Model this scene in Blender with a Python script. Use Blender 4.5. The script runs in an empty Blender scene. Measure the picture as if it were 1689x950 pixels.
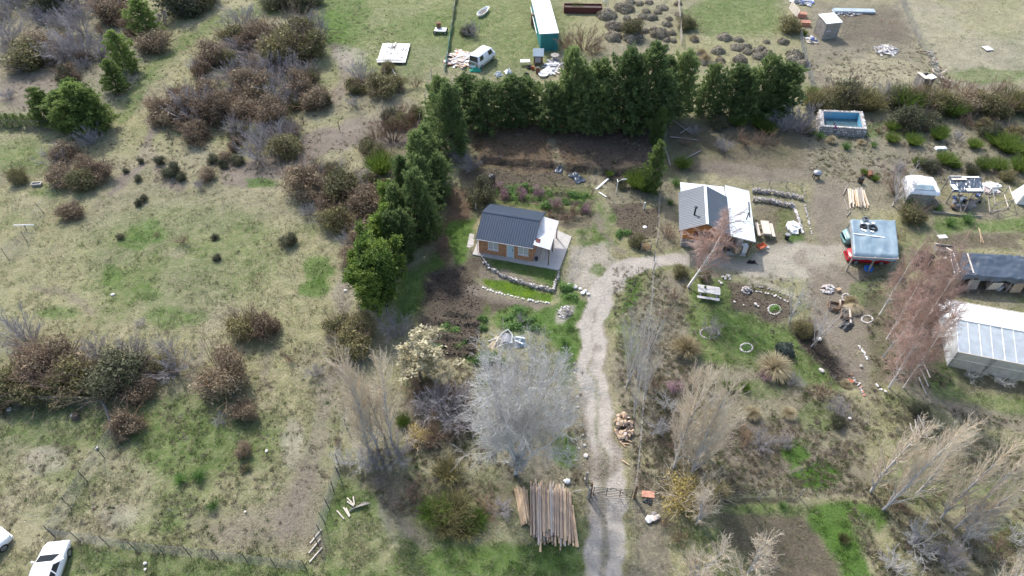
import bpy, bmesh, math, random
import numpy as np
from mathutils import Vector, Matrix, noise as mnoise

R = math.radians
scene = bpy.context.scene
COL = scene.collection

# ------------------------------------------------------------------ camera
CAM_H, PITCH, FPX, PCX, PCY = 46.0, R(46), 1126.0, 844.5, 475.0
cam_d = bpy.data.cameras.new('camera')
cam_d.sensor_width = 36.0
cam_d.lens = 24.0
cam_d.clip_start = 0.5
cam_d.clip_end = 6000
cam = bpy.data.objects.new('camera', cam_d)
COL.objects.link(cam)
cam.location = (0, 0, CAM_H)
cam.rotation_euler = (math.pi / 2 - PITCH, 0, 0)
scene.camera = cam

# ------------------------------------------------------------------ sky, sun, exposure
SUN_EL, SUN_AZ = R(47), R(-27)
world = bpy.data.worlds.new('World')
scene.world = world
world.use_nodes = True
wn = world.node_tree
for n in list(wn.nodes):
    wn.nodes.remove(n)
w_out = wn.nodes.new('ShaderNodeOutputWorld')
w_bg = wn.nodes.new('ShaderNodeBackground')
w_sky = wn.nodes.new('ShaderNodeTexSky')
w_sky.sky_type = 'NISHITA'
w_sky.sun_disc = False
w_sky.sun_elevation = SUN_EL
w_sky.sun_rotation = SUN_AZ
w_sky.air_density = 1.0
w_sky.dust_density = 2.5
w_bg.inputs['Strength'].default_value = 0.15
wn.links.new(w_sky.outputs[0], w_bg.inputs['Color'])
wn.links.new(w_bg.outputs[0], w_out.inputs['Surface'])
sun_d = bpy.data.lights.new('sun', 'SUN')
sun_d.energy = 2.05
sun_d.angle = R(2.0)
sun_d.color = (1.0, 0.965, 0.915)
sun = bpy.data.objects.new('sun', sun_d)
COL.objects.link(sun)
to_sun = Vector((math.sin(SUN_AZ) * math.cos(SUN_EL), math.cos(SUN_AZ) * math.cos(SUN_EL), math.sin(SUN_EL)))
sun.rotation_euler = to_sun.to_track_quat('Z', 'Y').to_euler()
sun.location = (-40, 60, 90)
scene.view_settings.view_transform = 'Standard'
scene.view_settings.look = 'None'
scene.view_settings.exposure = 1.03
scene.view_settings.gamma = 1.0
scene.view_settings.use_curve_mapping = False

# ------------------------------------------------------------------ photo pixel -> place on the ground
CP, SP = math.cos(PITCH), math.sin(PITCH)


def ray(px, py):
    u = (px - PCX) / FPX
    v = (py - PCY) / FPX
    return Vector((u, CP - v * SP, -SP - v * CP))


def G(px, py, z=0.0):
    r = ray(px, py)
    t = (z - CAM_H) / r.z
    return Vector((r.x * t, r.y * t, z))


def to_px(x, y, z=0.0):
    dz = z - CAM_H
    d = y * CP - dz * SP
    d = np.maximum(d, 3.0)
    up = y * SP + dz * CP
    return PCX + FPX * x / d, PCY - FPX * up / d


def mpp(py):
    """metres per photo pixel at the row of a ground point"""
    return CAM_H / (CP * (py - PCY) + FPX * SP)


def height_of(base, top):
    """height of an upright thing whose base and top show at these pixels"""
    b = G(*base)
    r = ray(*top)
    t = (r.x * b.x + r.y * b.y) / (r.x ** 2 + r.y ** 2)
    return CAM_H + t * r.z


# ------------------------------------------------------------------ noise
def _h(ix, iy, s):
    n = (ix.astype(np.int64) * 374761393 + iy.astype(np.int64) * 668265263 + s * 2147483647) & 0xFFFFFFFF
    n = ((n ^ (n >> 13)) * 1274126177) & 0xFFFFFFFF
    n = n ^ (n >> 16)
    return (n & 0xFFFF) / 65535.0


def vnoise(x, y, s=0):
    x = np.asarray(x, float)
    y = np.asarray(y, float)
    ix = np.floor(x)
    iy = np.floor(y)
    fx = x - ix
    fy = y - iy
    fx = fx * fx * (3 - 2 * fx)
    fy = fy * fy * (3 - 2 * fy)
    a = _h(ix, iy, s)
    b = _h(ix + 1, iy, s)
    c = _h(ix, iy + 1, s)
    d = _h(ix + 1, iy + 1, s)
    return (a * (1 - fx) + b * fx) * (1 - fy) + (c * (1 - fx) + d * fx) * fy


def fbm(x, y, sc, oct=4, s=0):
    x = np.asarray(x, float) / sc
    y = np.asarray(y, float) / sc
    t = 0
    a = 0.5
    tot = 0
    for i in range(oct):
        t = t + a * vnoise(x + 17.3 * i, y - 9.1 * i, s + i)
        tot += a
        a *= 0.5
        x = x * 2.03
        y = y * 2.03
    return t / tot


def sstep(a, b, x):
    t = np.clip((x - a) / (b - a), 0, 1)
    return t * t * (3 - 2 * t)


def sd_poly(x, y, pts):
    """signed distance to a polygon, positive inside"""
    d = np.full(np.shape(x), 1e18)
    ins = np.zeros(np.shape(x), bool)
    n = len(pts)
    for i in range(n):
        ax, ay = pts[i][0], pts[i][1]
        bx, by = pts[(i + 1) % n][0], pts[(i + 1) % n][1]
        ex, ey = bx - ax, by - ay
        t = np.clip(((x - ax) * ex + (y - ay) * ey) / (ex * ex + ey * ey + 1e-9), 0, 1)
        d = np.minimum(d, (x - ax - t * ex) ** 2 + (y - ay - t * ey) ** 2)
        if ay != by:
            c = ((ay > y) != (by > y)) & (x < ex * (y - ay) / (by - ay) + ax)
            ins ^= c
    d = np.sqrt(d)
    return np.where(ins, d, -d)


def d_line(x, y, pts):
    d = np.full(np.shape(x), 1e18)
    for i in range(len(pts) - 1):
        ax, ay = pts[i][0], pts[i][1]
        ex, ey = pts[i + 1][0] - ax, pts[i + 1][1] - ay
        t = np.clip(((x - ax) * ex + (y - ay) * ey) / (ex * ex + ey * ey + 1e-9), 0, 1)
        d = np.minimum(d, (x - ax - t * ex) ** 2 + (y - ay - t * ey) ** 2)
    return np.sqrt(d)


# ------------------------------------------------------------------ terrain relief
H1_O, H1_YAW, H1_Z = G(790, 416, 0.4), math.atan2(-1.29, 5.19), 0.40      # brick cottage


def loc2w(o, yaw, x, y):
    return (o.x + x * math.cos(yaw) - y * math.sin(yaw), o.y + x * math.sin(yaw) + y * math.cos(yaw))


def wpts(*px):
    return [tuple(G(a, b)[:2]) for a, b in px]


PAD1 = [loc2w(H1_O, H1_YAW, *p) for p in ((-0.9, -0.45), (9.0, -1.55), (9.0, 6.5), (-0.9, 6.5))]
LAWN_UP = wpts((796, 420), (803, 437), (820, 449), (845, 460), (870, 468), (912, 478), (922, 446), (880, 436))
LAWN_LO = wpts((796, 456), (830, 464), (870, 473), (912, 483), (905, 497), (870, 494), (830, 486), (796, 474))
TERR = wpts((793, 268), (880, 273), (1010, 289), (1092, 275), (1096, 205), (790, 205))
TRENCH = wpts((1318, 545), (1345, 575), (1378, 605), (1400, 630))
FURROWS = [wpts((812, 315), (880, 318), (962, 325)), wpts((814, 327), (880, 331), (965, 338)), wpts((905, 349), (975, 352)), wpts((905, 360), (960, 364)), wpts((715, 535), (790, 540)), wpts((720, 558), (785, 566)), wpts((733, 571), (782, 581)), wpts((702, 580), (780, 592)), wpts((738, 519), (778, 527)),
           wpts((735, 566), (728, 578)), wpts((745, 543), (790, 549)), wpts((782, 581), (779, 592))]
ROWS2 = [wpts((1020 + i * 8, 345 + i * 1.0), (1012 + i * 8.5, 368 + i * 1.0)) for i in range(9)]


def relief(x, y):
    z = 0.30 * (fbm(x, y, 14, 3, 5) - 0.5) + 0.16 * (fbm(x, y, 3.2, 3, 9) - 0.5)
    far = sstep(130, 420, np.hypot(x, y - 60))
    z = z + far * 18 * (fbm(x, y, 260, 3, 71) - 0.35)
    m = sstep(-0.9, 0.1, sd_poly(x, y, PAD1))
    z = z * (1 - m) + (H1_Z - 0.10) * m
    m = sstep(-0.12, 0.12, sd_poly(x, y, LAWN_UP))
    z = z * (1 - m) + (H1_Z - 0.12) * m
    m = sstep(-0.3, 0.2, sd_poly(x, y, LAWN_LO))
    z = z * (1 - m) + 0.04 * m
    s = sd_poly(x, y, TERR)
    z = z + 0.62 * sstep(-0.13, 0.13, s)
    z = z - 0.5 * sstep(1.1, 0.2, d_line(x, y, TRENCH))
    for f in FURROWS:
        z = z - 0.36 * sstep(0.34, 0.08, d_line(x, y, f))
    for f in ROWS2:
        z = z - 0.10 * sstep(0.2, 0.05, d_line(x, y, f))
    return z


def axis(lo, hi, step, far):
    c = list(np.arange(lo, hi + step / 2, step))
    a, s, left = c[0], step, []
    while a > -far:
        s *= 1.28
        a -= s
        left.append(a)
    b, s, right = c[-1], step, []
    while b < far:
        s *= 1.28
        b += s
        right.append(b)
    return np.array(left[::-1] + c + right)


GX = axis(-88, 88, 0.25, 2500)
GY = axis(13, 114, 0.25, 2500)
MX, MY = np.meshgrid(GX, GY)
MZ = relief(MX, MY)
NEARM = sstep(3, 0, np.maximum(np.abs(MX) - 88, np.maximum(13 - MY, MY - 114)))
MZ = MZ + NEARM * 0.10 * (vnoise(MX * 2.6, MY * 2.6, 33) - 0.5)


def hg(x, y):
    i = int(np.clip(np.searchsorted(GX, x) - 1, 0, len(GX) - 2))
    j = int(np.clip(np.searchsorted(GY, y) - 1, 0, len(GY) - 2))
    u = (x - GX[i]) / (GX[i + 1] - GX[i])
    v = (y - GY[j]) / (GY[j + 1] - GY[j])
    return float((MZ[j, i] * (1 - u) + MZ[j, i + 1] * u) * (1 - v) + (MZ[j + 1, i] * (1 - u) + MZ[j + 1, i + 1] * u) * v)


def GG(px, py, dz=0.0):
    """point of the terrain that shows at a photo pixel"""
    p = G(px, py)
    for _ in range(3):
        p = G(px, py, hg(p.x, p.y))
    p.z += dz
    return p


# ------------------------------------------------------------------ ground colours (albedo, with some shade painted in at the terrace)
KIND = dict(
    field=((.30, .277, .158), (.35, .6, .1)), straw=((.335, .30, .20), (.1, .9, .1)),
    green=((.130, .178, .055), (1., .15, 0)), lush=((.082, .165, .028), (1., .05, 0)), lawn=((.125, .205, .018), (.8, 0, 0)),
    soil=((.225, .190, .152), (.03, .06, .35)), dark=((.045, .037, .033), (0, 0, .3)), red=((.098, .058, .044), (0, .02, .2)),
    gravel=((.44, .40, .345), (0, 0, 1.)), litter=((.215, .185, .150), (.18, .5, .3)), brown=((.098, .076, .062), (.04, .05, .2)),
    pale=((.385, .35, .30), (.0, .5, .5)), olive=((.14, .15, .062), (.6, .3, 0)))
# (kind, strength, softness px, shape): e = ellipse cx cy rx ry, p = polygon, l = line + width
PAINT = [
    ('green', .45, 60, 'e', 640, 60, 120, 80), ('green', .5, 60, 'e', 830, 40, 110, 90), ('green', .65, 30, 'e', 1215, 25, 85, 40),
    ('field', .6, 30, 'e', 1250, 95, 80, 40), ('litter', .5, 25, 'e', 1055, 50, 60, 60), ('straw', .35, 25, 'e', 1055, 50, 60, 60), ('litter', .8, 30, 'p', (1330, 0), (1490, 0), (1545, 150), (1330, 150)),
    ('brown', .55, 20, 'p', (1370, 20), (1490, 10), (1500, 70), (1390, 75)), ('pale', .35, 40, 'p', (1480, 0), (1700, 0), (1700, 140), (1560, 150)),
    ('field', .5, 30, 'e', 1640, 20, 60, 40), ('straw', .8, 20, 'e', 1440, 118, 80, 26), ('green', .5, 25, 'e', 1640, 125, 80, 12), ('litter', .6, 20, 'e', 1620, 150, 90, 15),
    ('litter', .6, 50, 'e', 60, 100, 160, 110), ('soil', .85, 20, 'e', 60, 150, 70, 36), ('soil', .7, 14, 'e', 185, 75, 20, 26), ('green', .6, 20, 'l', 26, (470, 5), (380, 30), (300, 75), (240, 130), (205, 190)),
    ('field', .6, 20, 'l', 22, (400, 35), (330, 70), (270, 120)), ('green', .7, 16, 'e', 565, 20, 40, 60), ('lush', .5, 14, 'e', 555, 45, 20, 30),
    ('soil', 1., 14, 'l', 40, (690, 222), (600, 225), (530, 235), (480, 262), (430, 282), (380, 292)), ('soil', .8, 14, 'l', 26, (560, 85), (575, 130), (550, 160)), ('pale', .5, 14, 'e', 575, 95, 26, 22), ('soil', .8, 16, 'e', 620, 215, 60, 24),
    ('soil', .95, 10, 'l', 13, (250, 200), (242, 235), (232, 265), (205, 300), (185, 320)), ('soil', .9, 12, 'l', 18, (242, 235), (262, 290), (300, 310)),
    ('soil', .7, 10, 'l', 12, (255, 215), (270, 205)), ('green', .7, 12, 'e', 370, 112, 20, 12), ('lush', .7, 8, 'e', 430, 300, 26, 8),
    ('straw', .5, 25, 'e', 300, 255, 80, 26), ('litter', .5, 20, 'e', 640, 190, 60, 40), ('brown', .5, 16, 'e', 655, 250, 40, 22),
    ('green', .55, 30, 'e', 40, 260, 60, 30), ('green', .6, 20, 'e', 75, 315, 26, 14), ('green', .35, 60, 'e', 300, 420, 160, 90),
    ('lush', .6, 14, 'e', 245, 382, 32, 20), ('lush', .55, 12, 'e', 218, 400, 20, 14), ('lush', .5, 12, 'e', 180, 455, 18, 18), ('lush', .45, 12, 'e', 245, 480, 20, 12),
    ('straw', .6, 12, 'e', 285, 415, 22, 10), ('lush', .5, 14, 'e', 280, 520, 34, 18), ('lush', .45, 14, 'e', 320, 525, 22, 12), ('lush', .5, 14, 'e', 95, 520, 34, 12),
    ('soil', .55, 10, 'l', 14, (60, 470), (110, 490), (150, 510)), ('lush', .7, 10, 'e', 525, 440, 24, 22), ('lush', .75, 10, 'e', 520, 472, 22, 18),
    ('pale', .45, 14, 'e', 570, 485, 22, 26), ('litter', .7, 20, 'l', 30, (580, 420), (560, 520), (545, 620), (530, 720), (470, 860)),
    ('soil', .6, 14, 'l', 14, (440, 590), (425, 620), (440, 640)), ('soil', .6, 10, 'l', 11, (333, 570), (330, 600), (315, 625)),
    ('green', .5, 40, 'e', 130, 700, 130, 45), ('green', .55, 40, 'e', 330, 720, 130, 70), ('lush', .3, 30, 'e', 250, 860, 60, 20),
    ('pale', .5, 14, 'e', 480, 730, 22, 40), ('pale', .4, 12, 'e', 75, 760, 34, 22), ('straw', .55, 30, 'e', 60, 850, 70, 60), ('soil', .8, 55, 'p', (490, 760), (550, 765), (540, 905), (370, 915), (320, 860), (430, 840)),
    ('pale', .45, 14, 'e', 200, 855, 30, 18), ('straw', .4, 14, 'e', 235, 850, 36, 18), ('green', .6, 20, 'p', (110, 895), (520, 935), (520, 960), (100, 960)),
    ('green', .7, 20, 'p', (560, 790), (620, 820), (640, 880), (850, 900), (960, 880), (960, 960), (530, 960), (530, 860)), ('field', .55, 25, 'e', 600, 900, 60, 45),
    ('soil', .65, 16, 'l', 22, (630, 800), (655, 850), (700, 900)), ('pale', .4, 10, 'l', 8, (622, 800), (630, 850), (650, 900)), ('lush', .4, 30, 'e', 800, 930, 120, 36), ('lush', .4, 30, 'e', 930, 930, 40, 40),
    # the fenced plot
    ('red', .85, 20, 'p', (780, 200), (1095, 200), (1095, 285), (900, 290), (780, 280)), ('brown', .85, 14, 'p', (930, 205), (1095, 200), (1095, 300), (970, 292)),  # reddish and brown terrace soil, colour deepened for the pines' shade
    ('brown', .9, 8, 'p', (760, 278), (1000, 292), (1000, 305), (800, 310), (760, 300)), ('dark', .8, 5, 'l', 6, (795, 269), (890, 274), (1010, 288)), ('straw', .45, 10, 'l', 10, (905, 245), (918, 265), (930, 280)),  # the dark line puts the shade of the terrace ledge into the colour
    ('straw', .6, 12, 'e', 985, 297, 20, 12), ('litter', .7, 14, 'p', (1000, 290), (1090, 290), (1090, 340), (1000, 340)),
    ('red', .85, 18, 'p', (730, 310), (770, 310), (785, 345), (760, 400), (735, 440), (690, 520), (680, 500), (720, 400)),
    ('olive', .8, 14, 'p', (775, 305), (980, 312), (975, 345), (905, 355), (800, 345)), ('lush', .75, 8, 'p', (835, 312), (870, 308), (900, 312), (880, 326), (840, 326)), ('lush', .8, 6, 'e', 950, 326, 22, 6),
    ('brown', .85, 4, 'l', 4, (815, 318), (870, 321), (960, 327)), ('brown', .85, 4, 'l', 4, (815, 330), (870, 334), (960, 340)), ('lush', .8, 4, 'l', 5, (820, 324), (900, 329), (960, 334)), ('lush', .7, 4, 'l', 4, (830, 337), (900, 342)), ('brown', .8, 5, 'l', 4, (760, 306), (880, 306), (968, 313)), ('brown', .7, 8, 'p', (905, 352), (975, 350), (980, 368), (930, 380), (905, 368)), ('lush', .7, 8, 'l', 8, (985, 340), (985, 375), (1000, 400)),
    ('green', .8, 10, 'p', (940, 380), (985, 372), (1020, 400), (1010, 412), (960, 410)), ('straw', .4, 10, 'e', 965, 390, 18, 10), ('soil', .8, 6, 'l', 10, (980, 352), (995, 375), (1010, 405), (1030, 415)),
    ('brown', .9, 8, 'p', (1010, 340), (1085, 345), (1085, 395), (1040, 400), (1015, 375)), ('brown', .8, 6, 'e', 1035, 342, 26, 5), ('lush', .5, 8, 'e', 1010, 355, 10, 12),
    ('lush', .85, 10, 'p', (740, 370), (790, 355), (785, 400), (770, 430), (745, 440)), ('lush', .7, 14, 'p', (640, 480), (720, 420), (730, 470), (660, 540)), ('litter', .7, 10, 'e', 785, 415, 14, 30), ('brown', .8, 10, 'e', 782, 440, 20, 18),
    ('green', .95, 5, 'p', (800, 430), (880, 440), (922, 448), (914, 474), (870, 466), (820, 447)), ('soil', .8, 8, 'p', (790, 435), (808, 440), (900, 480), (790, 462)), ('lawn', 1., 3, 'p', (797, 457), (830, 465), (870, 474), (912, 484), (905, 497), (870, 493), (830, 485), (797, 473)),
    ('lush', .5, 8, 'e', 905, 460, 12, 12),
    ('brown', .92, 14, 'p', (700, 455), (760, 430), (790, 470), (800, 490), (930, 505), (800, 520), (790, 590), (700, 595), (690, 500)), ('dark', .75, 16, 'e', 735, 475, 40, 26), ('soil', .8, 8, 'l', 16, (780, 480), (850, 503), (905, 508)),
    ('dark', .55, 8, 'l', 7, (705, 582), (780, 593)), ('dark', .55, 6, 'l', 5, (735, 570), (782, 581)), ('dark', .55, 6, 'l', 5, (738, 520), (778, 528)), ('lush', .75, 10, 'e', 855, 528, 42, 22), ('green', .6, 8, 'e', 800, 525, 10, 26), ('lush', .85, 12, 'p', (880, 520), (930, 485), (960, 500), (950, 620), (920, 570), (900, 560)), ('pale', .85, 8, 'e', 930, 515, 14, 14), ('lush', .7, 10, 'e', 800, 595, 34, 14),
    ('lush', .5, 5, 'e', 740, 542, 16, 6), ('lush', .5, 5, 'e', 762, 565, 10, 5), ('straw', .7, 14, 'p', (720, 600), (850, 600), (860, 660), (780, 670), (720, 640)), ('brown', .8, 14, 'p', (680, 620), (760, 640), (790, 700), (760, 745), (690, 740), (660, 690)),
    ('straw', .6, 20, 'p', (700, 740), (800, 740), (810, 790), (700, 780)), ('litter', .8, 20, 'p', (800, 600), (940, 600), (955, 800), (820, 800)), ('lush', .6, 10, 'e', 925, 740, 18, 30), ('lush', .55, 12, 'e', 935, 600, 12, 40), ('green', .6, 12, 'e', 800, 640, 20, 30), ('brown', .6, 20, 'p', (560, 770), (850, 800), (850, 850), (640, 840)),
    ('olive', .6, 16, 'e', 745, 850, 70, 36), ('litter', .6, 20, 'e', 620, 690, 60, 60),
    ('pale', .85, 12, 'p', (938, 408), (1000, 405), (1020, 428), (1000, 445), (970, 478), (935, 464)), ('green', .7, 7, 'e', 985, 443, 12, 10), ('lush', .7, 7, 'p', (922, 466), (945, 470), (950, 492), (920, 492)),
    ('gravel', 1., 3, 'p', (1125, 420), (1060, 421), (1012, 433), (979, 462), (960, 502), (953, 560), (957, 650), (965, 720), (974, 800), (972, 870), (970, 990), (1030, 990), (1028, 870), (1034, 810), (1024, 770), (1012, 700), (1002, 620), (1003, 540), (1012, 490), (1036, 456), (1085, 440), (1130, 438)),
    ('soil', .4, 5, 'l', 5, (982, 505), (977, 560), (979, 650), (990, 730), (1002, 800)), ('green', .25, 6, 'l', 7, (978, 600), (981, 660), (990, 730), (1002, 800), (1002, 880), (1000, 960)), ('brown', .12, 8, 'e', 985, 470, 14, 8), ('brown', .35, 6, 'e', 985, 575, 9, 7), ('brown', .25, 8, 'e', 975, 520, 7, 9), ('litter', .6, 9, 'e', 990, 770, 30, 22),
    ('litter', .6, 8, 'l', 14, (985, 740), (1000, 800), (1002, 870), (1000, 960)), ('soil', .5, 5, 'l', 7, (1003, 540), (1004, 620), (1015, 700), (1030, 770)), ('red', .3, 8, 'e', 1015, 740, 10, 26), ('lush', .85, 6, 'p', (1032, 460), (1055, 455), (1052, 480), (1040, 510), (1022, 515)), ('litter', .8, 14, 'p', (1025, 520), (1075, 460), (1070, 700), (1045, 810), (1015, 640)),
    ('green', .5, 12, 'e', 1040, 560, 20, 40), ('litter', .85, 20, 'p', (1040, 770), (1100, 780), (1110, 960), (1035, 960)), ('soil', .5, 16, 'e', 975, 830, 20, 30),
    ('lush', .6, 8, 'e', 940, 740, 14, 30), ('litter', .8, 10, 'l', 26, (950, 660), (958, 720), (965, 790)),
    # the neighbours
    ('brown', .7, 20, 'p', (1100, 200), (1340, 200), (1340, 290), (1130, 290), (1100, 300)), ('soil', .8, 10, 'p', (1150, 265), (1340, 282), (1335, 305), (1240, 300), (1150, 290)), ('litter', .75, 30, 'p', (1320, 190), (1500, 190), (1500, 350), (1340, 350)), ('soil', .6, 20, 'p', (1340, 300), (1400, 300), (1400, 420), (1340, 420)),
    ('litter', .7, 30, 'p', (1480, 200), (1700, 200), (1700, 300), (1480, 300)), ('lush', .5, 8, 'e', 1440, 212, 18, 12), ('soil', .7, 20, 'p', (1330, 330), (1400, 330), (1400, 400), (1340, 400)),
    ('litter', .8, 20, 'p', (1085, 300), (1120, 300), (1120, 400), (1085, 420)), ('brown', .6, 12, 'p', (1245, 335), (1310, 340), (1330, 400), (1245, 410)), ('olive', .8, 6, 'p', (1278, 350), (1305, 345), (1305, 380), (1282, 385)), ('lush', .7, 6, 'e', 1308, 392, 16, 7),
    ('gravel', .72, 12, 'p', (1085, 424), (1125, 415), (1235, 425), (1262, 405), (1290, 398), (1340, 398), (1400, 405), (1405, 440), (1330, 462), (1250, 462), (1215, 445), (1130, 441)), ('soil', .6, 10, 'e', 1325, 428, 14, 16),
    ('soil', .9, 20, 'p', (1330, 440), (1440, 440), (1440, 600), (1425, 650), (1330, 540)), ('green', .5, 14, 'e', 1430, 480, 34, 22), ('brown', .7, 16, 'p', (1430, 480), (1550, 470), (1560, 640), (1440, 640)),
    ('litter', .85, 20, 'p', (1075, 450), (1130, 445), (1140, 600), (1100, 760), (1060, 740)), ('green', .8, 12, 'p', (1150, 462), (1205, 455), (1215, 498), (1245, 520), (1310, 555), (1385, 640), (1300, 640), (1220, 605), (1150, 600), (1130, 520)), ('lush', .5, 20, 'p', (1170, 500), (1240, 530), (1290, 570), (1230, 590), (1180, 530)),
    ('brown', .9, 6, 'p', (1193, 463), (1240, 468), (1300, 492), (1312, 518), (1275, 535), (1210, 505)), ('gravel', .5, 8, 'l', 10, (1245, 468), (1310, 485)), ('olive', .6, 5, 'l', 6, (1245, 478), (1290, 492)),
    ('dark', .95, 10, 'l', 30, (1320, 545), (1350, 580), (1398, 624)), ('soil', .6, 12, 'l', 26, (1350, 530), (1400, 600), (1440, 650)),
    ('litter', .7, 24, 'p', (1080, 600), (1240, 610), (1390, 650), (1440, 680), (1430, 820), (1080, 830)), ('brown', .6, 20, 'p', (1190, 690), (1310, 690), (1320, 790), (1200, 800)), ('pale', .3, 20, 'e', 1230, 740, 40, 20),
    ('lush', 1., 6, 'e', 1342, 780, 42, 27), ('lush', .9, 6, 'e', 1310, 745, 26, 22), ('soil', .8, 6, 'l', 9, (1290, 715), (1345, 748), (1300, 785), (1240, 800)), ('soil', .7, 8, 'l', 12, (1345, 748), (1390, 750)), ('green', .5, 14, 'e', 1350, 690, 36, 26), ('green', .5, 12, 'e', 1250, 640, 40, 16),
    ('soil', .75, 14, 'l', 34, (1690, 700), (1600, 680), (1530, 650), (1480, 620)), ('green', .6, 14, 'p', (1530, 600), (1570, 610), (1600, 650), (1700, 660), (1700, 690), (1540, 650)), ('brown', .6, 10, 'p', (1570, 600), (1700, 630), (1700, 660), (1590, 640)),
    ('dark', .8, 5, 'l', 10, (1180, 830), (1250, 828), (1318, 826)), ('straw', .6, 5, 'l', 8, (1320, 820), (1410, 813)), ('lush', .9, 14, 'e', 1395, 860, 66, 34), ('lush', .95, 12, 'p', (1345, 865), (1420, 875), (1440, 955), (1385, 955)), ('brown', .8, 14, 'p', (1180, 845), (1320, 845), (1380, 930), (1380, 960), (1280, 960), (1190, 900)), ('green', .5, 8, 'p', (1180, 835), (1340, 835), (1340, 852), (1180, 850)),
    ('straw', .6, 14, 'p', (1400, 850), (1440, 860), (1480, 960), (1440, 960)), ('green', .45, 30, 'e', 1560, 800, 120, 40), ('green', .5, 24, 'e', 1650, 880, 40, 30), ('litter', .5, 24, 'e', 1600, 760, 70, 40), ('litter', .6, 24, 'e', 1560, 900, 60, 50),
    ('soil', .7, 8, 'p', (1535, 325), (1660, 345), (1660, 365), (1530, 350)), ('lush', .6, 8, 'p', (1540, 362), (1600, 365), (1690, 360), (1690, 378), (1545, 385)), ('brown', .75, 8, 'p', (1540, 388), (1690, 380), (1690, 415), (1545, 410)), ('brown', .8, 8, 'p', (1560, 465), (1690, 475), (1690, 495), (1560, 485)), ('litter', .7, 8, 'l', 10, (1550, 475), (1620, 495), (1690, 508)),
    ('olive', .35, 20, 'e', 1500, 400, 40, 40), ('brown', .55, 14, 'l', 26, (1480, 470), (1560, 490), (1600, 470)), ('soil', .6, 14, 'l', 20, (1500, 425), (1550, 465), (1690, 480)),
]


def shade_ground(X, Y):
    """albedo and cover weights of the ground at world points"""
    shp = np.shape(X)
    x = np.ravel(X).astype(float)
    y = np.ravel(Y).astype(float)
    px, py = to_px(x, y)
    px = px + 26 * (fbm(x, y, 2.2, 3, 21) - .5)
    py = py + 18 * (fbm(x, y, 2.2, 3, 22) - .5)
    c0, w0 = KIND['field']
    c = np.tile(np.array(c0), (len(x), 1))
    w = np.tile(np.array(w0), (len(x), 1))
    n2 = fbm(x, y, 3.0, 4, 4)

    def mix(kind, m, i=slice(None)):
        kc, kw = KIND[kind]
        m = m[:, None]
        c[i] = c[i] * (1 - m) + np.array(kc) * m
        w[i] = w[i] * (1 - m) + np.array(kw) * m
    mix('green', .42 * sstep(.48, .66, fbm(x, y, 9, 4, 3)) * sstep(.3, .6, n2))
    mix('litter', .42 * sstep(.5, .68, fbm(x, y, 7, 4, 13)))
    mix('straw', .5 * sstep(.52, .68, fbm(x, y, 4, 4, 15)))
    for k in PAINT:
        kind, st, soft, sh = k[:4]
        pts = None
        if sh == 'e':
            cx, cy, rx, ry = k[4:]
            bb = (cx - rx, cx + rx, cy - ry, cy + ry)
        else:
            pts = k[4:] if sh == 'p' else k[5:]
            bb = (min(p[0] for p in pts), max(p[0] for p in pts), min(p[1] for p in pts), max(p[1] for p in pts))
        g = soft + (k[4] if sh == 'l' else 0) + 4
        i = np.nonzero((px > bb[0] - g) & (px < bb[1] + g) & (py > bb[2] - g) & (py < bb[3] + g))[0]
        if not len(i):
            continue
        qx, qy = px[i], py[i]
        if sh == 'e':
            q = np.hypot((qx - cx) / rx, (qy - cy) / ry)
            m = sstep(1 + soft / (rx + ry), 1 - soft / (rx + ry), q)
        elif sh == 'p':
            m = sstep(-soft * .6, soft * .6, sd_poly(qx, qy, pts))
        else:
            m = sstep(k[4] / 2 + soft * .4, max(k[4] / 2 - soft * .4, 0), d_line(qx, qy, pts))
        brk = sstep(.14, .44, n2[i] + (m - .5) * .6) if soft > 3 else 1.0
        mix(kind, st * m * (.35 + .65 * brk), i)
    c *= (.80 + .40 * fbm(x, y, 1.1, 3, 41))[:, None]
    return np.clip(c, .01, .8).reshape(shp + (3,)), np.clip(w, 0, 1).reshape(shp + (3,))


# ------------------------------------------------------------------ mesh collector and object helpers
def rotz(a):
    return Matrix.Rotation(a, 3, 'Z')


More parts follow.
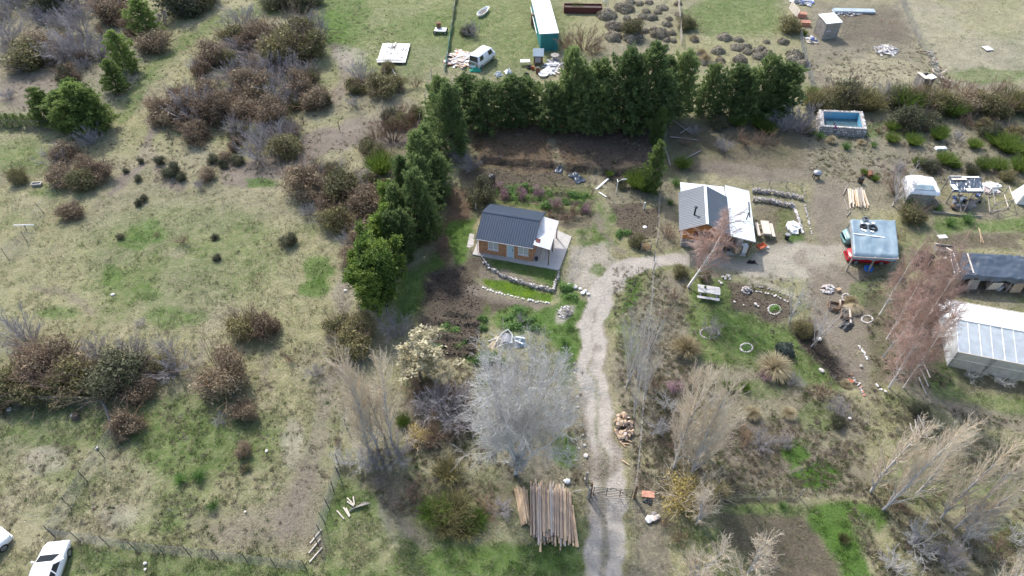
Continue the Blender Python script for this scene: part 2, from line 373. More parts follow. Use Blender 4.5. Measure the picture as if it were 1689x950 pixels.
class MB:
    def __init__(s):
        s.v = []
        s.f = []
        s.m = []

    def add(s, verts, faces, mi=0):
        o = len(s.v)
        s.v += [tuple(p) for p in verts]
        for f in faces:
            s.f.append(tuple(i + o for i in f))
            s.m.append(mi)
        return s

    def box(s, c, size, rot=None, mi=0, top=1.0):
        c = Vector(c)
        hx, hy, hz = size[0] / 2, size[1] / 2, size[2] / 2
        pts = [(-hx, -hy, -hz), (hx, -hy, -hz), (hx, hy, -hz), (-hx, hy, -hz),
               (-hx * top, -hy * top, hz), (hx * top, -hy * top, hz), (hx * top, hy * top, hz), (-hx * top, hy * top, hz)]
        q = [(rot @ Vector(p) if rot else Vector(p)) + c for p in pts]
        return s.add(q, [(3, 2, 1, 0), (4, 5, 6, 7), (0, 1, 5, 4), (1, 2, 6, 5), (2, 3, 7, 6), (3, 0, 4, 7)], mi)

    def b2(s, a, b, mi=0):
        return s.box([(a[i] + b[i]) / 2 for i in range(3)], [abs(b[i] - a[i]) for i in range(3)], mi=mi)

    def beam(s, p, q, w, h, mi=0):
        p, q = Vector(p), Vector(q)
        d = q - p
        L = d.length
        x = d.normalized()
        up = Vector((0, 0, 1)) if abs(x.z) < .95 else Vector((0, 1, 0))
        y = up.cross(x).normalized()
        z = x.cross(y)
        return s.box((p + q) / 2, (L, w, h), Matrix((x, y, z)).transposed(), mi)

    def tube(s, pts, rad, n=8, mi=0, cap=True, mcap=None):
        pts = [Vector(p) for p in pts]
        if not hasattr(rad, '__len__'):
            rad = [rad] * len(pts)
        o = len(s.v)
        for i, p in enumerate(pts):
            d = (pts[min(i + 1, len(pts) - 1)] - pts[max(i - 1, 0)]).normalized()
            up = Vector((0, 0, 1)) if abs(d.z) < .9 else Vector((1, 0, 0))
            a = up.cross(d).normalized()
            b = d.cross(a)
            for k in range(n):
                t = 2 * math.pi * k / n
                s.v.append(tuple(p + (a * math.cos(t) + b * math.sin(t)) * rad[i]))
        for i in range(len(pts) - 1):
            for k in range(n):
                k2 = (k + 1) % n
                s.f.append((o + i * n + k, o + i * n + k2, o + (i + 1) * n + k2, o + (i + 1) * n + k))
                s.m.append(mi)
        if cap:
            mc = mi if mcap is None else mcap
            s.f.append(tuple(o + k for k in range(n - 1, -1, -1)))
            s.m.append(mc)
            e = o + (len(pts) - 1) * n
            s.f.append(tuple(e + k for k in range(n)))
            s.m.append(mc)
        return s

    def torus(s, c, R_, r, axis='z', n=20, k=8, mi=0, tilt=None):
        c = Vector(c)
        vs, fs = [], []
        for i in range(n):
            a = 2 * math.pi * i / n
            for j in range(k):
                b = 2 * math.pi * j / k
                p = Vector(((R_ + r * math.cos(b)) * math.cos(a), (R_ + r * math.cos(b)) * math.sin(a), r * math.sin(b)))
                if axis == 'y':
                    p = Vector((p.x, p.z, p.y))
                elif axis == 'x':
                    p = Vector((p.z, p.x, p.y))
                if tilt:
                    p = tilt @ p
                vs.append(p + c)
                fs.append((i * k + j, ((i + 1) % n) * k + j, ((i + 1) % n) * k + (j + 1) % k, i * k + (j + 1) % k))
        return s.add(vs, fs, mi)

    def prism(s, outline, z0, z1, mi=0):
        n = len(outline)
        vs = [(x, y, z0) for x, y in outline] + [(x, y, z1) for x, y in outline]
        fs = [tuple(range(n - 1, -1, -1)), tuple(range(n, 2 * n))] + [(i, (i + 1) % n, n + (i + 1) % n, n + i) for i in range(n)]
        return s.add(vs, fs, mi)

    def sheet(s, fn, nu, nv, thick=0.0, mi=0):
        """fn(u,v)->point, a grid; thick adds an underside"""
        o = len(s.v)
        for j in range(nv + 1):
            for i in range(nu + 1):
                s.v.append(tuple(fn(i / nu, j / nv)))
        for j in range(nv):
            for i in range(nu):
                a = o + j * (nu + 1) + i
                s.f.append((a, a + 1, a + nu + 2, a + nu + 1))
                s.m.append(mi)
        if thick:
            s.sheet(lambda u, v: Vector(fn(u, v)) - Vector((0, 0, thick)), nu, nv, 0, mi)
            e = len(s.v) - (nu + 1) * (nv + 1)
            rim = [j for j in range(nu + 1)] + [(k + 1) * (nu + 1) - 1 for k in range(1, nv + 1)] + \
                  [nv * (nu + 1) + i for i in range(nu - 1, -1, -1)] + [k * (nu + 1) for k in range(nv - 1, 0, -1)]
            for i in range(len(rim)):
                p, q = rim[i], rim[(i + 1) % len(rim)]
                s.f.append((o + p, e + p, e + q, o + q))
                s.m.append(mi)
        return s

    def mesh(s, name, mats):
        me = bpy.data.meshes.new(name)
        me.from_pydata(s.v, [], s.f)
        for m in (mats if isinstance(mats, (list, tuple)) else [mats]):
            me.materials.append(m)
        if any(s.m):
            me.polygons.foreach_set('material_index', s.m)
        me.update()
        return me

    def build(s, name, mats, parent=None, smooth=False, loc=None, rz=0.0):
        me = s.mesh(name, mats)
        if smooth:
            me.polygons.foreach_set('use_smooth', [True] * len(me.polygons))
        return put(name, me, parent, loc, rz)


def put(name, me, parent=None, loc=None, rz=0.0, sc=None, rot=None):
    o = bpy.data.objects.new(name, me)
    COL.objects.link(o)
    if parent:
        o.parent = parent
    if loc is not None:
        o.location = loc
    if rot is not None:
        o.rotation_euler = rot
    elif rz:
        o.rotation_euler = (0, 0, rz)
    if sc is not None:
        o.scale = sc if hasattr(sc, '__len__') else (sc, sc, sc)
    return o


def tag(o, label, cat, group=None, kind=None):
    o['label'] = label
    o['category'] = cat
    if group:
        o['group'] = group
    if kind:
        o['kind'] = kind
    return o


def thing(name, label, cat, loc, rz=0.0, group=None):
    o = bpy.data.objects.new(name, None)
    o.empty_display_size = .2
    COL.objects.link(o)
    o.location = loc
    o.rotation_euler = (0, 0, rz)
    return tag(o, label, cat, group)


def struct(o):
    o['kind'] = 'structure'
    return o


def np_mesh(name, v, tris, mats, midx=None, col=None, smooth=False):
    """mesh from numpy arrays, all faces with the same number of corners"""
    me = bpy.data.meshes.new(name)
    v = np.asarray(v, np.float32)
    tris = np.asarray(tris, np.int32)
    k = tris.shape[1]
    me.vertices.add(len(v))
    me.vertices.foreach_set('co', v.ravel())
    me.loops.add(tris.size)
    me.loops.foreach_set('vertex_index', tris.ravel())
    me.polygons.add(len(tris))
    me.polygons.foreach_set('loop_start', np.arange(0, tris.size, k, dtype=np.int32))
    if midx is not None:
        me.polygons.foreach_set('material_index', np.asarray(midx, np.int32))
    if smooth:
        me.polygons.foreach_set('use_smooth', np.ones(len(tris), bool))
    for m in (mats if isinstance(mats, (list, tuple)) else [mats]):
        me.materials.append(m)
    me.update(calc_edges=True)
    if col is not None:
        for nm, c in col.items():
            a = me.color_attributes.new(nm, 'FLOAT_COLOR', 'POINT')
            c4 = np.ones((len(v), 4), np.float32)
            c4[:, :3] = c
            a.data.foreach_set('color', c4.ravel())
    me.validate()
    return me


# ------------------------------------------------------------------ materials
MATS = {}


class NT:
    def __init__(s, name):
        s.mat = bpy.data.materials.new(name)
        s.mat.use_nodes = True
        s.t = s.mat.node_tree
        for n in list(s.t.nodes):
            s.t.nodes.remove(n)
        s.out = s.n('ShaderNodeOutputMaterial')

    def n(s, kind, **kw):
        x = s.t.nodes.new(kind)
        for k, v in kw.items():
            if isinstance(k, str) and hasattr(x, k):
                setattr(x, k, v)
        return x

    def l(s, a, b):
        s.t.links.new(a, b)

    def val(s, node, key, v):
        if hasattr(v, 'links') or isinstance(v, bpy.types.NodeSocket):
            s.l(v, node.inputs[key])
        else:
            node.inputs[key].default_value = v

    def math(s, op, a, b=0.0, clamp=False):
        x = s.n('ShaderNodeMath', operation=op, use_clamp=clamp)
        s.val(x, 0, a)
        s.val(x, 1, b)
        return x.outputs[0]

    def noise(s, vec, scale, detail=4, rough=.55):
        x = s.n('ShaderNodeTexNoise')
        s.l(vec, x.inputs['Vector'])
        x.inputs['Scale'].default_value = scale
        x.inputs['Detail'].default_value = detail
        x.inputs['Roughness'].default_value = rough
        return x.outputs['Fac']

    def ramp(s, f, a, b, lo=0.0, hi=1.0):
        x = s.n('ShaderNodeMapRange', interpolation_type='SMOOTHSTEP')
        s.val(x, 'Value', f)
        for k, v in (('From Min', a), ('From Max', b), ('To Min', lo), ('To Max', hi)):
            x.inputs[k].default_value = v
        return x.outputs['Result']

    def mix(s, f, a, b, mode='MIX'):
        x = s.n('ShaderNodeMix', data_type='RGBA', blend_type=mode)
        s.val(x, 0, f)
        for i, v in ((6, a), (7, b)):
            if isinstance(v, bpy.types.NodeSocket):
                s.l(v, x.inputs[i])
            else:
                x.inputs[i].default_value = (*v, 1)
        return x.outputs[2]

    def scale(s, c, f):
        x = s.n('ShaderNodeVectorMath', operation='SCALE')
        if isinstance(c, bpy.types.NodeSocket):
            s.l(c, x.inputs[0])
        else:
            x.inputs[0].default_value = c
        s.val(x, 'Scale', f)
        return x.outputs[0]

    def bump(s, h, strength=.4, dist=.02):
        x = s.n('ShaderNodeBump')
        s.l(h, x.inputs['Height'])
        x.inputs['Strength'].default_value = strength
        x.inputs['Distance'].default_value = dist
        return x.outputs['Normal']

    def principled(s, col, rough=.7, metal=0.0, normal=None, spec=.3, alpha=None, trans=0.0):
        b = s.n('ShaderNodeBsdfPrincipled')
        if isinstance(col, bpy.types.NodeSocket):
            s.l(col, b.inputs['Base Color'])
        else:
            b.inputs['Base Color'].default_value = (*col, 1)
        s.val(b, 'Roughness', rough)
        b.inputs['Metallic'].default_value = metal
        b.inputs['Specular IOR Level'].default_value = spec
        if normal is not None:
            s.l(normal, b.inputs['Normal'])
        if trans:
            b.inputs['Transmission Weight'].default_value = trans
        return b

    def done(s, sh):
        s.l(sh if isinstance(sh, bpy.types.NodeSocket) else sh.outputs[0], s.out.inputs['Surface'])
        return s.mat


def mat(name, col, rough=.75, metal=0.0, var=.25, scale=3.0, fine=25.0, col2=None, bump=.3, dirt=None, spec=.3, stretch=None, objrand=.15):
    """weathered solid: two noise scales, optional second colour, per-object tint"""
    if name in MATS:
        return MATS[name]
    t = NT(name)
    co = t.n('ShaderNodeTexCoord').outputs['Object']
    if stretch:
        mp = t.n('ShaderNodeMapping')
        mp.inputs['Scale'].default_value = stretch
        t.l(co, mp.inputs['Vector'])
        co = mp.outputs[0]
    n1 = t.noise(co, scale, 5)
    n2 = t.noise(co, fine, 3)
    oi = t.n('ShaderNodeObjectInfo').outputs['Random']
    c = col
    if col2:
        c = t.mix(t.ramp(n1, .38, .62), col, col2)
    f = t.math('ADD', t.math('MULTIPLY', n1, var), t.math('MULTIPLY', n2, var))
    f = t.math('ADD', f, t.math('MULTIPLY', oi, objrand))
    f = t.math('ADD', f, 1 - var - objrand / 2)
    c = t.scale(c, f)
    if dirt:
        c = t.mix(t.ramp(t.noise(co, scale * .7, 6, .7), .5, .75, 0, .7), c, dirt)
    nrm = t.bump(n2, bump, .02) if bump else None
    MATS[name] = t.done(t.principled(c, rough, metal, nrm, spec))
    return MATS[name]


def leaf_mat(name, c1, c2, dark=.6, trans=.3, rough=.6, scale=2.2):
    """foliage: colour differs leaf by leaf and clump by clump"""
    t = NT(name)
    geo = t.n('ShaderNodeNewGeometry')
    ri = geo.outputs['Random Per Island']
    co = t.n('ShaderNodeTexCoord').outputs['Object']
    oi = t.n('ShaderNodeObjectInfo').outputs['Random']
    n1 = t.noise(co, scale, 3)
    f = t.math('ADD', t.math('MULTIPLY', n1, 1.1), t.math('MULTIPLY', ri, .5))
    f = t.math('ADD', f, t.math('MULTIPLY', t.math('SUBTRACT', oi, .3), .7))
    c = t.mix(t.ramp(f, .55, 1.35), c1, c2)
    c = t.scale(c, t.math('ADD', t.math('MULTIPLY', ri, .7), dark))
    d = t.principled(c, rough, 0, None, .25)
    tr = t.n('ShaderNodeBsdfTranslucent')
    t.l(c, tr.inputs['Color'])
    m = t.n('ShaderNodeMixShader')
    m.inputs[0].default_value = trans
    t.l(d.outputs[0], m.inputs[1])
    t.l(tr.outputs[0], m.inputs[2])
    MATS[name] = t.done(m)
    return MATS[name]


def film_mat(name, col, trans=.5, alpha=.3, rough=.35):
    """plastic film / polycarbonate: lets light through, scatters it"""
    t = NT(name)
    co = t.n('ShaderNodeTexCoord').outputs['Object']
    n1 = t.noise(co, 1.6, 5)
    c = t.scale(col, t.ramp(n1, .3, .7, .88, 1.05))
    p = t.principled(c, rough, 0, t.bump(t.noise(co, 5, 3), .25, .05), .4)
    tr = t.n('ShaderNodeBsdfTranslucent')
    t.l(c, tr.inputs['Color'])
    m = t.n('ShaderNodeMixShader')
    m.inputs[0].default_value = trans
    t.l(p.outputs[0], m.inputs[1])
    t.l(tr.outputs[0], m.inputs[2])
    tp = t.n('ShaderNodeBsdfTransparent')
    m2 = t.n('ShaderNodeMixShader')
    m2.inputs[0].default_value = alpha
    t.l(m.outputs[0], m2.inputs[1])
    t.l(tp.outputs[0], m2.inputs[2])
    MATS[name] = t.done(m2)
    return MATS[name]


def ground_mat():
    t = NT('ground_cover')
    a1 = t.n('ShaderNodeAttribute', attribute_name='Col').outputs['Color']
    a2 = t.n('ShaderNodeAttribute', attribute_name='W').outputs['Color']
    sp = t.n('ShaderNodeSeparateColor')
    t.l(a2, sp.inputs[0])
    pos = t.n('ShaderNodeNewGeometry').outputs['Position']
    nA = t.noise(pos, 1.1, 5, .6)
    nB = t.noise(pos, 4.5, 4, .6)
    nC = t.noise(pos, 17, 3, .6)
    nD = t.noise(pos, 60, 2, .5)
    c = t.scale(a1, t.math('ADD', t.math('MULTIPLY', nB, 1.1), t.math('ADD', t.math('MULTIPLY', nC, 1.0), -.02)))
    c = t.mix(t.math('MULTIPLY', sp.outputs[2], .5), c, a1)
    # green clumps where grass grows
    g = t.math('MULTIPLY', sp.outputs[0], t.ramp(t.math('ADD', t.math('MULTIPLY', nA, .6), t.math('MULTIPLY', nB, .5)), .47, .62))
    c = t.mix(t.math('MULTIPLY', g, .8), c, t.scale((.085, .150, .034), t.ramp(nC, .3, .7, .6, 1.35)))
    # bleached straw clumps
    pv = t.noise(pos, 2.7, 6, .7)
    s_ = t.math('MULTIPLY', sp.outputs[1], t.ramp(pv, .50, .62))
    c = t.mix(t.math('MULTIPLY', s_, .75), c, t.scale((.41, .375, .25), t.ramp(nC, .3, .7, .65, 1.3)))
    # dark dead leaves and bare specks
    d_ = t.ramp(t.noise(pos, 7.5, 4, .65), .56, .68)
    c = t.mix(t.math('MULTIPLY', d_, .6), c, t.scale(a1, .42))
    # pebbles
    vo = t.n('ShaderNodeTexVoronoi', feature='F1')
    t.l(pos, vo.inputs['Vector'])
    vo.inputs['Scale'].default_value = 9
    peb = t.math('MULTIPLY', t.ramp(vo.outputs['Distance'], .26, .12), t.math('MULTIPLY', sp.outputs[2], t.ramp(nB, .5, .6)))
    c = t.mix(t.math('MULTIPLY', peb, .5), c, (.5, .47, .43))
    h = t.math('ADD', nB, t.math('ADD', t.math('MULTIPLY', nC, .6), t.math('MULTIPLY', nD, .3)))
    MATS['ground'] = t.done(t.principled(c, .92, 0, t.bump(h, .9, .16), .12))
    return MATS['ground']


def brick_mat():
    t = NT('orange_brick')
    co = t.n('ShaderNodeTexCoord').outputs['Object']
    sp = t.n('ShaderNodeSeparateXYZ')
    t.l(co, sp.inputs[0])
    cb = t.n('ShaderNodeCombineXYZ')
    t.l(t.math('ADD', sp.outputs[0], sp.outputs[1]), cb.inputs[0])
    t.l(sp.outputs[2], cb.inputs[1])
    b = t.n('ShaderNodeTexBrick')
    t.l(cb.outputs[0], b.inputs['Vector'])
    b.inputs['Scale'].default_value = 1.0
    b.inputs['Brick Width'].default_value = .26
    b.inputs['Row Height'].default_value = .085
    b.inputs['Mortar Size'].default_value = .008
    b.inputs['Color1'].default_value = (.42, .185, .085, 1)
    b.inputs['Color2'].default_value = (.50, .24, .11, 1)
    b.inputs['Mortar'].default_value = (.40, .30, .22, 1)
    n = t.noise(co, 3, 5)
    c = t.scale(b.outputs['Color'], t.ramp(n, .3, .7, .8, 1.15))
    MATS['brick'] = t.done(t.principled(c, .85, 0, t.bump(b.outputs['Fac'], -.4, .01)))


ground_mat()
brick_mat()
mat('roof_dark', (.050, .072, .105), .5, .1, var=.15, scale=.8, bump=.05, dirt=(.085, .105, .13), spec=.4)
mat('roof_grey', (.10, .118, .14), .5, .1, var=.18, scale=.9, bump=.05, dirt=(.15, .16, .17), spec=.4)
mat('roof_light', (.70, .76, .78), .45, .05, var=.12, scale=.8, bump=.05, dirt=(.5, .5, .48), spec=.5)
mat('white_paint', (.78, .78, .76), .5, 0, var=.1, scale=1.5, bump=.08)
mat('white_sheet', (.80, .80, .79), .45, 0, var=.08, scale=1.2, bump=.05)
mat('door_blue', (.50, .62, .68), .5, 0, var=.1)
mat('concrete', (.46, .44, .41), .85, 0, var=.2, scale=1.1, bump=.3, dirt=(.33, .31, .28))
mat('wood_new', (.50, .34, .19), .7, 0, var=.35, scale=2.5, stretch=(1, 1, 1), col2=(.42, .27, .14))
mat('wood_grey', (.27, .245, .215), .8, 0, var=.35, scale=2.5, col2=(.34, .31, .28))
mat('wood_brown', (.17, .11, .07), .8, 0, var=.35, scale=2.5, col2=(.22, .14, .09))
mat('wood_orange', (.52, .225, .07), .6, 0, var=.3, scale=2.0, col2=(.46, .19, .06))
mat('wood_silver', (.50, .485, .46), .75, 0, var=.25, scale=3)
mat('wood_pale', (.62, .55, .46), .75, 0, var=.25, scale=3)
mat('wood_end', (.44, .32, .215), .8, 0, var=.3, scale=8)
mat('bark_log', (.34, .255, .19), .85, 0, var=.4, scale=4, col2=(.45, .345, .255), objrand=.5)
mat('log_tan', (.50, .35, .215), .8, 0, var=.35, scale=4, col2=(.58, .43, .28), objrand=.35)
mat('log_grey', (.47, .42, .375), .85, 0, var=.45, scale=6, col2=(.30, .255, .22), objrand=.4)
mat('stone', (.40, .37, .345), .85, 0, var=.4, scale=5, col2=(.30, .275, .26), objrand=.5)
mat('stone_dark', (.23, .21, .20), .85, 0, var=.4, scale=5, col2=(.33, .30, .29), objrand=.6)
mat('stone_pale', (.60, .57, .53), .8, 0, var=.3, scale=5, col2=(.52, .48, .44), objrand=.3)
mat('stone_white', (.66, .645, .61), .75, 0, var=.15, scale=5)
mat('metal_dark', (.06, .06, .062), .5, .5, var=.2)
mat('metal_grey', (.36, .37, .38), .45, .7, var=.2)
mat('metal_rust', (.24, .115, .065), .8, .2, var=.4, scale=5, col2=(.16, .085, .055))
mat('black_rubber', (.018, .018, .02), .75, 0, var=.2)
mat('black_plastic', (.022, .024, .028), .35, 0, var=.2, spec=.5)
mat('tarp_black', (.06, .078, .10), .24, 0, var=.35, scale=1.5, bump=.1, spec=.6, col2=(.062, .078, .10))
mat('tarp_blue', (.175, .245, .29), .36, 0, var=.2, scale=1.2, bump=.15, spec=.5, col2=(.215, .285, .325))
mat('tarp_white', (.72, .73, .73), .5, 0, var=.12, scale=2, bump=.15)
mat('teal_metal', (.065, .32, .33), .5, .2, var=.2, scale=1.5, dirt=(.10, .15, .14))
mat('teal_net', (.16, .47, .45), .7, 0, var=.2)
mat('car_white', (.80, .81, .82), .22, 0, var=.03, bump=0, spec=.5, objrand=0)
mat('car_red', (.42, .022, .035), .25, 0, var=.06, bump=0, spec=.5, objrand=0)
mat('car_teal', (.20, .36, .36), .35, 0, var=.1, bump=0, spec=.5, objrand=0)
mat('glass_dark', (.028, .034, .04), .08, 0, var=.1, bump=0, spec=.7, objrand=0)
mat('pane', (.50, .51, .48), .12, 0, var=.35, scale=3, bump=0, spec=.7, objrand=.1)
mat('chrome', (.6, .6, .6), .25, .9, var=.05, bump=0)
mat('lamp_red', (.4, .02, .02), .25, 0, var=.05, bump=0)
mat('pool_blue', (.15, .36, .49), .55, 0, var=.15, scale=1.5, dirt=(.30, .42, .47))
mat('red_brick', (.40, .20, .145), .85, 0, var=.4, scale=5, col2=(.52, .27, .19))
mat('dark_red', (.13, .040, .036), .7, 0, var=.25)
mat('blue_bag', (.06, .10, .27), .5, 0, var=.4, scale=4, col2=(.20, .25, .42))
mat('blue_box', (.035, .17, .52), .5, 0, var=.15)
mat('red_plastic', (.42, .11, .05), .5, 0, var=.2)
mat('green_plastic', (.03, .33, .22), .5, 0, var=.2)
mat('cardboard', (.46, .35, .23), .8, 0, var=.2)
mat('junk_pink', (.52, .40, .36), .8, 0, var=.3, scale=4, col2=(.62, .55, .50), objrand=.5)
mat('junk_grey', (.36, .36, .38), .8, 0, var=.3, scale=4, objrand=.5)
mat('bark_grey', (.30, .28, .26), .85, 0, var=.3, scale=6, col2=(.38, .36, .34))
mat('bark_dark', (.10, .080, .065), .9, 0, var=.3, scale=6)
mat('bark_pale', (.56, .54, .51), .85, 0, var=.3, scale=6, col2=(.46, .43, .41))
mat('bark_birch', (.74, .70, .66), .75, 0, var=.25, scale=5, dirt=(.20, .15, .13))
mat('twig_silver', (.48, .465, .44), .85, 0, var=.2, col2=(.56, .545, .52), bump=0)
mat('twig_tan', (.68, .565, .415), .85, 0, var=.2, col2=(.74, .65, .52), bump=0)
mat('twig_pink', (.45, .305, .25), .85, 0, var=.2, col2=(.53, .38, .315), bump=0)
mat('twig_grey', (.31, .285, .285), .85, 0, var=.25, col2=(.38, .355, .35), bump=0)
mat('twig_brown', (.19, .135, .10), .85, 0, var=.25, col2=(.24, .18, .14), bump=0)
mat('twig_rust', (.24, .155, .10), .85, 0, var=.25, col2=(.30, .21, .145), bump=0)
mat('skin', (.50, .31, .23), .6, 0, var=.05, bump=0)
mat('hair', (.03, .022, .018), .7, 0, var=.1, bump=0)
mat('cloth_purple', (.24, .055, .17), .9, 0, var=.15)
mat('cloth_dark', (.022, .024, .035), .9, 0, var=.15)
mat('dog_fur', (.012, .011, .011), .75, 0, var=.3, scale=12)
mat('thatch', (.42, .35, .235), .95, 0, var=.4, scale=14, bump=.8)
leaf_mat('leaf_rust', (.19, .142, .096), (.325, .258, .168), .65, .34)
leaf_mat('leaf_olive', (.125, .128, .055), (.265, .235, .105), .6, .3)
leaf_mat('leaf_dark', (.090, .10, .055), (.165, .165, .09), .65, .32)
leaf_mat('leaf_broom', (.085, .140, .025), (.165, .235, .045), .65, .35)
leaf_mat('leaf_pine', (.115, .170, .065), (.235, .305, .115), .75, .5)
leaf_mat('leaf_pine2', (.125, .185, .055), (.25, .33, .10), .7, .5)
leaf_mat('leaf_yellow', (.10, .165, .035), (.21, .29, .06), .7, .48)
leaf_mat('leaf_cream', (.42, .38, .24), (.62, .57, .40), .7, .35)
leaf_mat('leaf_gold', (.30, .235, .075), (.46, .37, .13), .65, .35)
leaf_mat('leaf_pink', (.35, .20, .24), (.45, .30, .34), .65, .35)
leaf_mat('leaf_cush', (.235, .21, .155), (.37, .33, .25), .7, .2)
leaf_mat('leaf_straw', (.40, .335, .20), (.56, .49, .33), .65, .3)
leaf_mat('leaf_veg', (.10, .19, .055), (.19, .31, .09), .7, .35)
leaf_mat('leaf_bluish', (.075, .100, .085), (.120, .145, .120), .6, .2)
film_mat('film_white', (.93, .93, .93), .40, .02)
film_mat('film_clear', (.80, .88, .95), .50, .10)
film_mat('film_old', (.55, .54, .52), .45, .35)


# ------------------------------------------------------------------ the ground sheet
def make_ground():
    ny, nx = MX.shape
    c, w = shade_ground(MX, MY)
    v = np.stack([MX, MY, MZ], -1).reshape(-1, 3)
    i = np.arange(ny * nx).reshape(ny, nx)
    q = np.stack([i[:-1, :-1], i[:-1, 1:], i[1:, 1:], i[1:, :-1]], -1).reshape(-1, 4)
    me = np_mesh('ground', v, q, MATS['ground'], col={'Col': c.reshape(-1, 3), 'W': w.reshape(-1, 3)}, smooth=True)
    struct(put('ground', me))
    return c, w


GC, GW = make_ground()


def draped(name, poly_px, step=.22, dz=.012, rag=.35, kind=None, seed=1):
    """a sheet lying on the terrain inside a ragged outline"""
    pts = wpts(*poly_px)
    xs = np.arange(min(p[0] for p in pts) - .5, max(p[0] for p in pts) + .5, step)
    ys = np.arange(max(min(p[1] for p in pts) - .5, 6), max(p[1] for p in pts) + .5, step)
    X, Y = np.meshgrid(xs, ys)
    s = sd_poly(X, Y, pts) + rag * 2 * (fbm(X, Y, .9, 3, seed) - .5)
    keep = (s[:-1, :-1] > 0) & (s[1:, 1:] > 0) & (s[1:, :-1] > 0) & (s[:-1, 1:] > 0)
    ny, nx = X.shape
    i = np.arange(ny * nx).reshape(ny, nx)
    q = np.stack([i[:-1, :-1], i[:-1, 1:], i[1:, 1:], i[1:, :-1]], -1)[keep]
    used, inv = np.unique(q, return_inverse=True)
    fx, fy = X.ravel()[used], Y.ravel()[used]
    gi = np.clip(np.searchsorted(GX, fx) - 1, 0, len(GX) - 2)
    gj = np.clip(np.searchsorted(GY, fy) - 1, 0, len(GY) - 2)
    u = (fx - GX[gi]) / (GX[gi + 1] - GX[gi])
    w_ = (fy - GY[gj]) / (GY[gj + 1] - GY[gj])
    z = (MZ[gj, gi] * (1 - u) + MZ[gj, gi + 1] * u) * (1 - w_) + (MZ[gj + 1, gi] * (1 - u) + MZ[gj + 1, gi + 1] * u) * w_
    c, w = shade_ground(fx, fy)
    me = np_mesh(name, np.stack([fx, fy, z + dz], -1), inv.reshape(-1, 4), MATS['ground'], col={'Col': c, 'W': w}, smooth=True)
    return struct(put(name, me))


draped('gravel_track', [(1150, 419), (1060, 420), (1012, 432), (979, 461), (959, 501), (952, 560), (956, 650), (964, 720), (973, 800), (970, 870), (968, 985), (1032, 985), (1030, 870),
                        (1036, 810), (1026, 770), (1014, 700), (1004, 620), (1005, 540), (1014, 490), (1037, 457), (1085, 441), (1150, 440)])
draped('yard', [(1150, 419), (1235, 425), (1262, 405), (1290, 398), (1340, 398), (1400, 405), (1405, 440), (1330, 462), (1250, 462), (1215, 445), (1150, 440)], seed=2)
draped('lawn', [(797, 457), (830, 465), (870, 474), (912, 484), (905, 497), (870, 493), (830, 485), (797, 473)], rag=.06, seed=3)
draped('garden_bed', [(1010, 343), (1085, 347), (1083, 393), (1042, 398), (1016, 374)], rag=.3, seed=4)
draped('vegetable_plot', [(705, 500), (760, 490), (800, 515), (795, 590), (705, 592)], rag=.4, seed=5)
draped('picnic_lawn', [(1150, 468), (1200, 462), (1215, 500), (1245, 520), (1305, 555), (1360, 620), (1300, 630), (1225, 600), (1155, 590), (1135, 520)], rag=.4, seed=6)


# ------------------------------------------------------------------ plant builders (unit height, base at the origin)
def rv(rng):
    return Vector((rng.gauss(0, 1), rng.gauss(0, 1), rng.gauss(0, 1)))


def grow(seed, roots, LV):
    """roots: (p, d, L, r); LV: per level dict(seg, gn, up, n, ang, ratio, fall, start, rr)"""
    rng = random.Random(seed)
    out = []

    def br(p, d, L, r, lv):
        S = LV[lv]
        k = S['seg']
        pts = [(p, d)]
        last = lv + 1 >= len(LV)
        for i in range(k):
            d = (d + rv(rng) * S['gn'] + Vector((0, 0, S['up']))).normalized()
            q = p + d * (L / k)
            tp = S.get('taper', .75)
            out.append((p, q, r * (1 - tp * i / k), r * (1 - tp * (i + 1) / k), lv))
            p = q
            pts.append((p, d))
        if last:
            return
        n = S['n']
        n = max(1, int(n * rng.uniform(.75, 1.25)))
        for c in range(n):
            t = S['start'] + (1 - S['start']) * (c + rng.random()) / n
            f = min(t, .999) * k
            i = int(f)
            b = pts[i][0].lerp(pts[i + 1][0], f - i)
            dd = pts[i + 1][1]
            ax = dd.cross(rv(rng))
            if ax.length < 1e-5:
                continue
            nd = Matrix.Rotation(S['ang'] * rng.uniform(.6, 1.3), 3, ax.normalized()) @ dd
            br(b, nd, L * S['ratio'] * (1 - S['fall'] * t) * rng.uniform(.6, 1.25), max(r * S['rr'] * (1 - .5 * t), S.get('rmin', .0008)), lv + 1)
    for p, d, L, r in roots:
        br(Vector(p), Vector(d).normalized(), L, r, 0)
    return out


def segs_mesh(name, segs, m, fat=1.0):
    p = np.array([s[0] for s in segs])
    q = np.array([s[1] for s in segs])
    r0 = np.array([s[2] for s in segs])[:, None] * fat
    r1 = np.array([s[3] for s in segs])[:, None] * fat
    d = q - p
    d = d / (np.linalg.norm(d, axis=1, keepdims=True) + 1e-9)
    up = np.where(np.abs(d[:, 2:3]) < .9, np.array([[0, 0, 1.0]]), np.array([[1.0, 0, 0]]))
    a = np.cross(up, d)
    a /= np.linalg.norm(a, axis=1, keepdims=True) + 1e-9
    b = np.cross(d, a)
    v = []
    k = 3
    for base, r in ((p, r0), (q, r1)):
        for j in range(k):
            t = 2 * math.pi * j / k
            v.append(base + (a * math.cos(t) + b * math.sin(t)) * r)
    v = np.stack(v, 1)
    n = len(segs)
    o = np.arange(n)[:, None] * 6
    f = np.concatenate([o + np.array([[j, (j + 1) % 3, 3 + (j + 1) % 3, 3 + j]]) for j in range(3)], 0)
    return np_mesh(name, v.reshape(-1, 3), f, m)


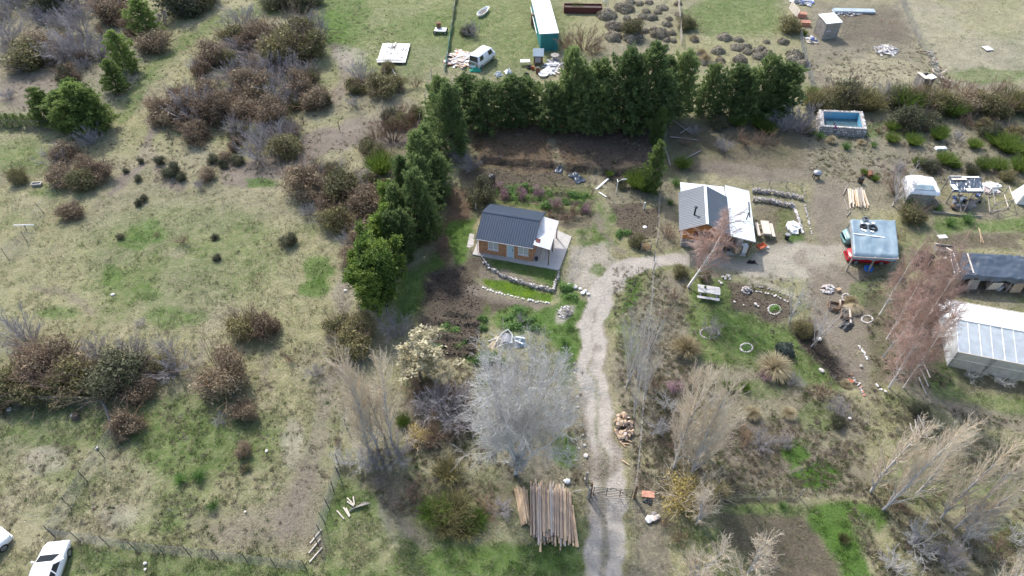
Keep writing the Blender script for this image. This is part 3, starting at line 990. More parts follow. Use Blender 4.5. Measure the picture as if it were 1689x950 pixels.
def tri_cloud(name, c, nrm, size, m, asp=1.0, rng=None, minz=None):
    """one small triangle (leaf) at each point, facing roughly along nrm"""
    n = len(c)
    t = rng.normal(size=(n, 3))
    a = np.cross(nrm, t)
    a /= np.linalg.norm(a, axis=1, keepdims=True) + 1e-9
    b = np.cross(nrm, a)
    b /= np.linalg.norm(b, axis=1, keepdims=True) + 1e-9
    s = size * np.clip(rng.lognormal(-.08, .42, (n, 1)), .35, 2.4)
    v = np.stack([c + a * s * asp, c - a * s * .5 * asp + b * s * .55, c - a * s * .5 * asp - b * s * .55], 1).reshape(-1, 3)
    if minz is not None:
        v[:, 2] = np.maximum(v[:, 2], minz)
    return np_mesh(name, v, np.arange(3 * n).reshape(n, 3), m)


def shrub_mesh(seed, n, leaf, m, lobes=16, hz=.85, sharp=.6):
    """lumpy dome of leaves, 1 wide, about hz high"""
    rng = np.random.default_rng(seed)
    ang = rng.uniform(0, 2 * np.pi, lobes)
    rad = np.sqrt(rng.uniform(0, 1, lobes)) * .34
    lc = np.stack([rad * np.cos(ang), rad * np.sin(ang), rng.uniform(.12, .95, lobes) * (hz - .16) * (1 - (rad / .48) ** 2 * .75)], 1)
    lr = rng.uniform(.11, .20, lobes)
    pick = rng.choice(lobes, n, p=lr ** 2 / (lr ** 2).sum())
    d = rng.normal(size=(n, 3))
    d[:, 2] += .25
    d /= np.linalg.norm(d, axis=1, keepdims=True)
    r = lr[pick] * (1 - rng.uniform(0, 1, n) ** 2 * .55) * (1 + (rng.uniform(0, 1, n) < sharp) * rng.uniform(0, .55, n))
    c = lc[pick] + d * r[:, None]
    c[:, 2] = np.maximum(c[:, 2], .015)
    nm = d + rng.normal(size=(n, 3)) * .8
    return tri_cloud('foliage', c, nm, leaf, m, 1.1, rng, .004)


def stems_mesh(seed, m, n=16, L=.8, spread=.9, kids=3):
    rng = random.Random(seed)
    roots = []
    for i in range(n):
        a = rng.uniform(0, 6.28)
        s = rng.uniform(.1, spread)
        roots.append(((.05 * math.cos(a), .05 * math.sin(a), -.03), (s * math.cos(a), s * math.sin(a), 1), L * rng.uniform(.6, 1), .011))
    LV = [dict(seg=3, gn=.12, up=.02, n=kids, ang=.6, ratio=.45, fall=.3, start=.35, rr=.55), dict(seg=2, gn=.15, up=0, taper=.8)]
    return segs_mesh('stems', grow(seed, roots, LV), m)


def twig_shrub(seed, mt, n=15, spread=1.0, dense=1.0):
    rng = random.Random(seed)
    roots = []
    for i in range(n):
        a = rng.uniform(0, 6.28)
        s = rng.uniform(.05, spread)
        roots.append(((.06 * math.cos(a), .06 * math.sin(a), -.03), (s * math.cos(a), s * math.sin(a), 1), rng.uniform(.55, .85), .012))
    LV = [dict(seg=3, gn=.10, up=.03, n=9 * dense, ang=.55, ratio=.52, fall=.45, start=.2, rr=.45, rmin=.004),
          dict(seg=3, gn=.14, up=.05, n=8 * dense, ang=.6, ratio=.5, fall=.4, start=.2, rr=.55, rmin=.0032),
          dict(seg=2, gn=.2, up=.05, taper=.6)]
    s = grow(seed + 50, roots, LV)
    return segs_mesh('stems', [x for x in s if x[4] == 0], mt[0]), segs_mesh('foliage', [x for x in s if x[4] > 0], mt[1])


def poplar(seed, mt, w=1.0):
    LV = [dict(seg=9, gn=.022, up=.02, n=50, ang=.52 * w, ratio=.36, fall=.62, start=.05, rr=.36, taper=.88, rmin=.0026),
          dict(seg=4, gn=.055, up=.13, n=10, ang=.42, ratio=.42, fall=.45, start=.12, rr=.45, rmin=.0011),
          dict(seg=3, gn=.08, up=.10, n=4, ang=.45, ratio=.55, fall=.3, start=.1, rr=.6, rmin=.0008),
          dict(seg=2, gn=.1, up=.06, taper=.5)]
    s = grow(seed, [((0, 0, -.02), (0, 0, 1), 1.0, .0135)], LV)
    return segs_mesh('trunk', [x for x in s if x[4] <= 1 and (x[4] == 0 or x[2] > .003)], mt[0]), segs_mesh('crown', [x for x in s if x[4] > 1 or (x[4] == 1 and x[2] <= .003)], mt[1])


def silver_tree(seed, mt, nl=7, dense=1.0):
    rng = random.Random(seed)
    roots = [((0, 0, -.02), (0.02, 0, 1), .22, .022)]
    for i in range(nl):
        a = i * 6.28 / nl + rng.uniform(-.3, .3)
        s = rng.uniform(.15, .95)
        roots.append(((0, 0, rng.uniform(.06, .20)), (s * math.cos(a), s * math.sin(a), 1), rng.uniform(.6, .8) * (1 - .18 * s), .0095))
    LV = [dict(seg=5, gn=.09, up=.05, n=11 * dense, ang=.75, ratio=.52, fall=.45, start=.22, rr=.42, rmin=.0024),
          dict(seg=4, gn=.12, up=.03, n=10 * dense, ang=.7, ratio=.5, fall=.4, start=.15, rr=.45, rmin=.0011),
          dict(seg=3, gn=.16, up=.02, n=7, ang=.7, ratio=.55, fall=.3, start=.15, rr=.55, rmin=.0008),
          dict(seg=2, gn=.2, up=.0, taper=.5)]
    s = grow(seed, roots, LV)
    return segs_mesh('trunk', [x for x in s if x[4] <= 1 and (x[4] == 0 or x[2] > .0022)], mt[0]), segs_mesh('crown', [x for x in s if x[4] > 1 or (x[4] == 1 and x[2] <= .0022)], mt[1])


def birch(seed, mt, lean=(.0, 0)):
    LV = [dict(seg=9, gn=.035, up=.02, n=34, ang=.75, ratio=.40, fall=.55, start=.18, rr=.36, taper=.85, rmin=.003),
          dict(seg=5, gn=.08, up=.03, n=14, ang=.6, ratio=.45, fall=.4, start=.15, rr=.45, rmin=.0015),
          dict(seg=4, gn=.10, up=-.06, n=6, ang=.5, ratio=.65, fall=.3, start=.15, rr=.6, rmin=.0012),
          dict(seg=3, gn=.1, up=-.12, taper=.5)]
    s = grow(seed, [((0, 0, -.02), (lean[0], lean[1], 1), 1.0, .014)], LV)
    return segs_mesh('trunk', [x for x in s if x[4] <= 1 and (x[4] == 0 or x[2] > .0036)], mt[0]), segs_mesh('crown', [x for x in s if x[4] > 1 or (x[4] == 1 and x[2] <= .0036)], mt[1])


def pine(seed, mt, nb=120, slim=1.0, low=.05):
    """bushy conifer, unit height, about .44 wide"""
    rng = np.random.default_rng(seed)
    segs = [((0, 0, -.02), (0, 0, .5), .016, .011, 0), ((0, 0, .5), (0, 0, .97), .011, .002, 0)]
    C, D = [], []
    lump = rng.uniform(.70, 1.35, 24)
    for i in range(nb):
        t = (i + rng.uniform()) / nb
        t = t ** 1.1
        z = low + (.96 - low) * t
        az = i * 2.39996 + rng.normal() * .25
        R_ = (.225 * (1 - t) ** .52 * (.62 + .38 * min(1, t * 4 + .1)) + .012) * lump[int((az % 6.283) / 6.283 * 6) + 6 * int(t * 3.99)] * rng.uniform(.7, 1.3) * slim
        s = np.array([0, 0, z - .03])
        e = np.array([R_ * math.cos(az), R_ * math.sin(az), z + R_ * (.10 + .55 * t)])
        e[2] += rng.normal() * .015
        segs.append((tuple(s), tuple(e), .0045, .0012, 1))
        k = max(3, int(4 + R_ * 38))
        for j in range(k):
            f = rng.uniform(.30, 1.0) ** .7
            p = s + (e - s) * f + rng.normal(size=3) * np.array([.022, .022, .015]) * (1.4 - .5 * f)
            C.append(p)
            D.append(np.array([math.cos(az) * .7, math.sin(az) * .7, .55 + .3 * t]))
    for j in range(10):
        C.append(np.array([0, 0, .93 + .007 * j]) + rng.normal(size=3) * .008)
        D.append(np.array([0, 0, 1.0]))
    C = np.repeat(np.array(C), 15, 0)
    D = np.repeat(np.array(D), 15, 0)
    n = len(C)
    d = D + rng.normal(size=(n, 3)) * .62
    d /= np.linalg.norm(d, axis=1, keepdims=True)
    C = C + rng.normal(size=(n, 3)) * .007
    L = rng.uniform(.018, .042, (n, 1))
    sd = np.cross(d, rng.normal(size=(n, 3)))
    sd /= np.linalg.norm(sd, axis=1, keepdims=True) + 1e-9
    W = .0052
    v = np.stack([C - sd * W, C + sd * W, C + d * L], 1).reshape(-1, 3)
    v[:, 2] = np.maximum(v[:, 2], .01)
    return segs_mesh('trunk', segs, mt[0]), np_mesh('crown', v, np.arange(3 * n).reshape(n, 3), mt[1])


def leafy_tree(seed, mt, n=9000, leaf=.013, w=.5):
    rng = np.random.default_rng(seed)
    LV = [dict(seg=6, gn=.04, up=.03, n=22, ang=.6, ratio=.42, fall=.5, start=.1, rr=.4, taper=.85, rmin=.003), dict(seg=3, gn=.1, up=.08, n=6, ang=.6, ratio=.5, fall=.3, start=.2, rr=.5), dict(seg=2, gn=.15, up=.05)]
    s = grow(seed, [((0, 0, -.02), (0, 0, 1), .95, .016)], LV)
    tips = np.array([x[1] for x in s if x[4] >= 1])
    p = tips[rng.integers(0, len(tips), n)] + rng.normal(size=(n, 3)) * .022
    p[:, 2] = np.maximum(p[:, 2], .02)
    nm = rng.normal(size=(n, 3)) + np.array([0, 0, .6])
    return segs_mesh('trunk', [x for x in s if x[4] <= 1], mt[0]), tri_cloud('crown', p, nm, leaf, mt[1], 1.2, rng)


def broom(seed, m, n=330, spread=.9, wid=.008, kids=7):
    rng = np.random.default_rng(seed)
    a = rng.uniform(0, 6.283, n)
    s = np.sqrt(rng.uniform(0, 1, n)) * spread
    d = np.stack([s * np.cos(a), s * np.sin(a), np.ones(n)], 1)
    d /= np.linalg.norm(d, axis=1, keepdims=True)
    b = np.stack([.16 * np.cos(a) * s, .16 * np.sin(a) * s, np.zeros(n)], 1)
    L = rng.uniform(.55, 1.0, (n, 1))
    B = np.repeat(b + d * L * 0, kids, 0)
    f = np.tile(np.linspace(0, .72, kids), n)[:, None]
    B = B + np.repeat(d * L, kids, 0) * f
    dd = np.repeat(d, kids, 0) + rng.normal(size=(n * kids, 3)) * .26
    dd /= np.linalg.norm(dd, axis=1, keepdims=True)
    sd = np.cross(dd, rng.normal(size=dd.shape))
    sd /= np.linalg.norm(sd, axis=1, keepdims=True) + 1e-9
    l = rng.uniform(.16, .34, (n * kids, 1))
    v = np.stack([B - sd * wid, B + sd * wid, B + dd * l], 1).reshape(-1, 3)
    v[:, 2] = np.maximum(v[:, 2], .003)
    return np_mesh('foliage', v, np.arange(len(v)).reshape(-1, 3), m)


def tussock(seed, m, n=1700):
    rng = np.random.default_rng(seed)
    a = rng.uniform(0, 6.283, n)
    s = np.sqrt(rng.uniform(0, 1, n))
    d = np.stack([s * np.cos(a), s * np.sin(a), 1.15 - .55 * s], 1)
    b = d * np.array([.14, .14, 0])
    L = rng.uniform(.45, .75, (n, 1))
    mid = b + d * L * .62
    tip = b + d * L + np.stack([np.cos(a) * .16 * s, np.sin(a) * .16 * s, -.22 * s], 1)
    sd = np.cross(d, rng.normal(size=d.shape))
    sd /= np.linalg.norm(sd, axis=1, keepdims=True) + 1e-9
    w = .007
    v = np.stack([b - sd * w, b + sd * w, mid + sd * w, mid - sd * w, tip], 1).reshape(-1, 3)
    v[:, 2] = np.maximum(v[:, 2], .003)
    o = np.arange(n)[:, None] * 5
    f = np.concatenate([o + np.array([[0, 1, 2]]), o + np.array([[0, 2, 3]]), o + np.array([[3, 2, 4]])], 0)
    return np_mesh('foliage', v, f, m)


def cushion(seed, m, n=2600):
    """rounded grey spiny cushion, 1 wide"""
    rng = np.random.default_rng(seed)
    d = rng.normal(size=(n, 3))
    d[:, 2] = np.abs(d[:, 2]) + .02
    d /= np.linalg.norm(d, axis=1, keepdims=True)
    r = .44 * (1 + .16 * np.sin(d[:, 0] * 4 + seed) * np.cos(d[:, 1] * 5 + seed * 2)) * (1 - rng.uniform(0, 1, n) ** 3 * .4)
    c = d * r[:, None] * np.array([1, 1, .78])
    return tri_cloud('foliage', c, d + rng.normal(size=(n, 3)) * .5, .033, m, 1.1, rng, .003)


M_ = MATS
PROTO = {}
for k_, mm, st in (('rust', 'leaf_rust', 'twig_rust'), ('olive', 'leaf_olive', 'twig_brown'), ('dark', 'leaf_dark', 'bark_dark')):
    PROTO[k_] = [(stems_mesh(10 + i, M_[st], 30, 1.0, 1.1, 5), shrub_mesh(100 + i * 7 + len(k_), 7500, .0195, M_[mm], 15 + 3 * i, .80 + .05 * i)) for i in range(4)]
PROTO['grey'] = [twig_shrub(200 + i, (M_['twig_grey'], M_['twig_grey']), 19, 1.05) for i in range(3)]
PROTO['brownlow'] = [twig_shrub(230 + i, (M_['twig_brown'], M_['twig_rust']), 16, 1.5) for i in range(2)]
PROTO['silverlow'] = [twig_shrub(240 + i, (M_['bark_pale'], M_['twig_silver']), 14, 1.1) for i in range(2)]
PROTO['broom'] = [(stems_mesh(60 + i, M_['twig_brown'], 10, .5, .6, 2), broom(300 + i, M_['leaf_broom'])) for i in range(3)]
PROTO['olivebroom'] = [(stems_mesh(70 + i, M_['twig_brown'], 10, .5, .6, 2), broom(320 + i, M_['leaf_olive'], 330, 1.0)) for i in range(2)]
PROTO['cush'] = [(None, cushion(400 + i, M_['leaf_cush'])) for i in range(3)]
PROTO['ball'] = [(None, cushion(410, M_['leaf_bluish']))]
PROTO['tuft'] = [(None, tussock(420 + i, M_['leaf_straw'])) for i in range(2)]
PROTO['gtuft'] = [(None, tussock(430 + i, M_['leaf_veg'], 260)) for i in range(2)]
PROTO['pink'] = [(stems_mesh(80, M_['twig_brown'], 16, .8, .8, 4), shrub_mesh(441, 2200, .018, M_['leaf_pink'], 12, .85))]
PROTO['gold'] = [(stems_mesh(81, M_['twig_tan'], 30, .95, .9, 6), shrub_mesh(451, 2400, .017, M_['leaf_gold'], 16, .95, .6))]
PROTO['veg'] = [(None, shrub_mesh(460 + i, 1600, .034, M_['leaf_veg'], 11, .5)) for i in range(2)]
PROTO['pine'] = [pine(500 + i, (M_['bark_dark'], M_['leaf_pine']), 150, 1.0 + .1 * i) for i in range(4)]
PROTO['pine2'] = [pine(520 + i, (M_['bark_dark'], M_['leaf_pine2']), 130, 1.05) for i in range(3)]
PROTO['juniper'] = [pine(540, (M_['bark_dark'], M_['leaf_pine2']), 70, .8, .02)]
PROTO['yellow'] = [leafy_tree(560 + i, (M_['bark_grey'], M_['leaf_yellow']), 11000, .015) for i in range(3)]
PROTO['poplar'] = [poplar(600 + i, (M_['bark_pale'], M_['twig_tan']), (.85, 1.0, 1.15)[i]) for i in range(3)]
PROTO['silver'] = [silver_tree(620 + i, (M_['bark_pale'], M_['twig_silver']), 12, (1.3, .85)[i]) for i in range(2)]
PROTO['bare'] = [silver_tree(640 + i, (M_['bark_pale'], M_['twig_silver' if i else 'twig_grey']), 6, .55) for i in range(2)]
PROTO['birch'] = [birch(660 + i, (M_['bark_birch'], M_['twig_pink']), ((.17, .0), (.0, .05), (-.03, 0))[i]) for i in range(3)]
PROTO['blossom'] = [(lambda a: (a[0], a[1]))(leafy_tree(680, (M_['bark_grey'], M_['leaf_cream']), 3800, .016))]


def normalise(pair, height=1.0):
    """scale a plant so its crown is 1 wide and `height` tall"""
    cr = pair[1]
    a = np.empty(len(cr.vertices) * 3, np.float32)
    cr.vertices.foreach_get('co', a)
    v = a.reshape(-1, 3)
    r = np.percentile(np.hypot(v[:, 0], v[:, 1]), 95)
    zt = np.percentile(v[:, 2], 99.5)
    for me in pair:
        if me is None or me.get('normed'):
            continue
        a = np.empty(len(me.vertices) * 3, np.float32)
        me.vertices.foreach_get('co', a)
        v = a.reshape(-1, 3) * np.array([.5 / r, .5 / r, height / zt], np.float32)
        me.vertices.foreach_set('co', v.ravel())
        me['normed'] = 1
        me.update()


for k_, L_ in PROTO.items():
    for pr_ in L_:
        normalise(pr_, 1.0 if k_ in ('pine', 'pine2', 'juniper', 'yellow', 'poplar', 'silver', 'bare', 'birch', 'blossom') else .5 if k_ == 'veg' else .55 if k_ == 'cush' else .85)
NAMES = dict(rust='brown_shrub', olive='olive_shrub', dark='dark_shrub', grey='bare_shrub', brownlow='dead_shrub', silverlow='bare_shrub', broom='broom_shrub',
             olivebroom='broom_shrub', cush='cushion_plant', ball='round_shrub', tuft='straw_tussock', gtuft='weed_clump', pink='blossom_shrub', gold='blossom_shrub', veg='vegetable_clump')
CATS = dict(cush='cushion plant', tuft='tussock', gtuft='weed', veg='vegetable')
ADJ = dict(rust='rusty brown leafy shrub', olive='olive green leafy shrub', dark='dark green dense shrub', grey='leafless grey twiggy shrub', brownlow='tangled dead brown shrub',
           silverlow='pale silvery leafless shrub', broom='bright green upright broom shrub', olivebroom='olive broom of thin stems', cush='rounded grey-brown cushion plant',
           ball='round bluish green shrub', tuft='big straw-coloured grass tussock', gtuft='small green weed clump', pink='small shrub in pink blossom', gold='shrub in golden yellow blossom', veg='leafy green vegetable clump')
prng = random.Random(77)


def shrub(x, y, w, kind, where, hr=None, label=None):
    if kind == 'rust' and not label:
        q = prng.random()
        kind = 'olive' if q < .16 else 'grey' if q < .40 else kind
    m = mpp(y) * w
    p = GG(x, y - .2 * w)
    hr = hr if hr else prng.uniform(.75, 1.0)
    st, fo = prng.choice(PROTO[kind])
    sz = '' if label else ('large ' if m > 3.3 else 'small ' if m < 1.6 else '')
    lb = label or (sz + ADJ[kind].replace('small ', '').replace('big ', '') + ' ' + where)
    s = (m * 1.15, m * prng.uniform(1.0, 1.2), m * hr)
    if st is None:
        o = put(NAMES[kind], fo, None, p, prng.uniform(0, 6.28), s)
        return tag(o, lb, CATS.get(kind, 'shrub'), None if label else sz + NAMES[kind].replace('_', ' ') + 's ' + where)
    o = thing(NAMES[kind], lb, 'shrub', p, prng.uniform(0, 6.28), None if label else sz + NAMES[kind].replace('_', ' ') + 's ' + where)
    o.scale = s
    put('stems', st, o)
    put('foliage', fo, o)
    return o


def tree(kind, base, top, w, name, label, group=None, variant=None, unit_w=.44, cat='tree', rz=None):
    """upright tree whose foot and tip show at these pixels, w = crown width in px at its foot"""
    p = GG(*base)
    h = max(.6, height_of(base, top)) * (prng.uniform(.88, 1.1) if kind == 'pine' else 1)
    tr, cr = PROTO[kind][variant if variant is not None else prng.randrange(len(PROTO[kind]))]
    o = thing(name, label, cat, p, prng.uniform(0, 6.28), group)
    o.rotation_euler = (prng.gauss(0, .045), prng.gauss(0, .045), prng.uniform(0, 6.28)) if rz is None else (0, 0, rz)
    s = w * mpp(base[1])
    o.scale = (s * prng.uniform(.9, 1.12), s * prng.uniform(.9, 1.12), h)
    put('trunk', tr, o)
    put('crown', cr, o)
    return o


# ------------------------------------------------------------------ planting
W1 = 'in the scrub behind the pines of the far wire fence'
for x, y, w, k in [(95, 27, 70, 'dark'), (200, 8, 36, 'dark'), (188, 44, 55, 'rust'), (300, 36, 62, 'dark'), (330, 28, 46, 'olive'), (308, 34, 44, 'grey'), (14, 82, 60, 'rust'), (95, 56, 40, 'grey'), (138, 66, 58, 'grey'), (48, 120, 64, 'olive'), (72, 98, 46, 'rust'), (112, 116, 72, 'grey'),
                   (140, 108, 60, 'grey'), (185, 40, 46, 'grey'), (28, 26, 60, 'grey'), (32, 126, 38, 'grey'), (110, 138, 26, 'dark'), (268, 46, 36, 'grey'), (258, 92, 48, 'rust'), (60, 40, 36, 'grey'), (165, 30, 44, 'grey'), (222, 62, 30, 'rust'), (10, 40, 40, 'grey'), (70, 170, 22, 'grey'), (15, 168, 26, 'grey'), (130, 30, 40, 'grey'), (150, 10, 44, 'grey'), (345, 12, 40, 'dark'), (30, 4, 50, 'dark')]:
    shrub(x, y, w, k, W1)
W2 = 'in the big thicket round the small white panel'
for x, y, w, k in [(263, 192, 36, 'rust'), (288, 212, 60, 'rust'), (325, 216, 72, 'rust'), (354, 208, 60, 'rust'), (330, 190, 60, 'rust'), (305, 195, 30, 'dark'), (328, 238, 42, 'rust'), (350, 112, 48, 'rust'), (405, 60, 64, 'grey'), (392, 102, 48, 'grey'), (432, 78, 44, 'rust'), (420, 118, 44, 'grey'),
                   (470, 114, 70, 'olive'), (510, 108, 62, 'rust'), (455, 92, 50, 'grey'), (525, 76, 56, 'grey'), (490, 84, 60, 'olive'), (445, 165, 52, 'rust'), (472, 190, 62, 'grey'), (495, 168, 50, 'rust'), (450, 214, 56, 'rust'), (520, 184, 44, 'rust'), (418, 168, 58, 'rust'), (405, 202, 44, 'rust'), (428, 276, 58, 'rust'),
                   (470, 266, 52, 'olive'), (400, 232, 44, 'rust'), (430, 250, 44, 'grey'), (455, 240, 46, 'rust'), (425, 142, 46, 'grey'), (385, 150, 50, 'grey'), (460, 140, 60, 'grey'), (505, 138, 46, 'rust'), (440, 120, 40, 'rust'), (375, 186, 40, 'rust'), (480, 232, 40, 'rust'), (412, 90, 40, 'rust'), (384, 76, 40, 'olive')]:
    shrub(x, y, w, k, W2)
shrub(425, 234, 22, 'broom', '', label='small bright green broom among the brown thicket bushes')
W3 = 'on the rough ground before the white plank platform'
for x, y, w, k in [(462, 22, 52, 'dark'), (505, 20, 52, 'dark'), (600, 140, 46, 'grey'), (632, 164, 52, 'olive'), (655, 150, 30, 'olive'), (645, 206, 28, 'dark'), (648, 246, 62, 'brownlow'), (620, 235, 40, 'brownlow'), (680, 240, 36, 'brownlow'), (612, 268, 38, 'olive'), (585, 180, 24, 'grey'), (640, 122, 24, 'olive'), (664, 190, 26, 'brownlow')]:
    shrub(x, y, w, k, W3)
W4 = 'along the outer side of the yellow-green trees'
for x, y, w, k in [(505, 328, 58, 'rust'), (546, 284, 22, 'olive'), (560, 332, 56, 'olive'), (612, 360, 58, 'rust'), (555, 384, 50, 'olive'), (605, 408, 46, 'rust'), (580, 440, 38, 'rust'), (590, 330, 40, 'grey'), (510, 360, 30, 'grey'), (520, 300, 36, 'grey'), (575, 592, 66, 'olive'), (592, 562, 54, 'olive'), (560, 555, 44, 'olive'), (530, 375, 26, 'grey'), (600, 300, 30, 'rust'), (540, 350, 36, 'rust')]:
    shrub(x, y, w, k, W4)
shrub(630, 294, 46, 'broom', '', label='bright green broom bush beside the pale olive bush')
W5 = 'standing alone on the open meadow'
for x, y, w, k in [(30, 308, 32, 'rust'), (90, 280, 42, 'rust'), (110, 308, 44, 'rust'), (170, 302, 40, 'rust'), (136, 322, 48, 'olive'), (155, 246, 46, 'grey'), (118, 364, 36, 'rust'), (342, 300, 26, 'rust'), (285, 294, 28, 'dark'), (405, 558, 54, 'olive'), (440, 558, 46, 'rust'), (378, 654, 82, 'rust'), (402, 752, 26, 'rust'), (366, 702, 24, 'rust'),
                   (405, 692, 40, 'rust'), (520, 624, 28, 'rust'), (235, 538, 20, 'grey'), (477, 408, 28, 'dark'), (140, 282, 30, 'rust'), (355, 396, 12, 'dark'), (358, 430, 14, 'dark'), (330, 316, 22, 'grey'), (110, 270, 40, 'rust'), (480, 598, 24, 'brownlow'), (300, 300, 16, 'dark'), (265, 272, 16, 'dark'), (325, 232, 16, 'dark'), (352, 270, 18, 'dark'), (392, 272, 20, 'dark'), (370, 278, 15, 'dark'), (228, 300, 12, 'dark'), (233, 270, 10, 'dark'), (208, 286, 10, 'dark'), (300, 405, 26, 'brownlow'), (200, 395, 12, 'dark'), (262, 392, 14, 'brownlow'),
                   (405, 778, 14, 'olive'), (300, 800, 30, 'gtuft'), (330, 795, 34, 'gtuft'), (352, 842, 30, 'gtuft'), (230, 340, 14, 'dark'), (240, 332, 12, 'dark')]:
    shrub(x, y, w, k, W5)
W6 = 'in the dense clump on the wire fence'
for x, y, w, k in [(48, 655, 72, 'olive'), (95, 632, 84, 'rust'), (122, 660, 72, 'olive'), (18, 650, 40, 'rust'), (70, 665, 60, 'olive'), (205, 655, 86, 'dark'), (185, 640, 50, 'olive'), (225, 640, 60, 'dark'), (288, 630, 64, 'rust'), (270, 620, 40, 'olive'), (212, 718, 52, 'rust'), (145, 640, 46, 'rust'), (60, 620, 60, 'rust'), (235, 660, 44, 'rust')]:
    shrub(x, y, w, k, W6)
for x, y, w, k in [(50, 582, 78, 'grey'), (158, 600, 56, 'grey'), (222, 604, 54, 'grey'), (282, 588, 44, 'grey'), (120, 600, 30, 'grey')]:
    shrub(x, y, w, k, 'rising behind the dense clump on the wire fence', .95)
W7 = 'in the bramble patch beside the bare poplars of the plot'
for x, y, w, k in [(655, 565, 54, 'grey'), (690, 660, 66, 'brownlow'), (735, 700, 86, 'grey'), (765, 668, 54, 'brownlow'), (722, 730, 54, 'brownlow'), (700, 690, 46, 'grey'), (755, 715, 56, 'grey'), (598, 775, 54, 'silverlow'), (655, 770, 66, 'grey'), (570, 770, 40, 'silverlow'), (620, 780, 44, 'grey'), (800, 625, 26, 'brownlow'), (680, 600, 40, 'grey'), (740, 660, 46, 'brownlow'), (705, 575, 40, 'silverlow'), (560, 735, 20, 'brownlow')]:
    shrub(x, y, w, k, W7)
shrub(665, 702, 24, 'broom', '', label='small green broom at the foot of the bare poplars')
shrub(690, 735, 40, 'gold', '', label='low shrub with pale yellow catkins below the green broom')
W8 = 'near the log pile outside the plot'
for x, y, w, k in [(718, 858, 50, 'broom'), (765, 885, 48, 'olivebroom'), (748, 850, 54, 'olivebroom'), (785, 870, 40, 'broom'), (735, 878, 44, 'olivebroom'), (800, 860, 50, 'brownlow'), (690, 820, 46, 'brownlow'), (825, 850, 36, 'grey'), (740, 790, 46, 'olivebroom')]:
    shrub(x, y, w, k, W8, .55)
W9 = 'in the long hedge behind the stone pool'
for i, x in enumerate(range(1338, 1700, 19)):
    shrub(x, 186 + 5 * math.sin(i * 1.7) + (8 if x > 1520 else 0), prng.uniform(36, 50), prng.choice(['olive', 'olive', 'olivebroom', 'dark', 'rust', 'broom']), W9, .95)
for x, y, w, k in [(1340, 160, 20, 'broom'), (1480, 178, 30, 'broom'), (1545, 190, 30, 'broom'), (1320, 230, 60, 'grey'), (1290, 225, 50, 'grey'), (1360, 175, 30, 'rust'), (1590, 165, 40, 'brownlow'), (1560, 158, 40, 'brownlow'), (1640, 160, 40, 'brownlow')]:
    shrub(x, y, w, k, W9)
W10 = 'on the scrubby bank in front of the long hedge'
for x, y, w, k in [(1470, 238, 24, 'broom'), (1492, 222, 46, 'dark'), (1505, 244, 28, 'broom'), (1520, 215, 40, 'dark'), (1545, 235, 26, 'broom'), (1552, 225, 20, 'broom'), (1470, 218, 24, 'broom'), (1475, 240, 20, 'brownlow'), (1622, 218, 26, 'olive'), (1642, 246, 34, 'broom'), (1660, 258, 40, 'broom'), (1605, 248, 24, 'broom'), (1630, 232, 30, 'dark'), (1556, 276, 28, 'broom'), (1573, 280, 20, 'broom'),
                   (1618, 284, 26, 'broom'), (1645, 285, 28, 'broom'), (1680, 288, 34, 'broom'), (1512, 276, 20, 'broom'), (1535, 278, 18, 'dark'), (1590, 215, 30, 'brownlow'), (1580, 236, 20, 'grey'), (1668, 232, 30, 'olive'), (1530, 285, 26, 'dark'), (1600, 290, 24, 'dark'), (1660, 300, 24, 'olive'), (1450, 225, 22, 'brownlow'), (1480, 285, 24, 'grey'), (1690, 262, 24, 'broom'),
                   (1338, 225, 20, 'gtuft'), (1370, 238, 18, 'tuft'), (1352, 232, 20, 'gtuft'), (1420, 240, 14, 'tuft'), (1440, 245, 16, 'gtuft'), (1395, 250, 22, 'gtuft'), (1330, 222, 22, 'tuft'), (1425, 290, 14, 'broom'), (1442, 300, 14, 'broom'), (1265, 225, 30, 'broom'), (1250, 215, 26, 'broom'), (1215, 212, 26, 'broom'), (1185, 215, 24, 'dark'), (1230, 245, 40, 'brownlow'), (1260, 250, 46, 'brownlow'), (1195, 255, 30, 'grey')]:
    shrub(x, y, w, k, W10)
W11 = 'along the shady fence line between the two houses'
for x, y, w, k in [(1125, 282, 30, 'broom'), (1130, 245, 26, 'brownlow'), (1115, 310, 24, 'gtuft'), (1098, 400, 36, 'brownlow'), (1142, 225, 20, 'grey'), (1105, 340, 16, 'gtuft'), (1060, 300, 34, 'dark'), (1050, 316, 38, 'broom'), (1065, 322, 36, 'broom'), (1025, 312, 18, 'dark'), (1005, 292, 12, 'broom')]:
    shrub(x, y, w, k, W11)
shrub(1051, 408, 26, 'olive', '', label='rounded green bush beside the small wooden gate')
W12 = 'on the cushion heath behind the pine windbreak'
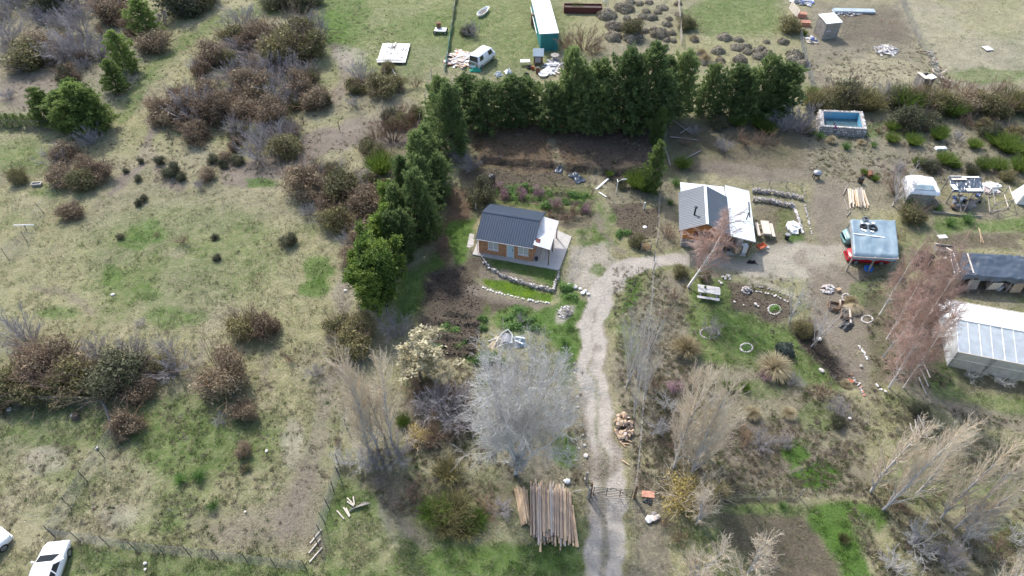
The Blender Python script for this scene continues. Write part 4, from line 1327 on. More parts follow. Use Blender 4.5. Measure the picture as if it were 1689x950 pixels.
for x, y, w in [(1000, 34, 28), (1030, 22, 26), (1012, 52, 26), (1030, 50, 16), (1012, 68, 24), (1045, 70, 30), (1060, 32, 14), (1075, 34, 16), (1088, 64, 26), (1022, 16, 16), (1040, 8, 14), (1055, 10, 12), (1070, 8, 12), (1092, 18, 16), (1050, 40, 14), (1062, 56, 14), (1078, 52, 12), (1100, 44, 14), (1108, 58, 12), (1100, 70, 12), (1095, 82, 12), (1104, 34, 10), (1085, 24, 12), (1066, 22, 12), (1034, 34, 12), (1110, 70, 10), (1118, 10, 12), (1120, 28, 12),
                (1195, 68, 20), (1218, 70, 14), (1214, 84, 18), (1230, 82, 16), (1184, 90, 20), (1232, 90, 14), (1248, 88, 14), (1250, 98, 16), (1265, 94, 18), (1220, 104, 20), (1310, 98, 24), (1292, 74, 16), (1256, 84, 12), (1308, 104, 20), (1325, 110, 18), (1312, 118, 16), (1308, 136, 22), (1264, 72, 10), (1145, 70, 14), (1160, 108, 14), (1175, 112, 16), (1188, 104, 14), (1150, 95, 14)]:
    shrub(x, y, w * 1.1, 'cush', W12, .75)
for x, y, w in [(1157, 92, 16), (1163, 104, 18), (1150, 104, 12), (1186, 100, 10), (1188, 110, 10), (1144, 68, 14)]:
    shrub(x, y, w, 'tuft', W12)
for x, y, w, k, l in [(962, 95, 64, 'brownlow', 'wide tan leafless bush beside the teal container'), (940, 92, 46, 'brownlow', 'tan leafless bush against the dark side of the container'), (945, 130, 44, 'grey', 'grey leafless bush beside the junk by the container'),
                      (980, 100, 40, 'brownlow', 'tan leafless bush touching the pine windbreak'), (1130, 52, 30, 'olive', 'olive bush at the white paling fence'), (1300, 58, 36, 'olive', 'rounded olive brown bush beside the stacked red bricks'), (952, 20, 18, 'broom', 'green bush growing behind the dark red planter'), (780, 66, 30, 'grey', 'grey bush behind the rubble heap'), (770, 60, 20, 'dark', 'small dark bush behind the rubble heap'), (1045, 65, 36, 'olive', 'yellowish green rounded bush among the cushion plants'), (1325, 60, 12, 'broom', 'narrow green bush beside the blue sacks')]:
    shrub(x, y, w, k, '', label=l)
W13 = 'on the slope round the bare poplars of the neighbour'
for x, y, w, k in [(1200, 645, 20, 'broom'), (1228, 645, 16, 'broom'), (1378, 705, 22, 'dark'), (1255, 742, 46, 'grey'), (1220, 735, 40, 'brownlow'), (1290, 740, 30, 'grey'), (1350, 660, 40, 'brownlow'), (1310, 640, 30, 'grey'), (1150, 640, 40, 'brownlow'), (1100, 680, 40, 'silverlow'), (1085, 720, 40, 'silverlow'), (1380, 690, 40, 'grey'), (1115, 740, 36, 'brownlow'), (1095, 530, 30, 'brownlow'), (1110, 500, 30, 'brownlow'), (1125, 460, 26, 'olive'), (1300, 690, 26, 'tuft'), (1240, 690, 26, 'tuft'), (1180, 690, 24, 'tuft'), (1395, 640, 20, 'tuft'),
                   (1390, 895, 20, 'olivebroom'), (1460, 810, 40, 'brownlow'), (1510, 915, 72, 'silverlow'), (1560, 940, 60, 'grey'), (1610, 900, 60, 'brownlow'), (1640, 930, 60, 'brownlow'), (1480, 850, 40, 'brownlow'), (1595, 860, 60, 'brownlow'), (1515, 690, 30, 'dark'), (1450, 780, 36, 'brownlow'), (1675, 905, 50, 'silverlow'), (1470, 945, 50, 'silverlow'), (1290, 840, 20, 'gtuft'), (1120, 900, 30, 'brownlow'), (1100, 870, 26, 'brownlow'), (1320, 555, 30, 'olive'), (1180, 680, 30, 'silverlow'), (1080, 640, 36, 'brownlow'), (1075, 580, 30, 'brownlow')]:
    shrub(x, y, w, k, W13)
for x, y, w, k, l in [(1130, 590, 48, 'tuft', 'big straw-coloured tussock below the picnic table'), (1275, 622, 54, 'tuft', 'big straw-coloured tussock beside the round bluish shrub'), (1293, 588, 28, 'ball', 'round bluish green shrub on the lawn edge'), (1113, 648, 26, 'pink', 'small shrub in pink blossom below the large tussock'), (1262, 628, 26, 'pink', 'small shrub in pink blossom behind the straw tussock'),
                      (1170, 556, 34, 'grey', 'low twiggy shrub inside a ring of pale stones'), (1125, 842, 76, 'gold', 'shrub in golden yellow blossom beside the driveway gate'), (1170, 825, 50, 'gold', 'sparser golden blossom shrub behind the gate-side one'), (1160, 462, 20, 'olive', 'small bush beside the leaning birch trunk'), (1402, 505, 22, 'tuft', 'dry hay-coloured tussock beside the compost frame')]:
    shrub(x, y, w, k, '', label=l)
W14 = 'on the ground beside the tarpaulin sheds'
for x, y, w, k in [(1480, 335, 60, 'brownlow'), (1500, 345, 40, 'gtuft'), (1520, 440, 30, 'ball'), (1550, 455, 36, 'tuft'), (1535, 500, 30, 'ball'), (1560, 505, 26, 'tuft'), (1545, 350, 24, 'gtuft'), (1595, 372, 30, 'gtuft'), (1565, 376, 26, 'gtuft'), (1470, 400, 40, 'brownlow'), (1500, 370, 40, 'olive'), (1640, 600, 30, 'silverlow'), (1650, 640, 40, 'silverlow'), (1600, 630, 36, 'silverlow')]:
    shrub(x, y, w, k, W14)
W15 = 'in the vegetable garden behind the cottage'
for x, y, w, k in [(840, 318, 22, 'veg'), (862, 314, 20, 'veg'), (885, 320, 18, 'veg'), (905, 326, 18, 'veg'), (948, 330, 22, 'veg'), (965, 330, 16, 'veg'), (930, 340, 20, 'veg'), (820, 322, 18, 'veg'), (850, 332, 22, 'veg'), (1022, 392, 18, 'veg'), (1034, 388, 14, 'veg'), (900, 345, 18, 'veg'), (925, 352, 20, 'brownlow'), (948, 358, 26, 'brownlow'), (905, 365, 24, 'brownlow'), (935, 372, 26, 'brownlow'), (960, 348, 18, 'gtuft')]:
    shrub(x, y, w, k, W15)
for x, y in [(832, 330), (860, 328), (888, 326), (915, 345), (968, 352), (820, 320)]:
    shrub(x, y, 20, 'pink', 'as a young fruit bush in the vegetable rows', 1.2)
W16 = 'in the weedy beds below the stone-edged lawn'
for x, y, w, k in [(840, 530, 22, 'veg'), (858, 520, 24, 'veg'), (872, 535, 22, 'veg'), (850, 545, 26, 'veg'), (835, 545, 18, 'veg'), (880, 545, 20, 'veg'), (862, 535, 20, 'grey'), (735, 540, 18, 'veg'), (750, 548, 16, 'veg'), (764, 566, 14, 'veg'), (795, 530, 16, 'veg'), (798, 545, 14, 'veg'), (720, 580, 20, 'veg'), (800, 600, 28, 'gtuft'), (815, 596, 24, 'gtuft'), (785, 602, 22, 'gtuft'), (830, 605, 22, 'gtuft'), (935, 520, 16, 'grey'), (930, 570, 20, 'gtuft'), (940, 545, 18, 'gtuft'), (935, 480, 22, 'veg'), (942, 495, 18, 'veg')]:
    shrub(x, y, w, k, W16)
shrub(797, 342, 44, 'dark', '', 1.1, label='dark spruce-like bush at the corner of the cottage')
shrub(775, 290, 40, 'grey', '', label='grey bramble at the foot of the pine by the terrace')
shrub(757, 275, 40, 'grey', '', label='dark grey bramble below the pine at the terrace end')

# low filler bushes that tie the thickets together
for where, n, kinds, poly in [(W2, 40, ['rust', 'grey', 'olive', 'rust', 'brownlow'], [(255, 175), (350, 95), (400, 45), (540, 60), (535, 190), (475, 275), (400, 280), (300, 235)]), (W1, 24, ['grey', 'rust', 'grey', 'brownlow'], [(0, 5), (340, 5), (250, 100), (120, 140), (0, 130)]),
                              (W4, 16, ['rust', 'grey', 'olive'], [(485, 285), (640, 260), (625, 400), (585, 450), (545, 380)]), (W3, 14, ['brownlow', 'olive', 'grey'], [(575, 130), (690, 140), (690, 250), (600, 250)]), (W6, 10, ['rust', 'olive', 'brownlow'], [(0, 630), (320, 610), (300, 660), (0, 680)]), (W7, 14, ['brownlow', 'grey', 'brownlow'], [(665, 620), (760, 640), (790, 700), (760, 750), (680, 760)])]:
    k_ = 0
    while k_ < n:
        x, y = prng.uniform(0, 790), prng.uniform(5, 760)
        if sd_poly(np.array([x]), np.array([y]), poly)[0] > 0:
            shrub(x, y, prng.uniform(16, 34), prng.choice(kinds), where)
            k_ += 1

# conifers
L_ = 'dense dark pine in the windbreak across the back of the plot'
WB = ['at the meadow end beside the broad corner pine', 'hiding the rubble heap', 'in front of the white van', 'in front of the pale plastic bags', 'in front of the black tyres', 'in front of the round white basin', 'in front of the pale scrap heap', 'low and bushy before the scrap heap', 'in front of the wide tan bush', 'tallest and broadest, before the cushion plants', 'beside the tallest, before the yellowish bush', 'low, under the tallest pine', 'low, below the wide tan bush', 'in front of the paling fence', 'slim, at the fence corner', 'slim, below the grey bush', 'slim, between the tallest and the fence corner']
for i_, (x, b, t, w) in enumerate([(735, 212, 122, 50), (768, 205, 118, 56), (805, 210, 122, 58), (840, 208, 124, 56), (870, 204, 120, 52), (905, 214, 138, 50), (942, 208, 78, 58), (930, 215, 140, 44), (985, 210, 90, 60), (1022, 212, 66, 74), (1062, 208, 78, 66), (1050, 216, 120, 50), (990, 216, 130, 50), (1118, 190, 76, 52), (1098, 196, 100, 44), (960, 214, 120, 46), (1085, 205, 105, 46)]):
    tree('pine', (x, b), (PCX + (x - PCX) * 1.03, t), w * 1.1, 'pine_tree', 'dark windbreak pine ' + WB[i_], 'pines of the windbreak')
for x, b, t, w in [(1160, 190, 108, 48), (1203, 192, 100, 62), (1242, 192, 98, 62), (1283, 196, 98, 62), (1222, 194, 112, 50), (1265, 194, 110, 50)]:
    tree('pine', (x, b), (PCX + (x - PCX) * 1.04, t), w, 'pine_tree', 'dark pine in the row behind the metal-roofed house', 'pines behind the metal-roofed house')
tree('pine', (746, 258), (738, 152), 66, 'pine_tree', 'tall broad pine at the corner of the terraced bed')
tree('pine2', (1078, 238), (1079, 176), 24, 'pine_tree', 'slender young pine at the end of the windbreak')
tree('pine2', (1070, 318), (1074, 234), 34, 'pine_tree', 'bright young pine over the broom bushes by the garden')
for x, b, t, w in [(700, 318, 225, 58), (722, 330, 262, 46), (690, 400, 280, 62), (700, 372, 258, 56), (715, 300, 205, 54), (712, 395, 320, 40), (672, 345, 262, 46), (664, 392, 305, 46), (655, 436, 340, 48), (668, 425, 345, 40)]:
    tree('pine', (x, b), (x - 8, t), w, 'pine_tree', 'green pine on the side boundary between tall pine and cottage', 'pines of the side boundary')
for x, b, t, w in [(650, 385, 305, 40), (636, 430, 345, 46), (620, 472, 380, 54), (606, 505, 410, 54), (640, 520, 425, 50), (598, 490, 420, 40), (632, 500, 405, 48), (655, 480, 400, 40), (625, 530, 450, 46)]:
    tree('yellow', (x, b), (x - 12, t), w, 'leafy_tree', 'yellow-green leafy tree in the row along the meadow', 'yellow-green trees along the meadow', unit_w=.5)
for x, b, t, w, l in [(250, 62, -6, 48, 'pine at the far end of the wire fence row'), (216, 118, 44, 44, 'middle pine of the wire fence row'), (196, 152, 94, 38, 'small pine of the wire fence row nearest the cluster')]:
    tree('pine2', (x, b), (x - 6, t), w, 'pine_tree', l)
for x, b, t, w in [(84, 206, 142, 44), (118, 214, 142, 58), (150, 216, 130, 62), (168, 212, 140, 54), (140, 190, 124, 50)]:
    tree('pine2', (x, b), (x - 8, t), w, 'pine_tree', 'bushy pine in the cluster at the wire fence corner', 'pines at the wire fence corner')
for x in (6, 20, 33, 46, 58, 70):
    tree('juniper', (x, 208 + (x % 3)), (x - 3, 184), 14, 'small_conifer', 'little upright conifer in the line along the fence', 'small conifers along the fence', unit_w=.36)

# bare trees
tree('silver', (850, 782), (854, 580), 192, 'bare_tree', 'large spreading leafless tree with silvery twigs beside the driveway', variant=0, unit_w=.80)
tree('silver', (868, 655), (874, 560), 118, 'bare_tree', 'smaller silvery leafless tree behind the large one', variant=1, unit_w=.8)
for x, b, t, w in [(602, 728, 575, 46), (624, 742, 560, 56), (646, 732, 568, 50), (612, 752, 590, 48), (634, 720, 580, 44)]:
    tree('poplar', (x, b), (x - 10, t), w, 'bare_poplar', 'tall bare poplar in the clump inside the plot', 'poplars inside the plot', unit_w=.34)
for x, b, t, w in [(1032, 640, 520, 44), (1046, 690, 560, 40), (1050, 630, 505, 40), (1038, 590, 500, 36), (1062, 660, 560, 36)]:
    tree('bare', (x, b), (PCX + (x - PCX) * 1.1, t), w * 1.25, 'bare_tree', 'slender pale leafless tree along the driveway edge', 'pale trees along the driveway')
for x, b, tx, t, w in [(1112, 772, 1152, 600, 56), (1140, 785, 1186, 590, 60), (1165, 752, 1196, 640, 50), (1128, 745, 1165, 610, 50), (1150, 770, 1205, 640, 44)]:
    tree('poplar', (x, b), (tx, t), w, 'bare_poplar', 'tall bare poplar in the clump across the driveway fence', 'poplars across the driveway fence', unit_w=.34)
tree('poplar', (1150, 862), (1165, 795), 44, 'bare_poplar', 'short bare poplar beside the golden blossom shrub', unit_w=.34)
tree('poplar', (1138, 965), (1158, 868), 62, 'bare_poplar', 'wide bare poplar next to the driveway strip', unit_w=.34, variant=2)
tree('poplar', (1215, 970), (1245, 868), 70, 'bare_poplar', 'wide bare poplar beside the small tilled garden', unit_w=.34, variant=2)
for x, b, tx, t, w in [(1436, 812, 1502, 652, 56), (1456, 842, 1584, 706, 50), (1478, 825, 1600, 718, 50), (1512, 815, 1640, 702, 52), (1552, 855, 1672, 722, 46), (1575, 872, 1700, 735, 50), (1588, 885, 1716, 780, 48), (1640, 975, 1720, 905, 56), (1690, 880, 1800, 770, 60)]:
    tree('poplar', (x, b), (tx, t), w, 'bare_poplar', 'tall bare poplar in the grove below the dirt path', 'poplars below the dirt path', unit_w=.34)
tree('silver', (1588, 895), (1640, 835), 60, 'bare_tree', 'small tree with white forked branches in the poplar grove', variant=1, unit_w=1.05)
tree('bare', (1302, 532), (1314, 452), 60, 'bare_tree', 'small grey leafless tree at the end of the stone bed', unit_w=1.05)
tree('bare', (1338, 572), (1356, 500), 66, 'bare_tree', 'small dark leafless tree on the edge of the dug bank', unit_w=1.05)
tree('bare', (1472, 340), (1492, 262), 62, 'bare_tree', 'grey leafless tree between woodpile and plastic-roofed hut', unit_w=1.05)
tree('blossom', (692, 618), (686, 550), 84, 'blossom_tree', 'small tree covered in cream blossom above the brambles', unit_w=.5)
tree('birch', (1134, 474), (1192, 338), 100, 'birch_tree', 'leaning white-trunked birch in front of the metal-roofed house', variant=0, rz=R(-15))
for x, b, tx, t, w, v in [(1462, 560, 1500, 385, 54, 1), (1478, 600, 1530, 372, 60, 2), (1490, 640, 1548, 470, 58, 1), (1450, 520, 1482, 375, 46, 2), (1466, 640, 1500, 520, 60, 2), (1482, 560, 1530, 385, 52, 1), (1455, 590, 1490, 440, 54, 2), (1492, 600, 1545, 430, 52, 1)]:
    tree('birch', (x, b), (tx, t), w, 'birch_tree', 'leafless birch with reddish twigs in the clump beside the plastic greenhouse', 'birches beside the greenhouse', v, .55)


# ------------------------------------------------------------------ grass, too many blades to count
def grass():
    rng = np.random.default_rng(5)
    n = 210000
    px = rng.uniform(-60, 1750, n)
    py = rng.uniform(-40, 1000, n) ** 1.0
    u = (px - PCX) / FPX
    v = (py - PCY) / FPX
    rz_ = -SP - v * CP
    t = -CAM_H / rz_
    x, y = u * t, (CP - v * SP) * t
    gi = np.clip(np.searchsorted(GX, x) - 1, 0, len(GX) - 2)
    gj = np.clip(np.searchsorted(GY, y) - 1, 0, len(GY) - 2)
    c, w, z = GC[gj, gi], GW[gj, gi], MZ[gj, gi]
    cl = fbm(x, y, .8, 3, 61)
    p = (w[:, 0] * .9 + w[:, 1] * .7) * sstep(.38, .6, cl) * (1 - w[:, 2])
    k = rng.uniform(0, 1, n) < p * 1.1
    x, y, z, c, w = x[k], y[k], z[k], c[k], w[k]
    n = len(x)
    gr = (rng.uniform(0, 1, n) < w[:, 0] / (w[:, 0] + w[:, 1] * .8 + .01))[:, None]
    col = np.where(gr, np.array([[.100, .170, .036]]), np.array([[.38, .335, .23]])) * rng.uniform(.6, 1.35, (n, 1))
    col = col * .65 + c * .45
    B = 5
    a = rng.uniform(0, 6.283, (n, B))
    h = rng.uniform(.05, .22, (n, B)) * np.where(gr, 1.0, 1.25)
    lean = rng.uniform(.2, 1.3, (n, B)) * h
    ox = x[:, None] + rng.normal(size=(n, B)) * .07
    oy = y[:, None] + rng.normal(size=(n, B)) * .07
    wd = .018
    b1 = np.stack([ox - np.sin(a) * wd, oy + np.cos(a) * wd, np.repeat(z[:, None] - .02, B, 1)], -1)
    b2 = np.stack([ox + np.sin(a) * wd, oy - np.cos(a) * wd, np.repeat(z[:, None] - .02, B, 1)], -1)
    tp = np.stack([ox + np.cos(a) * lean, oy + np.sin(a) * lean, z[:, None] + h], -1)
    v = np.stack([b1, b2, tp], 2).reshape(-1, 3)
    cc = np.repeat(col, B * 3, 0)
    t = NT('grass_blades')
    at = t.n('ShaderNodeAttribute', attribute_name='Col').outputs['Color']
    pr = t.principled(at, .7, 0, None, .2)
    tr = t.n('ShaderNodeBsdfTranslucent')
    t.l(at, tr.inputs['Color'])
    mx = t.n('ShaderNodeMixShader')
    mx.inputs[0].default_value = .3
    t.l(pr.outputs[0], mx.inputs[1])
    t.l(tr.outputs[0], mx.inputs[2])
    m = t.done(mx)
    o = put('meadow_grass', np_mesh('meadow_grass', v, np.arange(len(v)).reshape(-1, 3), m, col={'Col': cc}))
    tag(o, 'short grass and dry straw covering the meadow and plots', 'grass', kind='stuff')



def weeds():
    """low dry weeds and dead stalks, one mass"""
    rng = np.random.default_rng(9)
    areas = [((1080, 600), (1240, 605), (1400, 650), (1430, 700), (1420, 815), (1080, 825), 2600), ((1430, 640), (1700, 700), (1700, 960), (1450, 960), (1400, 850), (1430, 760), 2200), ((560, 740), (860, 740), (860, 850), (640, 850), 900),
             ((690, 590), (860, 595), (850, 740), (690, 740), 800), ((1010, 440), (1140, 440), (1130, 700), (1060, 830), (1020, 640), 1300), ((1320, 195), (1700, 200), (1700, 310), (1340, 300), 1500), ((1330, 90), (1540, 70), (1560, 160), (1340, 160), 700),
             ((0, 0), (640, 0), (680, 230), (560, 330), (300, 320), (0, 210), 2600), ((1420, 450), (1560, 470), (1570, 640), (1440, 640), 900), ((780, 205), (1095, 205), (1095, 340), (780, 340), 900), ((0, 560), (560, 560), (560, 940), (0, 900), 1300), ((930, 560), (960, 560), (970, 800), (940, 800), 260), ((1130, 440), (1330, 460), (1420, 640), (1140, 600), 300)]
    X, Y, Z = [], [], []
    for a in areas:
        poly, n = a[:-1], a[-1]
        bx = [p[0] for p in poly]
        by = [p[1] for p in poly]
        qx = rng.uniform(min(bx), max(bx), n * 2)
        qy = rng.uniform(min(by), max(by), n * 2)
        k = np.nonzero((sd_poly(qx, qy, poly) > 0))[0][:n]
        for i in k:
            p = G(qx[i], qy[i])
            if fbm(p.x, p.y, 1.7, 3, 88) > .44:
                X.append(p.x)
                Y.append(p.y)
                Z.append(hg(p.x, p.y))
    c = np.stack([X, Y, Z], 1)
    n = len(c)
    B = 22
    pal = np.array([[.36, .31, .21], [.27, .225, .165], [.165, .135, .105], [.135, .155, .06], [.10, .15, .045], [.30, .27, .24]])
    col = pal[rng.choice(6, n, p=[.3, .22, .16, .12, .1, .1])] * rng.uniform(.7, 1.25, (n, 1))
    sz = rng.uniform(.10, .34, n)
    d = rng.normal(size=(n, B, 3))
    d[..., 2] = np.abs(d[..., 2]) + .35
    d /= np.linalg.norm(d, axis=2, keepdims=True)
    b = c[:, None] + rng.normal(size=(n, B, 3)) * np.array([1, 1, 0]) * sz[:, None, None] * .35
    t = b + d * (sz * 1.0)[:, None, None] * rng.uniform(.5, 1.3, (n, B, 1))
    sd = np.cross(d, rng.normal(size=d.shape))
    sd /= np.linalg.norm(sd, axis=2, keepdims=True) + 1e-9
    w = .016
    v = np.stack([b - sd * w, b + sd * w, t], 2).reshape(-1, 3)
    o = put('dry_weeds', np_mesh('dry_weeds', v, np.arange(len(v)).reshape(-1, 3), bpy.data.materials['grass_blades'], col={'Col': np.repeat(col, B * 3, 0)}))
    tag(o, 'low dry weeds and dead stalks over the rough ground', 'weeds', kind='stuff')



def clods():
    """loose lumps of earth on the dug beds"""
    rng = np.random.default_rng(12)
    P_ = []
    for f in FURROWS:
        for _ in range(46):
            i = rng.integers(0, len(f) - 1)
            u = rng.uniform()
            sg = rng.choice([-1, 1]) * rng.uniform(.18, .5)
            P_.append((f[i][0] + (f[i + 1][0] - f[i][0]) * u + rng.normal() * .05, f[i][1] + (f[i + 1][1] - f[i][1]) * u + sg))
    for poly, n in (([(705, 460), (765, 440), (790, 480), (795, 590), (705, 592)], 1300), ([(1010, 343), (1085, 347), (1083, 393), (1042, 398)], 450), ([(795, 215), (1090, 215), (1090, 300), (795, 300)], 900), ([(1330, 550), (1345, 560), (1410, 625), (1395, 635)], 400), ([(1195, 465), (1300, 492), (1310, 518), (1275, 533), (1210, 505)], 350)):
        qx = rng.uniform(min(p[0] for p in poly), max(p[0] for p in poly), n)
        qy = rng.uniform(min(p[1] for p in poly), max(p[1] for p in poly), n)
        for i in np.nonzero(sd_poly(qx, qy, poly) > 0)[0]:
            P_.append(tuple(G(qx[i], qy[i])[:2]))
    c = np.array([(x, y, hg(x, y)) for x, y in P_])
    n = len(c)
    oct_ = np.array([[1, 0, 0], [0, 1, 0], [-1, 0, 0], [0, -1, 0], [0, 0, .8], [0, 0, -.5]], float)
    v = c[:, None] + oct_[None] * (rng.uniform(.03, .11, (n, 1, 1)) * rng.uniform(.6, 1.4, (n, 6, 1)))
    fc = np.array([[0, 1, 4], [1, 2, 4], [2, 3, 4], [3, 0, 4], [1, 0, 5], [2, 1, 5], [3, 2, 5], [0, 3, 5]])
    f = (np.arange(n)[:, None, None] * 6 + fc[None]).reshape(-1, 3)
    col = np.array([[.095, .074, .060]]) * rng.uniform(.45, 1.25, (n, 1))
    o = put('soil_clods', np_mesh('soil_clods', v.reshape(-1, 3), f, bpy.data.materials['grass_blades'], col={'Col': np.repeat(col, 6, 0)}))
    tag(o, 'loose dark clods of earth on the dug garden beds', 'soil', kind='stuff')


grass()
weeds()
clods()

# ------------------------------------------------------------------ shared builders for things
brng = random.Random(11)


def stone_variants():
    out = []
    for s in range(6):
        bm = bmesh.new()
        bmesh.ops.create_icosphere(bm, subdivisions=1 if s else 1, radius=.5)
        r = random.Random(s)
        for v in bm.verts:
            v.co *= r.uniform(.78, 1.12)
            v.co.z *= .8
        me = bpy.data.meshes.new('stone')
        bm.to_mesh(me)
        bm.free()
        me.materials.append(M_['stone'])
        out.append(me)
    return out


STONES = stone_variants()


def mesh_with(me, m, cache={}):
    k = (me.name, m)
    if k not in cache:
        c = me.copy()
        c.materials.clear()
        c.materials.append(M_[m])
        cache[k] = c
    return cache[k]


def put_stone(p, size, m, parent=None, flat=1.0, name='stone'):
    me = mesh_with(brng.choice(STONES), m)
    s = size * brng.uniform(.75, 1.25)
    o = put(name, me, parent, p, 0, (s * brng.uniform(.85, 1.3), s, s * flat), rot=(brng.uniform(-.3, .3), brng.uniform(-.3, .3), brng.uniform(0, 6.28)))
    return o


def along(pts, step):
    """points at even spacing on a polyline of Vectors"""
    out = []
    for a, b in zip(pts[:-1], pts[1:]):
        n = max(1, int((b - a).length / step))
        out += [a.lerp(b, i / n) for i in range(n)]
    return out + [pts[-1]]


def stone_wall(name, label, px, mats, step=.2, size=.22, rows=1, rise=.17, cat='wall', jit=.05, thick=0.0, flat=.8, z0=None):
    pts = [GG(*p) for p in px]
    base = pts[0].copy()
    t = thing(name, label, cat, base)
    for r in range(rows):
        for p in along(pts, step):
            q = Vector((p.x + brng.gauss(0, jit), p.y + brng.gauss(0, jit), 0))
            q.z = (hg(q.x, q.y) if z0 is None else z0) + size * .28 + r * rise
            put_stone(q - base, size, brng.choice(mats), t, flat)
            if thick and r == rows - 1:
                put_stone(q - base + Vector((brng.gauss(0, .03), thick, 0)), size, brng.choice(mats), t, flat)
    return t


def stone_ring(label, cx, cy, rx, ry, m='stone_pale', n=18, size=.2, name='stone_ring'):
    c = GG(cx, cy)
    t = thing(name, label, 'stone ring', c)
    for i in range(n):
        a = 2 * math.pi * i / n
        p = GG(cx + rx * math.cos(a), cy + ry * math.sin(a), .05)
        put_stone(p - c, size, m, t, .8)
    return t


def heap(name, label, cat, cx, cy, rx, ry, n, mats, size, hh, shape='stone', group=None):
    """a heap of loose pieces, the middle piled higher"""
    c = GG(cx, cy)
    t = thing(name, label, cat, c, 0, group)
    for i in range(n):
        a, r = brng.uniform(0, 6.28), math.sqrt(brng.random())
        p = GG(cx + rx * r * math.cos(a), cy + ry * r * math.sin(a))
        p.z += hh * (1 - r) * brng.uniform(.5, 1) + size * .2
        m = brng.choice(mats)
        if shape == 'stone':
            put_stone(p - c, size, m, t)
        else:
            if shape == 'board':
                me = BOARD
                sc = (size * brng.uniform(2, 5), size * brng.uniform(.5, 1.2), size * .25)
            else:
                me = BOARD
                sc = (size * brng.uniform(.6, 1.4), size * brng.uniform(.6, 1.4), size * brng.uniform(.3, .8))
            put('piece', mesh_with(me, m), t, p - c, 0, sc, rot=(brng.uniform(-.25, .25), brng.uniform(-.25, .25), brng.uniform(0, 6.28)))
    return t


BOARD = MB().box((0, 0, 0), (1, 1, 1)).mesh('board', M_['wood_pale'])


def log_mesh(n=10, tap=.85):
    mb = MB()
    r = random.Random(n)
    pts = [(x, r.uniform(-.004, .004), r.uniform(-.004, .004)) for x in (-.5, -.2, .15, .5)]
    mb.tube(pts, [.5, .5 * (1 + tap) / 2 + .02, .5 * (1 + tap) / 2, .5 * tap], n, 0, True, 1)
    return mb


LOGS = {}
for m in ('bark_log', 'log_tan', 'log_grey', 'wood_pale', 'wood_grey'):
    mb = MB().tube([(-.5, 0, 0), (0, .0, 0), (.5, 0, 0)], [.5, .46, .42], 9, 0, True, 1)
    LOGS[m] = mb.mesh('log', [M_[m], M_['wood_end']])
    LOGS[m].polygons.foreach_set('use_smooth', [len(p.vertices) == 4 for p in LOGS[m].polygons])


def log(p, q, d, m, name='log', parent=None):
    p, q = Vector(p), Vector(q)
    v = q - p
    o = put(name, LOGS[m], parent, (p + q) / 2, 0, (v.length, d, d), rot=v.to_track_quat('X', 'Z').to_euler())
    return o


def ribbed(mb, p00, p10, p11, p01, n, h=.03, thick=.02):
    p00, p10, p11, p01 = map(Vector, (p00, p10, p11, p01))
    nr = (p10 - p00).cross(p01 - p00).normalized()
    if nr.z < 0:
        nr = -nr
    us = []
    for i in range(n):
        us += [(i, 0), (i + .58, 0), (i + .70, 1), (i + .88, 1)]
    us.append((n, 0))

    def fn(u, v):
        k = int(round(u * (len(us) - 1)))
        uu, hh = us[k]
        uu /= n
        a = p00.lerp(p10, uu)
        b = p01.lerp(p11, uu)
        return a.lerp(b, v) + nr * hh * h
    return mb.sheet(fn, len(us) - 1, 1, thick)


def wire_fence(name, label, px, h=1.6, gap=3.0, net=True, post='metal_dark', strands=0, pw=.05, lean=.0, cell=.11, nr=.0032, netmat='metal_grey'):
    pts = [GG(*p) for p in px]
    t = thing(name, label, 'fence', pts[0].copy())
    o = pts[0].copy()
    P = []
    for a, b in zip(pts[:-1], pts[1:]):
        n = max(1, round((b - a).length / gap))
        P += [a.lerp(b, i / n) for i in range(n)]
    P.append(pts[-1])
    P = [Vector((p.x, p.y, hg(p.x, p.y))) for p in P]
    for p in P:
        q = p - o
        top = q + Vector((brng.gauss(0, lean), brng.gauss(0, lean), h * brng.uniform(.97, 1.04)))
        MB().tube([q + Vector((0, 0, -.2)), q.lerp(top, .5), top], [pw / 2 * 1.1, pw / 2, pw / 2], 6).build('post', M_[post], t)
    segs = []
    for a, b in zip(P[:-1], P[1:]):
        a, b = a - o, b - o
        L = (Vector((b.x, b.y, 0)) - Vector((a.x, a.y, 0))).length

        def at(s, z):
            return tuple(a.lerp(b, s / L) + Vector((0, 0, z)))
        hh = h * .92
        if net:
            s = -hh
            while s < L:
                for sg in (0, 1):
                    s0, s1 = max(s, 0), min(s + hh, L)
                    if s1 > s0:
                        z0, z1 = s0 - s, s1 - s
                        if sg:
                            z0, z1 = hh - z0, hh - z1
                        segs.append((at(s0, z0 + .04), at(s1, z1 + .04), nr, nr, 0))
                s += cell
        zs = [h * (k + 1) / strands for k in range(strands)] if strands else [hh, .06]
        for z in zs:
            segs.append((at(0, z - .03), at(L, z - .03), .005, .005, 0))
    put('netting' if net else 'wire', segs_mesh('wire', segs, M_[netmat]), t)
    return t


def wheel(t, x, y, r=.30, w=.2):
    mb = MB().torus((0, 0, 0), r - .07, .085, 'y', 18, 8)
    o = mb.build('wheel', M_['black_rubber'], t, True, (x, y, r))
    MB().tube([(0, -.075, 0), (0, .075, 0)], r - .09, 14).build('rim', M_['metal_grey'], o)
    return o


